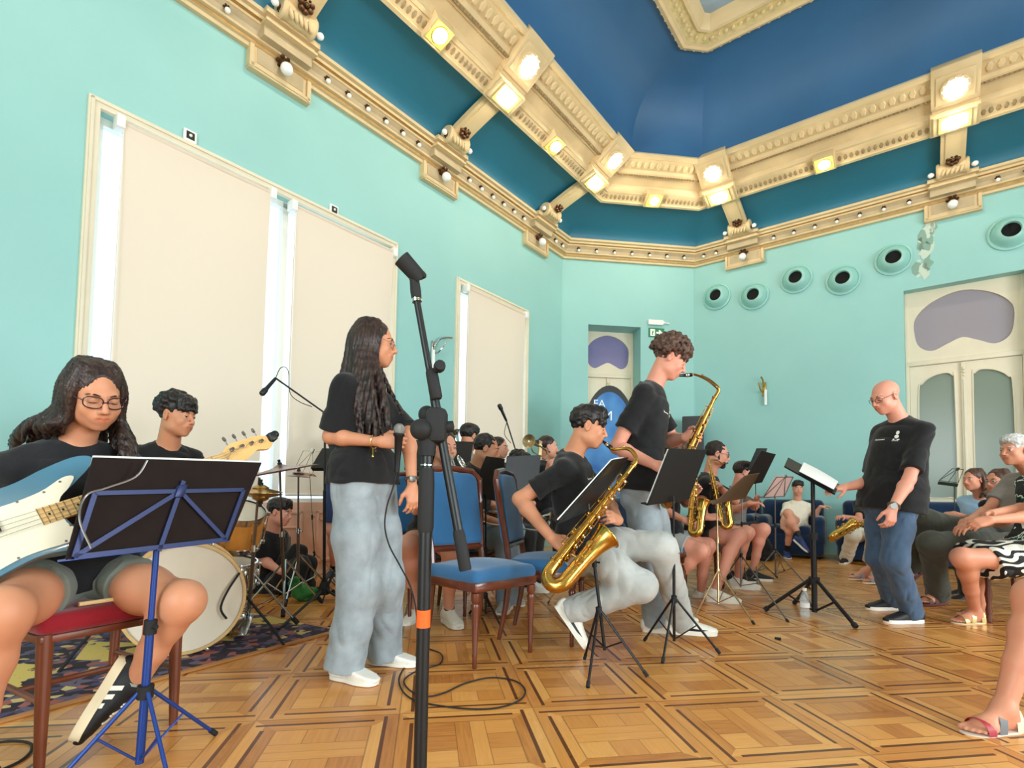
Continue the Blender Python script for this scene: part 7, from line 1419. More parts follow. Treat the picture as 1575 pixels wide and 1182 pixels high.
# ---- foreground microphone stand
def fg_stand():
    Y = 1.08; x0 = P(651, 900, Y); bx = V3(x0[0] + 0.002, Y, 0); e = empty('microphone_stand', bx, 'large black microphone stand in the foreground with an empty clip on its slanting boom', 'microphone stand', 'microphone stands'); loc = bx; q = lambda z: bx + V3(0, 0, z)
    mb = MB(); mb.tube([q(0.05), q(0.83)], 0.0135, 16); mb.build('lower_pole', M_BLKMET, e, loc=loc)
    mb = MB(); mb.tube([q(0.80), q(0.81), q(0.90), q(0.93)], [0.0145, 0.0165, 0.0165, 0.0145], 16); mb.build('height_clutch', M_RUB, e, loc=loc)
    mb = MB(); mb.tube([q(0.90), q(0.985)], 0.0115, 14); mb.build('upper_pole', M_BLKMET, e, loc=loc)
    mb = MB(); mb.tube([q(0.935), q(0.938)], 0.0135, 14); mb.build('pale_ring', M_SILV, e, loc=loc)
    mb = MB(); mb.tube([q(0.61), q(0.645)], 0.0141, 16); mb.build('orange_tape', mat('orange_tape', (244, 96, 20), 0.6), e, loc=loc)
    mb = MB(); c = P(672, 655, Y); mb.box(c, (0.042, 0.045, 0.072), None, 0.012); mb.lathe([(0.016, -0.03), (0.02, 0.0), (0.018, 0.035), (0.014, 0.045)], q(0.985), (0, 0, 1), 16); mb.tube([q(1.0), c], 0.017, 12); mb.build('boom_joint', M_RUB, e, loc=loc)
    mb = MB(); mb.ball(P(647, 661, Y - 0.02), 0.0215, None, 20, 14); mb.build('knob', M_RUB, e, loc=loc)
    mb = MB(); mb.ball(P(657, 638, Y + 0.035), 0.019, None, 16, 12); mb.tube([P(657, 640, Y + 0.03), c], 0.009, 10); mb.build('knob', M_RUB, e, loc=loc)
    mb = MB(); mb.lathe([(0.0, -0.012), (0.012, -0.010), (0.012, 0.010), (0, 0.012)], P(690, 657, Y), (1, 0, 0.1), 10); mb.tube([c, P(690, 657, Y)], 0.006, 8); mb.build('wing_nut', M_RUB, e, loc=loc)
    b0, b1 = P(716, 878, Y - 0.01), P(641, 462, Y + 0.02); d = nrm(b1 - b0); L = np.linalg.norm(b1 - b0)
    mb = MB(); mb.tube([b0 + d * 0.02, b0 + d * 0.36], 0.0098, 12); mb.tube([b0 + d * 0.30, b1], 0.0072, 12); mb.build('boom', M_BLKMET, e, loc=loc)
    mb = MB(); mb.tube([b0, b0 + d * 0.004, b0 + d * 0.075, b0 + d * 0.082], [0.0118, 0.0128, 0.0122, 0.0105], 14); mb.build('counterweight_sleeve', M_RUB, e, loc=loc)
    c2 = P(667, 590, Y); mb = MB(); mb.tube([c2 - d * 0.034, c2 - d * 0.03, c2 + d * 0.025, c2 + d * 0.03], [0.0105, 0.013, 0.0125, 0.0095], 14); mb.build('boom_clutch', M_RUB, e, loc=loc)
    mb = MB(); k = P(676, 564, Y - 0.012); mb.lathe([(0.0, -0.010), (0.011, -0.009), (0.0125, 0), (0.011, 0.009), (0, 0.010)], k, (0.3, -0.9, 0.2), 10); mb.tube([k, c2 + d * 0.02], 0.006, 8); mb.build('clutch_knob', M_RUB, e, loc=loc)
    mb = MB(); mb.tube([b1 - d * 0.004, b1 + d * 0.003], 0.0108, 12); mb.build('pale_ring', M_SILV, e, loc=loc)
    mb = MB(); u = nrm(V3(-0.14, 0.0, 1)); mb.tube([b1, b1 + u * 0.02, b1 + u * 0.045], [0.0105, 0.0115, 0.010], 12); j = b1 + u * 0.045; mb.box(j + V3(0.0, 0, 0.004), (0.02, 0.018, 0.02), None, 0.004)
    ca = nrm(V3(-0.62, -0.25, 0.62)); R = frame(ca, V3(0.6, 0, 0.8)); ctr = j + V3(-0.004, -0.004, 0.018); vs, fs = [], []; n_ = 18
    for i, (t, ro) in enumerate(((-0.026, 0.0165), (0.032, 0.0185))):
        for rr_ in (ro, ro - 0.004):
            for jn in range(n_ + 1): a = -PI * 0.80 + 1.6 * PI * jn / n_ - PI / 2 + 0.0; vs.append(ctr + R @ V3(rr_ * math.cos(a), rr_ * math.sin(a), t))
    m_ = n_ + 1
    for jn in range(n_): fs += [(jn, jn + 1, 2 * m_ + jn + 1, 2 * m_ + jn), (m_ + jn, 3 * m_ + jn, 3 * m_ + jn + 1, m_ + jn + 1), (jn, m_ + jn, m_ + jn + 1, jn + 1), (2 * m_ + jn, 2 * m_ + jn + 1, 3 * m_ + jn + 1, 3 * m_ + jn)]
    for jn in (0, n_): fs.append((jn, 2 * m_ + jn, 3 * m_ + jn, m_ + jn))
    mb.add(vs, fs); mb.lathe([(0, -0.011), (0.007, -0.01), (0.008, 0), (0.007, 0.01), (0, 0.011)], j + V3(0.014, -0.004, 0.006), (1, -0.4, 0.2), 10); mb.build('microphone_clip', M_RUB, e, loc=loc)
    for i in range(3):
        a = 0.5 + 2 * PI * i / 3; mb = MB(); mb.tube([q(0.12), q(0) + V3(0.26 * math.cos(a), 0.26 * math.sin(a), 0.01)], 0.008, 8); mb.build('leg', M_BLKMET, e, loc=loc)
    mb = MB(); mb.lathe([(0.03, 0.05), (0.035, 0.07), (0.03, 0.14), (0.018, 0.16), (0, 0.16)], bx, (0, 0, 1), 16); mb.build('tripod_hub', M_RUB, e, loc=loc)
fg_stand()
def boom_stand(label, base, joint, mic0, mic1, tail=None, hub=0.0, leg_ends=None, cable=None, md=V3(0, 0, 1)):
    base = np.array(base, float); base[2] = 0; e = empty('microphone_stand', base, label, 'microphone stand', 'microphone stands'); loc = base
    mb = MB(); mb.tube([base + V3(0, 0, 0.08), base + (joint - base) * 0.6], 0.0125, 10); mb.tube([base + (joint - base) * 0.55, joint], 0.009, 10); mb.build('pole', M_BLKMET, e, loc=loc)
    mb = MB(); mb.ball(joint, 0.022, None, 10, 8); mb.build('boom_joint', M_RUB, e, loc=loc)
    if tail is not None: mb = MB(); mb.tube([tail, mic0], 0.0065, 8); mb.build('boom', M_BLKMET, e, loc=loc)
    mb = MB(); mb.lathe([(0.03, 0.05), (0.045, 0.06), (0.04, 0.12), (0.02, 0.17), (0, 0.17)], base, (0, 0, 1), 14); mb.build('tripod_hub', M_RUB, e, loc=loc)
    for i in range(3):
        en = np.array(leg_ends[i], float) if leg_ends else base + V3(0.3 * math.cos(0.4 + 2.1 * i), 0.3 * math.sin(0.4 + 2.1 * i), 0); en[2] = 0.012; mb = MB(); mb.tube([base + V3(0, 0, 0.10), en], 0.010, 8); lg = mb.build('leg', M_BLKMET, e, loc=loc)
    d = nrm(mic1 - mic0); mm = empty('microphone', mic0, label.replace('microphone stand', 'stand').split(',')[0].replace('boom stand', 'boom stand') + ': its black microphone', 'microphone', 'microphones'); mb = MB(); mb.tube([mic0, mic0 + d * 0.02, mic0 + d * 0.12], [0.010, 0.012, 0.015], 12); mb.build('body', M_BLKMET, mm, loc=mic0)
    mb = MB(); mb.tube([mic0 + d * 0.118, mic0 + d * 0.13, mic0 + d * 0.165, mic0 + d * 0.175], [0.017, 0.021, 0.021, 0.016], 12); mb.build('grille', M_BLACK, mm, loc=mic0)
    if cable: mb = MB(); mb.tube(smooth_loop(cable, 6, False), 0.003, 6); mb.build('cable', M_RUB, e, loc=loc)
    return mm
m = boom_stand('black boom stand reaching left from behind the singer, before the large window', FL(498, 925), P(500, 637, 4.05), P(424, 582, 3.78), P(410, 598, 3.72), P(520, 650, 4.1), leg_ends=[FL(428, 972), FL(545, 938), FL(452, 905)],
    cable=[P(424, 582, 3.78), P(432, 566, 3.78), P(443, 570, 3.8), P(446, 604, 3.82), P(460, 618, 3.88), P(480, 626, 3.95)]); m['label'] = 'black microphone at the tip of the boom left of the singer'
m = boom_stand('black microphone stand rising behind the music stands, before the small window', FL(800, 885), P(794, 697, 5.05), P(779, 648, 4.95), P(770, 628, 4.90), P(800, 715, 5.07), cable=[P(780, 648, 4.95), P(776, 668, 4.97), P(786, 682, 5.0)]); m['label'] = 'slim black microphone pointing up left before the small window blind'
# singer's microphone and its cable
wr = SINGER.arms['R'][1]; c = P(614, 661, 2.33); dn = nrm(P(610, 735, 2.35) - c); e = empty('microphone', c, 'handheld microphone with grey ball grille in the hand of the singer', 'microphone', 'microphones')
mb = MB(); mb.ball(c, (0.0255, 0.0255, 0.027), None, 18, 14); mb.build('grille', mat('grey_steel_mesh', (150, 148, 146), 0.35, metal=0.7, bump=(900, 0.5)), e, loc=c)
mb = MB(); mb.lathe([(0.022, 0.016), (0.0255, 0.018), (0.0255, 0.026), (0.019, 0.034), (0.012, 0.16), (0.0115, 0.19), (0, 0.19)], c, dn, 18); mb.build('body', M_BLKMET, e, loc=c)
def cable(label, pts, r=0.0035, m=M_RUB, n=8):
    loc = np.array(pts[0]); e = empty('cable', loc * V3(1, 1, 0), label, 'cable', 'cables'); loc = loc * V3(1, 1, 0); mb = MB(); mb.tube(smooth_loop(pts, n, False), r, 7); mb.build('wire', m, e, loc=loc)
fz = lambda x, y: FL(x, y, 0.005)
cable('black microphone cable falling along the jeans of the singer and looping on the parquet', [c + dn * 0.19, P(604, 752, 2.34), P(595, 780, 2.33), P(592, 810, 2.33), P(599, 840, 2.33), P(616, 872, 2.36), P(632, 905, 2.38), P(641, 950, 2.40), fz(640, 1012), fz(620, 1030), fz(614, 1052), fz(634, 1076), fz(690, 1088), fz(752, 1091), fz(795, 1080), fz(808, 1063), fz(792, 1048), fz(755, 1043), fz(715, 1052), fz(684, 1066), fz(655, 1072), fz(630, 1062), fz(622, 1046), fz(645, 1031), fz(676, 1022), fz(678, 1006), fz(650, 994), fz(644, 975)])
cable('black cable curled on the floor at the bottom left corner', [fz(-40, 1150), fz(10, 1141), fz(44, 1143), fz(48, 1155), fz(30, 1172), fz(-10, 1190)], 0.0045)
cable('black cable trailing over the patterned rug', [fz(520, 960), fz(480, 972), fz(440, 985), fz(400, 1000), fz(372, 998), fz(350, 985)], 0.004)
# ---- chairs
def local(o, yaw):                                          # yaw: where the front looks (0 away from the camera, 90 right)
    a = math.radians(yaw); f = V3(math.sin(a), math.cos(a), 0); r = V3(math.cos(a), -math.sin(a), 0); return lambda x, y, z: np.array(o, float) + r * x + f * y + V3(0, 0, z), np.array([r, f, V3(0, 0, 1)]).T
def blue_chair(label, pos, yaw, group='blue upholstered chairs', lean=0.10):
    g, R = local(pos, yaw); loc = np.array(pos, float); e = empty('upholstered_chair', loc, label, 'chair', group)
    s = Sdf(); s.box(g(0, 0.0, 0.445), R, (0.235, 0.215, 0.045), 0.04); s.ell(g(0, 0.0, 0.455), R, (0.225, 0.205, 0.062), 0.04); s.cutplane(g(0, 0, 0.425), (0, 0, -1)); V, Q = s.mesh(0.007); mesh_object('seat', V, Q, M_BLUEUP, e, loc)
    mb = MB(); mb.box(g(0, 0, 0.405), (0.46, 0.42, 0.05), R, 0.012); mb.box(g(0, 0, 0.383), (0.44, 0.40, 0.012), R, 0.004); mb.build('seat_frame', M_MAHOG, e, loc=loc)
    for sx in (-1, 1):
        mb = MB(); mb.lathe([(0.010, 0.0), (0.013, 0.01), (0.0115, 0.05), (0.014, 0.065), (0.012, 0.075), (0.02, 0.30), (0.0225, 0.315), (0.017, 0.325), (0.0235, 0.34), (0.0235, 0.375), (0.0, 0.38)], g(sx * 0.205, 0.185, 0.0), (0, 0, 1), 16); mb.build('leg', M_MAHOG, e, loc=loc)
        mb = MB(); mb.tube([g(sx * 0.185, -0.26, 0.0), g(sx * 0.188, -0.22, 0.2), g(sx * 0.19, -0.195, 0.42)], [0.012, 0.017, 0.021], 10); mb.build('leg', M_MAHOG, e, loc=loc)
    bt = lambda x, z: g(x, -0.19 - lean * (z - 0.42) / 0.6 - 0.02 * (1 - (x / 0.25) ** 2) * 0.5, z)
    w0, w1, h0, h1, ch = 0.185, 0.222, 0.56, 1.02, 0.055; ring = [(-w0, h0), (-w1, h1 - ch), (-w1 + 0.02, h1 - ch + 0.02), (-w1 + ch, h1 - 0.005), (0, h1 + 0.012), (w1 - ch, h1 - 0.005), (w1 - 0.02, h1 - ch + 0.02), (w1, h1 - ch), (w0, h0)]
    mb = MB()
    for a, b in zip(ring, ring[1:] + ring[:1]):
        k = 5; mb.tube([bt(a[0] + (b[0] - a[0]) * t, a[1] + (b[1] - a[1]) * t) for t in np.linspace(0, 1, k)], 0.0185, 8)
    for a in ring: mb.ball(bt(*a), 0.0185, None, 8, 6)
    for sx in (-1, 1): mb.tube([g(sx * 0.19, -0.195, 0.40), bt(sx * w0, h0)], 0.0185, 8)
    mb.build('back_frame', M_MAHOG, e, loc=loc)
    u = nrm(bt(0, 1.0) - bt(0, 0.5)); n = nrm(np.cross(R[:, 0], u)); Rb = np.array([R[:, 0], n, u]).T; s = Sdf(); s.box(bt(0, (h0 + h1) / 2), Rb, (0.190, 0.028, (h1 - h0) / 2 - 0.015), 0.02); s.ell(bt(0, (h0 + h1) / 2), Rb, (0.175, 0.042, (h1 - h0) / 2 - 0.03), 0.03)
    for sx in (-1, 1): s.cutplane(bt(sx * (w1 - 0.045), h1 - 0.045), nrm(R[:, 0] * sx + u), k=0.012)
    V, Q = s.mesh(0.007); mesh_object('back_pad', V, Q, M_BLUEUP, e, loc); return e
blue_chair('empty blue upholstered chair in the middle of the foreground, behind the black microphone stand', (-0.16, 2.98, 0), 135)
blue_chair('blue upholstered chair under the boy with the bright gold saxophone', (0.235, 3.36, 0), 105)
for p, l in ((TROMB, 'the girl with the silver trumpet'), (HORNMAN, 'the man in profile with short hair'), (ALTO2, 'the player in pale grey shorts'), (BEARD, 'the bearded man')):
    o = bpy.data.objects['upholstered_chair.001']; c = copy_tree(o); a = math.degrees(math.atan2(p.hf[0], p.hf[1])); c.location = (p.hip[0] - p.hf[0] * 0.04, p.hip[1] - p.hf[1] * 0.04, 0); c.rotation_euler.z = math.radians(105 - a); c['label'] = 'blue upholstered chair under ' + l
def red_chair():
    pos = V3(-1.525, 1.945, 0); g, R = local(pos, 118); e = empty('wooden_chair', pos, 'wooden chair with dark red seat under the bass player', 'chair'); loc = pos; M_W = mat('walnut_chair_wood', (116, 58, 34), 0.35, vary=(16, 0.2), stretch=(1, 1, 0.2))
    s = Sdf(); s.box(g(0, 0.0, 0.448), R, (0.225, 0.215, 0.035), 0.03); s.ell(g(0, 0, 0.455), R, (0.21, 0.2, 0.045), 0.03); V, Q = s.mesh(0.006); mesh_object('seat', V, Q, M_REDUP, e, loc)
    mb = MB(); mb.box(g(0, 0, 0.405), (0.44, 0.42, 0.025), R, 0.006); mb.build('seat_frame', M_W, e, loc=loc)
    for sx in (-1, 1):
        mb = MB(); mb.tube([g(sx * 0.20, 0.20, 0.0), g(sx * 0.20, 0.195, 0.2), g(sx * 0.20, 0.19, 0.42)], [0.014, 0.019, 0.023], 12); mb.build('leg', M_W, e, loc=loc)
        mb = MB(); mb.tube([g(sx * 0.19, -0.23, 0.0), g(sx * 0.19, -0.2, 0.42), g(sx * 0.19, -0.29, 0.92)], [0.014, 0.02, 0.015], 12); mb.build('leg', M_W, e, loc=loc)
        mb = MB(); mb.tube([g(sx * 0.20, 0.195, 0.21), g(sx * 0.19, -0.21, 0.21)], 0.010, 8); mb.build('stretcher', M_W, e, loc=loc)
    mb = MB(); mb.tube([g(-0.2, 0.0, 0.21), g(0.2, 0.0, 0.21)], 0.010, 8); mb.build('stretcher', M_W, e, loc=loc)
    mb = MB(); mb.box(g(0, -0.265, 0.84), (0.38, 0.02, 0.13), R, 0.008); mb.build('backrest', M_W, e, loc=loc)
    b = P(160, 905, 1.78); e2 = empty('drum_stick', g(0.07, 0.13, 0.488), 'pale wooden stick lying on the red seat beside the thigh of the bassist', 'stick'); mb = MB(); l0 = g(0.07, 0.13, 0.5)
    mb.tube([g(-0.02, 0.205, 0.5), g(0.12, 0.2, 0.5)], 0.007, 8); mb.build('stick', mat('pale_wood', (232, 200, 144), 0.5), e2, loc=g(0.07, 0.13, 0.488))
red_chair()
def sofa(label, pos, yaw, w, name='armchair', cat='armchair', group='navy velvet seats along the right wall'):
    g, R = local(pos, yaw); loc = np.array(pos, float); e = empty(name, loc, label, cat, group); d = 0.78
    def blk(nm, c, h, rad): s = Sdf(); s.box(g(*c), R, h, rad); V, Q = s.mesh(0.014, lambda p: 0.004 * vnoise(p * 6)); mesh_object(nm, V, Q, M_NAVYUP, e, loc)
    blk('base', (0, 0, 0.2), (w / 2 - 0.02, d / 2 - 0.02, 0.16), 0.04)
    n = max(1, round((w - 0.36) / 0.6)); cw = (w - 0.36) / n
    for i in range(n): blk('seat_cushion', (-(w - 0.36) / 2 + cw * (i + 0.5), 0.05, 0.40), (cw / 2 - 0.004, d / 2 - 0.07, 0.075), 0.055)
    blk('backrest', (0, -d / 2 + 0.1, 0.56), (w / 2 - 0.03, 0.10, 0.30), 0.08)
    for sx in (-1, 1): blk('armrest', (sx * (w / 2 - 0.09), 0, 0.40), (0.09, d / 2, 0.22), 0.08)
    for sx in (-1, 1):
        for sy in (-1, 1): mb = MB(); mb.lathe([(0.02, 0), (0.028, 0.05), (0, 0.05)], g(sx * (w / 2 - 0.1), sy * (d / 2 - 0.1), 0), (0, 0, 1), 10); mb.build('foot', M_BLACK, e, loc=loc)
yR = math.degrees(YAW) + 180                                 # facing away from the right wall
def by_wall(v, d=0.55): return WR(v, d, 0)
sofa('navy armchair carrying the boy in the cream t-shirt', by_wall(3.5, 0.68), yR - 6, 0.92)
sofa('navy armchair left of the boy in the cream t-shirt, behind the music stands', by_wall(2.55, 0.55), yR, 0.92)
sofa('long navy sofa carrying the player in white trousers, behind the conductor', by_wall(4.86, 0.62), yR, 1.5, 'sofa', 'sofa')
sofa('long navy sofa in front of the glazed double door', by_wall(6.4, 0.6), yR, 1.4, 'sofa', 'sofa')
sofa('navy armchair behind the legs of the tall standing boy', V3(1.25, 5.9, 0), 150, 0.9)
for p, l, yw in ((LADY, 'the woman in the blue blouse', -108), (OLDMAN, 'the grey-haired man', -105), (SKIRTW, 'the woman in the patterned skirt', -102), (FRONT, 'the person at the right edge', -102)):
    g, R = local(p.hip * V3(1, 1, 0), yw); loc = p.hip * V3(1, 1, 0); e = empty('audience_chair', loc, 'dark chair with turned wooden legs under ' + l, 'chair', 'audience chairs')
    mb = MB(); mb.box(g(0, -0.02, 0.42), (0.44, 0.42, 0.05), R, 0.02); mb.build('seat', M_NAVYUP, e, loc=loc); mb = MB(); mb.box(g(0, -0.25, 0.72), (0.40, 0.035, 0.36), R, 0.015); mb.build('backrest', M_NAVYUP, e, loc=loc)
    for sx in (-1, 1):
        mb = MB(); mb.lathe([(0.02, 0), (0.024, 0.02), (0.014, 0.05), (0.022, 0.09), (0.014, 0.13), (0.024, 0.2), (0.016, 0.26), (0.022, 0.39), (0, 0.395)], g(sx * 0.19, 0.16, 0), (0, 0, 1), 12); mb.build('leg', M_MAHOG, e, loc=loc)
        mb = MB(); mb.tube([g(sx * 0.19, -0.24, 0), g(sx * 0.19, -0.22, 0.42), g(sx * 0.18, -0.27, 0.9)], 0.017, 10); mb.build('leg', M_MAHOG, e, loc=loc)
g, R = local(DRUMMER.hip * V3(1, 1, 0), 120); loc = DRUMMER.hip * V3(1, 1, 0); e = empty('drum_stool', loc, 'round black drum stool under the drummer', 'stool'); mb = MB(); mb.lathe([(0.0, 0.44), (0.16, 0.44), (0.175, 0.47), (0.17, 0.50), (0, 0.505)], loc, (0, 0, 1), 24); mb.build('seat', M_RUB, e, loc=loc); mb = MB(); mb.tube([g(0, 0, 0.2), g(0, 0, 0.45)], 0.015, 10); mb.build('pole', M_STEEL, e, loc=loc)
for i in range(3): mb = MB(); mb.tube([g(0, 0, 0.26), g(0.24 * math.cos(2.1 * i), 0.24 * math.sin(2.1 * i), 0.01)], 0.009, 8); mb.build('leg', M_STEEL, e, loc=loc)

# ---- rug
def rug():
    a, b = FL(-30, 1121), FL(520, 972); d = nrm(b - a); n = V3(-d[1], d[0], 0); L = np.linalg.norm(b - a) + 0.0; loc = a; e = empty('patterned_rug', loc, 'patterned rug with dark border and yellow medallions under the drum kit', 'rug'); W = 1.9
    m = bpy.data.materials.new('woven_rug_pattern'); m.use_nodes = True; t = m.node_tree; bs = t.nodes['Principled BSDF']; tc = t.nodes.new('ShaderNodeTexCoord'); sp = t.nodes.new('ShaderNodeSeparateXYZ'); mp = t.nodes.new('ShaderNodeMapping'); mp.inputs['Rotation'].default_value = (0, 0, -math.atan2(d[1], d[0])); t.links.new(tc.outputs['Object'], mp.inputs[0]); t.links.new(mp.outputs[0], sp.inputs[0]); x, y = N(t, sp.outputs[0]), N(t, sp.outputs[1])
    v = t.nodes.new('ShaderNodeTexVoronoi'); v.inputs['Scale'].default_value = 24; t.links.new(mp.outputs[0], v.inputs['Vector']); vc = N(t, v.outputs['Distance'])
    w = t.nodes.new('ShaderNodeSeparateColor'); t.links.new(v.outputs['Color'], w.inputs[0])
    r = t.nodes.new('ShaderNodeValToRGB'); r.color_ramp.interpolation = 'CONSTANT'; el = r.color_ramp.elements; el[0].color = lin(40, 32, 44); el[1].position = 0.3; el[1].color = lin(96, 84, 104)
    for p_, c_ in ((0.5, (46, 36, 44)), (0.66, (150, 86, 78)), (0.8, (72, 62, 92)), (0.92, (196, 170, 110))): q = el.new(p_); q.color = lin(*c_)
    t.links.new(w.outputs[0], r.inputs[0])
    med = (((x * 2.2).fract() - 0.5).abs() * 1.3 + ((y - 0.62).abs() * 1.6)).lt(0.52); nz = t.nodes.new('ShaderNodeTexNoise'); nz.inputs['Scale'].default_value = 9; t.links.new(mp.outputs[0], nz.inputs['Vector']); med = med * N(t, nz.outputs[0]).gt(0.42)
    mx = t.nodes.new('ShaderNodeMix'); mx.data_type = 'RGBA'; mx.inputs[7].default_value = lin(206, 178, 96); t.links.new(r.outputs[0], mx.inputs[6]); t.links.new(med.s, mx.inputs[0])
    ed = vc.gt(0.06) * -1.0 + 1.0; mx2 = t.nodes.new('ShaderNodeMix'); mx2.data_type = 'RGBA'; mx2.inputs[7].default_value = lin(30, 26, 34); t.links.new(mx.outputs[2], mx2.inputs[6]); t.links.new(ed.s, mx2.inputs[0]); t.links.new(mx2.outputs[2], bs.inputs['Base Color']); bs.inputs['Roughness'].default_value = 0.95
    R = np.array([d, n, V3(0, 0, 1)]).T; mb = MB(); mb.box(a + d * L / 2 + n * W / 2 + V3(0, 0, 0.006), (L, W, 0.010), R, 0.002); mb.build('pile', m, e, loc=loc)
    mb = MB(); mb.box(a + d * L / 2 + n * 0.0 + V3(0, 0, 0.0065), (L, 0.035, 0.012), R, 0.004); mb.build('edge_band', mat('tan_rug_edge', (176, 120, 66), 0.8), e, loc=loc)
    mb = MB(); mb.box(b + n * W / 2 + V3(0, 0, 0.0065), (0.03, W, 0.012), R, 0.004); mb.build('edge_band', mat('tan_rug_edge', (176, 120, 66), 0.8), e, loc=loc)
rug()
# ---- drum kit
M_HOOP = mat('maple_hoop', (214, 176, 116), 0.3, vary=(12, 0.1)); M_HEAD = mat('coated_drum_head', (226, 212, 190), 0.6, vary=(6, 0.04)); M_SHELL = mat('amber_maple_shell', (206, 138, 62), 0.2, vary=(10, 0.12), coat=0.6); M_CYM = mat('bronze_cymbal', (188, 152, 88), 0.28, metal=0.9, vary=(3, 0.1)); M_CYM2 = mat('worn_bronze_cymbal', (148, 122, 112), 0.35, metal=0.8)
def drum(label, c, ax, r, dep, shell, hoopm, nlug=8, name='drum'):
    ax = nrm(ax); e = empty(name, c, label, 'drum', 'drums of the kit'); loc = np.array(c, float); R = frame(ax)
    mb = MB(); mb.lathe([(r, -dep), (r * 1.0, 0)], c, ax, 40); mb.build('shell', shell, e, loc=loc)
    for z, nm in ((0.0, 'batter_head'), (-dep, 'resonant_head')): mb = MB(); mb.lathe([(0, z + 0.004 * (1 if z == 0 else -1)), (r * 0.98, z + 0.004 * (1 if z == 0 else -1)), (r * 0.985, z)], c, ax, 40); mb.build(nm, M_HEAD, e, loc=loc)
    hw = 0.042 if hoopm is M_HOOP else 0.022
    for z in (0.0, -dep): mb = MB(); s = 1 if z == 0 else -1; mb.lathe([(r * 0.975, z + s * 0.016), (r * 1.03, z + s * 0.016), (r * 1.035, z + s * 0.01), (r * 1.035, z - s * hw), (r * 1.0, z - s * hw)], c, ax, 40, cap=False); mb.build('hoop', hoopm, e, loc=loc)
    for k in range(nlug):
        mb = MB(); a = 2 * PI * (k + 0.5) / nlug; p = c + R @ V3(1.03 * r * math.cos(a), 1.03 * r * math.sin(a), -dep * 0.5); o = R @ V3(math.cos(a), math.sin(a), 0); Ro = np.array([np.cross(o, ax), o, ax]).T; mb.box(p, (0.02, 0.022, 0.06), Ro, 0.004); mb.tube([p + o * 0.012 - ax * dep * 0.5, p + o * 0.012 + ax * dep * 0.5], 0.0035, 6)
        for s in (-1, 1): mb.box(p + o * 0.012 + ax * s * dep * 0.48, (0.018, 0.02, 0.02), Ro, 0.003)
        mb.build('lug', M_STEEL, e, loc=loc)
    return e
BDc = P(283, 930, 2.83); BDc[2] = 0.305; BDx = nrm(V3(0.50, -0.86, 0.02)); e = drum('bass drum with cream head and pale wooden hoop behind the blue music stand', BDc, BDx, 0.285, 0.36, M_SHELL, M_HOOP, 8, 'bass_drum')
mb = MB(); Rb = frame(BDx, V3(0.86, 0.5, 0)); 
for s in (-1, 1): p = BDc + Rb[:, 0] * s * 0.29 + V3(0, 0, -0.02) - BDx * 0.12; mb = MB(); mb.tube([p, p + Rb[:, 0] * s * 0.14 + BDx * 0.12 - V3(0, 0, 0.18), V3(*((p + Rb[:, 0] * s * 0.2 + BDx * 0.18)[:2]), 0.012)], 0.008, 8); mb.build('spur', M_RUB, e, loc=BDc)
mb = MB(); mb.tube(smooth_loop([BDc + Rb[:, 0] * 0.255 + V3(0, 0, 0.12) + BDx * 0.03, BDc + Rb[:, 0] * 0.20 + V3(0, 0, 0.03) + BDx * 0.05, BDc + Rb[:, 0] * 0.17 + V3(0, 0, -0.06) + BDx * 0.05, BDc + Rb[:, 0] * 0.20 + V3(0, 0, -0.12) + BDx * 0.05], 6, False), 0.006, 8); mb.build('felt_strip', M_RUB, e, loc=BDc)
drum('small amber rack drum beyond the right edge of the blue stand', P(372, 788, 3.32), V3(0.3, -0.35, 0.85), 0.14, 0.22, M_SHELL, M_STEEL, 6, 'rack_tom')
drum('chrome snare drum low between the bass drum and the hi-hat', P(352, 866, 3.42), V3(0.1, -0.1, 1), 0.165, 0.14, M_STEEL, M_STEEL, 8, 'snare_drum')
def stand_legs(e, base, loc, zc, rad, m, n=3, a0=0.3, r=0.007):
    for i in range(n):
        a = a0 + 2 * PI * i / n; en = base + V3(rad * math.cos(a), rad * math.sin(a), 0.012); mb = MB(); mb.tube([base + V3(0, 0, zc), en], r, 8); lg = mb.build('leg', m, e, loc=loc); mb = MB(); mb.tube([en, en + nrm(base + V3(0, 0, zc) - en) * 0.05], r * 2.2, 8); mb.build('rubber_foot', M_RUB, lg, loc=loc)
        mb = MB(); mb.tube([base + V3(0, 0, zc * 0.35), base * 0.5 + (en + V3(0, 0, zc)) * 0.5 + (base * 0) ], r * 0.6, 6) if False else mb.tube([base + V3(0, 0, zc * 0.3), (base + V3(0, 0, zc)) * 0.5 + en * 0.5], r * 0.6, 6); mb.build('brace', m, e, loc=loc)
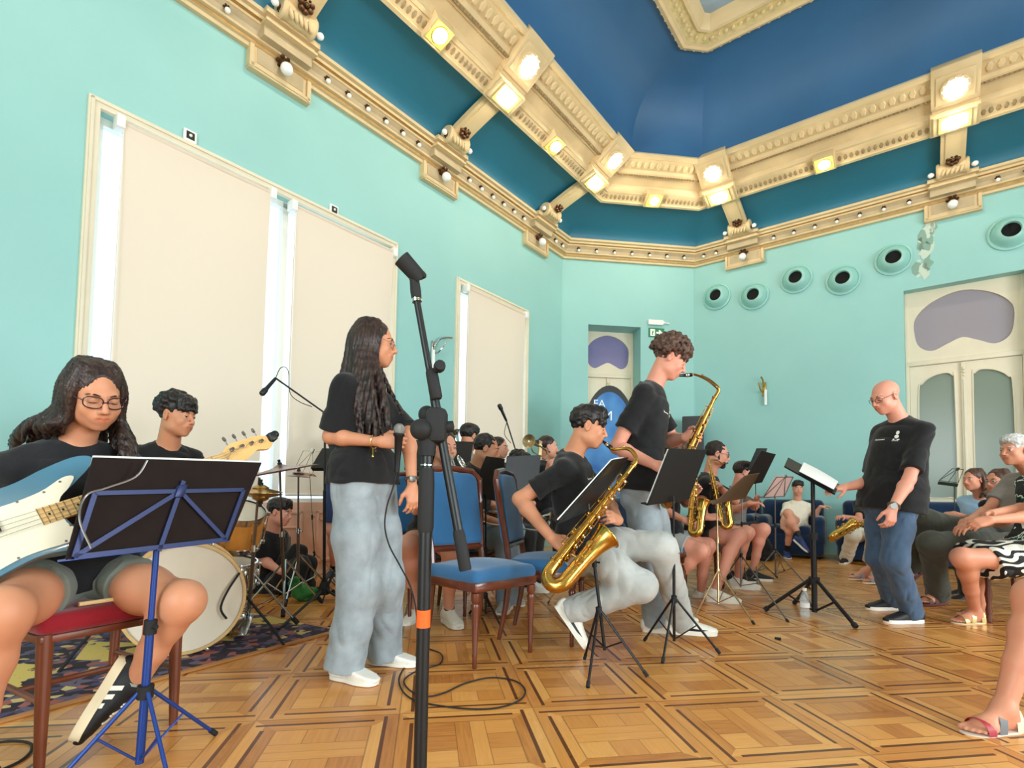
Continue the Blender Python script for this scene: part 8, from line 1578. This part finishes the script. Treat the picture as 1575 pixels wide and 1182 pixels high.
def cymbal_stand(label, base, top, cyms, m=M_CHROMEDK, zc=0.36, rad=0.3, a0=0.3, pedal=None):
    base = np.array(base, float); base[2] = 0.012; e = empty('cymbal_stand', base, label, 'cymbal stand', 'cymbal stands'); loc = base
    mb = MB(); mid = base + (top - base) * 0.55; mb.tube([base + V3(0, 0, 0.05), mid], 0.0115, 10); mb.build('lower_pole', m, e, loc=loc); mb = MB(); mb.tube([mid, top], 0.0075, 8); mb.build('upper_pole', m, e, loc=loc); mb = MB(); mb.tube([mid - V3(0, 0, .02), mid + V3(0, 0, .02)], 0.017, 10); mb.tube([mid, mid + V3(.04, -.02, 0)], 0.006, 6); mb.build('clamp', M_STEEL, e, loc=loc)
    stand_legs(e, base, loc, zc, rad, M_STEEL, 3, a0)
    if pedal is not None:
        d = nrm(pedal); mb = MB(); mb.box(base + d * 0.16 + V3(0, 0, 0.05), (0.08, 0.26, 0.012), np.array([np.cross(d, V3(0, 0, 1)), d, V3(0, 0, 1)]).T @ np.array(((1, 0, 0), (0, .96, .28), (0, -.28, .96))), 0.004); mb.build('pedal', M_STEEL, e, loc=loc); mb = MB()
        for k in range(6): mb.tube([base + d * 0.04 + V3(0.012 * math.cos(t), 0.006 * math.sin(t) * (k % 2), 0.06 + 0.028 * k + 0.016 * math.sin(t)) for t in np.linspace(0, 2 * PI, 9)[:-1]], 0.003, 5, closed=True)
        mb.build('chain', M_STEEL, e, loc=loc)
    for lab, c, ax, r, mt in cyms:
        ax = nrm(ax); ce = empty('cymbal', c, lab, 'cymbal', 'cymbals of the kit'); mb = MB(); mb.lathe([(0.006, 0.03), (0.02, 0.029), (0.045, 0.014), (r * 0.35, 0.008), (r, -0.012), (r, -0.0135), (r * 0.35, 0.0065), (0.045, 0.0125), (0.02, 0.0275), (0.006, 0.0285)], c, ax, 40); mb.build('bronze', mt, ce, loc=c); mb = MB(); mb.lathe([(0, 0.028), (0.014, 0.028), (0.014, 0.042), (0, 0.043)], c, ax, 12); mb.lathe([(0, 0.042), (0.008, 0.042), (0.011, 0.06), (0, 0.062)], c, ax, 8); mb.build('felt_and_nut', M_RUB, ce, loc=c)
    return e
t1 = P(430, 712, 3.35); cymbal_stand('steel cymbal stand holding the wide tilted cymbal', FL(437, 940), t1, [('wide dull cymbal tilted up to the right above the kit', P(432, 722, 3.36), V3(-0.20, -0.10, 0.97), 0.23, M_CYM2)], a0=0.9)
t2 = P(399, 742, 3.45); cymbal_stand('chrome hi-hat stand with chain and pedal right of the bass drum', FL(381, 968), P(399, 735, 3.05), [('upper hi-hat cymbal, golden and nearly flat', P(401, 754, 3.05), V3(0.02, -0.05, 1), 0.12, M_CYM), ('lower hi-hat cymbal just under the golden upper one', P(401, 764, 3.05), V3(0.02, -0.05, -1), 0.12, M_CYM)], a0=0.2, pedal=V3(0.15, -0.5, 0))
cymbal_stand('thin steel stand with a small flat cymbal before the large window', FL(458, 925), P(459, 726, 4.0), [('small cymbal seen edge-on before the large window', P(459, 731, 4.0), V3(0.04, 0.02, 1), 0.085, M_CYM2)], a0=0.6)
# ---- boxes behind the kit
def amp():
    c = FL(415, 898); c[2] = 0; g, R = local(c, 165); e = empty('guitar_amplifier', c, 'grey guitar amplifier standing behind the cymbal stands', 'amplifier'); mb = MB(); mb.box(g(0, 0, 0.23), (0.32, 0.24, 0.42), R, 0.015); mb.build('cabinet', mat('grey_vinyl', (84, 92, 96), 0.6), e, loc=c); mb = MB(); mb.box(g(0, 0.123, 0.19), (0.27, 0.008, 0.28), R, 0.003); mb.build('grille', mat('dark_grille_cloth', (58, 66, 70), 0.8, bump=(500, 0.4)), e, loc=c); mb = MB(); mb.tube(smooth_loop([g(-0.08, 0, 0.445), g(-0.06, 0, 0.47), g(0.06, 0, 0.47), g(0.08, 0, 0.445)], 4, False), 0.008, 8); mb.build('handle', M_BLACK, e, loc=c)
    for sx in (-1, 1):
        for sy in (-1, 1): mb = MB(); mb.lathe([(0.02, 0), (0.02, 0.02), (0, 0.02)], g(sx * 0.12, sy * 0.08, 0), (0, 0, 1), 8); mb.build('foot', M_RUB, e, loc=c)
    c = FL(452, 912); c[2] = 0; e = empty('gig_bag', c, 'slumped black instrument bag beside the grey amplifier', 'bag'); s = Sdf(); g, R = local(c, 150); s.loft([(g(0, 0, 0.06), R[:, 0], 0.17, 0.12), (g(0.02, 0, 0.22), R[:, 0], 0.15, 0.10), (g(-0.03, 0, 0.36), R[:, 0], 0.08, 0.06)], 0.03); s.cutplane(g(0, 0, 0.004), (0, 0, -1)); V, Q = s.mesh(0.01, wrinkles(0.008, 0.8, 3)); mesh_object('bag_cloth', V, Q, mat_cloth('black_nylon', (30, 29, 30), sheen=0.1), e, c); mb = MB(); mb.tube(smooth_loop([g(-0.05, 0.09, 0.33), g(0.0, 0.14, 0.36), g(0.06, 0.13, 0.26)], 5, False), 0.008, 6); mb.build('handle', M_RUB, e, loc=c)
    c = FL(466, 925); c[2] = 0; g, R = local(c, 130); e = empty('green_cloth', c, 'crumpled green cloth at the foot of the black instrument bag', 'cloth'); s = Sdf(); s.loft([(g(-0.06, 0, 0.02), R[:, 0], 0.09, 0.06), (g(0.03, 0, 0.07), R[:, 0], 0.06, 0.05), (g(0.10, 0.02, 0.17), R[:, 0], 0.04, 0.03)], 0.03); s.cutplane(c + V3(0, 0, 0.004), (0, 0, -1)); V, Q = s.mesh(0.009, wrinkles(0.01, 1.2, 6)); mesh_object('cloth_folds', V, Q, mat_cloth('green_cotton', (58, 130, 62)), e, c)
    c = FL(378, 905); c[2] = 0; g, R = local(c, 170); e = empty('storage_box', c, 'pale blue plastic storage box behind the drums', 'box'); mb = MB()
    for q in ((0, 0, 0.17, 0.42, 0.30, 0.02), (0, 0.145, 0.36, 0.42, 0.012, 0.40), (0, -0.145, 0.36, 0.42, 0.012, 0.40), (0.205, 0, 0.36, 0.012, 0.30, 0.40), (-0.205, 0, 0.36, 0.012, 0.30, 0.40)): mb.box(g(*q[:3]), q[3:], R, 0.004)
    mb.box(g(0, 0, 0.08), (0.40, 0.28, 0.16), R, 0.006); mb.build('box', mat('pale_blue_plastic', (140, 178, 222), 0.35), e, loc=c); mb = MB(); mb.box(g(0, 0, 0.565), (0.44, 0.32, 0.02), R, 0.006); mb.build('lid', mat('pale_lid', (206, 204, 226), 0.35), e, loc=c)
    for a, b, nm, lab in ((FL(1168, 862), 0.2, 'backpack', 'black bag on the floor behind the slim music stands'),):
        c = a; c[2] = 0; s = Sdf(); g, R = local(c, 180); s.loft([(g(0, 0, 0.08), R[:, 0], 0.2, 0.14), (g(0.03, 0, 0.24), R[:, 0], 0.16, 0.11), (g(0.0, 0, 0.34), R[:, 0], 0.09, 0.07)], 0.03); s.cutplane(g(0, 0, 0.004), (0, 0, -1)); V, Q = s.mesh(0.012, wrinkles(0.01, 0.8, 8)); e = empty(nm, c, lab, 'bag'); mesh_object('bag_cloth', V, Q, mat_cloth('black_nylon', (30, 29, 30)), e, c); mb = MB(); mb.tube(smooth_loop([g(-0.06, -0.02, 0.36), g(0, -0.03, 0.43), g(0.06, -0.02, 0.36)], 5, False), 0.009, 6); mb.build('handle', M_RUB, e, loc=c)
amp()
# ---- banner, loudspeaker, bottle, plug
def banner():
    c = V3(*P(937, 700, 7.6)[:2], 0); g, R = local(c, 178); e = empty('oval_banner', c, 'blue oval pop-up banner with black rim and white lettering behind the saxophone players', 'banner'); top, half, w = 2.47, 0.92, 0.42; zc = top - half; M_BN = bpy.data.materials.new('banner_print'); M_BN.use_nodes = True; t = M_BN.node_tree; b = t.nodes['Principled BSDF']; tc = t.nodes.new('ShaderNodeTexCoord'); n = t.nodes.new('ShaderNodeTexNoise'); n.inputs['Scale'].default_value = 2.2; t.links.new(tc.outputs['Object'], n.inputs['Vector']); r = t.nodes.new('ShaderNodeValToRGB'); r.color_ramp.elements[0].position = 0.35; r.color_ramp.elements[0].color = lin(30, 96, 170); r.color_ramp.elements[1].position = 0.65; r.color_ramp.elements[1].color = lin(84, 150, 206); t.links.new(n.outputs[0], r.inputs[0]); t.links.new(r.outputs[0], b.inputs['Base Color']); b.inputs['Roughness'].default_value = 0.6
    el = lambda k, s: (w * s * math.cos(k), zc + half * s * math.sin(k)); ks = np.linspace(0, 2 * PI, 49)[:-1]
    mb = MB(); mb.add([g(x, y, z) for y in (0.004, -0.004) for x, z in [el(k, 0.97) for k in ks]], [tuple(range(48)), tuple(range(48, 96))[::-1]]); mb.build('fabric', M_BN, e, loc=c)
    mb = MB(); vs = [];
    for k in ks:
        for s_, y in ((0.90, 0.007), (1.0, 0.012), (1.0, -0.012), (0.90, -0.007)): x, z = el(k, s_); vs.append(g(x, y, z))
    mb.add(vs, [(4 * i + j, 4 * ((i + 1) % 48) + j, 4 * ((i + 1) % 48) + (j + 1) % 4, 4 * i + (j + 1) % 4) for i in range(48) for j in range(4)]); mb.build('rim', M_BLACK, e, loc=c)
    mb = MB(); s = -1 if R[0, 0] < 0 else 1
    for txt, x, z, sz in (('EA', 0.15, 2.2, 0.15), ('M', 0.03, 2.02, 0.2)):
        vs, fs = text_mesh(txt, sz, 0.001); mb.add([g(x * 1.0 - v[0] * 1.0, 0.008 + v[2], z + v[1]) for v in vs], fs)
    mb.build('lettering', mat('banner_white', (244, 248, 250), 0.6), e, loc=c)
    mb = MB()
    for sx in (-1, 1): mb.tube([g(sx * 0.2, 0.0, zc - half * 0.8), g(sx * 0.25, 0.02, 0.01)], 0.01, 8); mb.tube([g(sx * 0.25, -0.2, 0.01), g(sx * 0.25, 0.2, 0.01)], 0.01, 8)
    mb.build('stand', M_BLKMET, e, loc=c)
banner()
c = V3(*P(1066, 660, 9.35)[:2], 0); g, R = local(c, 200); e = empty('loudspeaker', g(0, 0, 1.55), 'dark grey loudspeaker on a tripod near the room corner', 'loudspeaker'); lc = g(0, 0, 1.55); mb = MB(); mb.box(g(0, 0, 1.92), (0.36, 0.34, 0.74), R, 0.02); mb.build('cabinet', mat('dark_grey_speaker', (56, 60, 66), 0.6), e, loc=lc); mb = MB(); mb.box(g(0, 0.172, 1.92), (0.32, 0.006, 0.68), R, 0.002); mb.build('grille', mat('speaker_grille', (48, 50, 55), 0.5, bump=(600, 0.3)), e, loc=lc)
e = empty('loudspeaker_tripod', c, 'tripod stand under the dark grey loudspeaker', 'speaker stand'); mb = MB(); mb.tube([g(0, 0, 0.1), g(0, 0, 1.56)], 0.018, 10); mb.build('pole', M_BLKMET, e, loc=c)
for i in range(3): mb = MB(); mb.tube([g(0, 0, 0.75), g(0.26 * math.cos(2.1 * i), 0.26 * math.sin(2.1 * i), 0.012)], 0.012, 8); mb.build('leg', M_BLKMET, e, loc=c)
def bottle():
    c = FL(1238, 950); c[2] = 0; e = empty('water_bottle', c, 'clear plastic water bottle on the floor beside the conductor stand', 'bottle'); M_PET = mat_pane('clear_plastic', (225, 232, 236), rough=0.05, clear=0.72); mb = MB()
    prof = [(0.0, 0.004), (0.026, 0.0), (0.032, 0.008), (0.033, 0.03), (0.031, 0.04), (0.033, 0.05), (0.031, 0.06), (0.033, 0.07), (0.033, 0.11), (0.031, 0.12), (0.033, 0.13), (0.032, 0.145), (0.022, 0.175), (0.013, 0.19), (0.0125, 0.205)]; mb.lathe(prof, c, (0, 0, 1), 24); mb.build('plastic', M_PET, e, loc=c)
    mb = MB(); mb.lathe([(0, 0.196), (0.0145, 0.196), (0.015, 0.2), (0.015, 0.214), (0.0, 0.216)], c, (0, 0, 1), 16); mb.build('cap', M_WHITEPL, e, loc=c); mb = MB(); mb.lathe([(0.0335, 0.075), (0.0335, 0.108)], c, (0, 0, 1), 24); mb.build('label_band', mat('white_label', (240, 242, 244), 0.5), e, loc=c)
bottle()
c = FL(1196, 985); c[2] = 0; e = empty('rubber_plug', c, 'small black rubber plug lying on the parquet before the conductor', 'rubber plug'); mb = MB(); mb.tube([c + V3(-0.012, 0.01, 0.009), c + V3(0.014, -0.012, 0.009)], [0.007, 0.009], 10); mb.build('plug', M_RUB, e, loc=c)
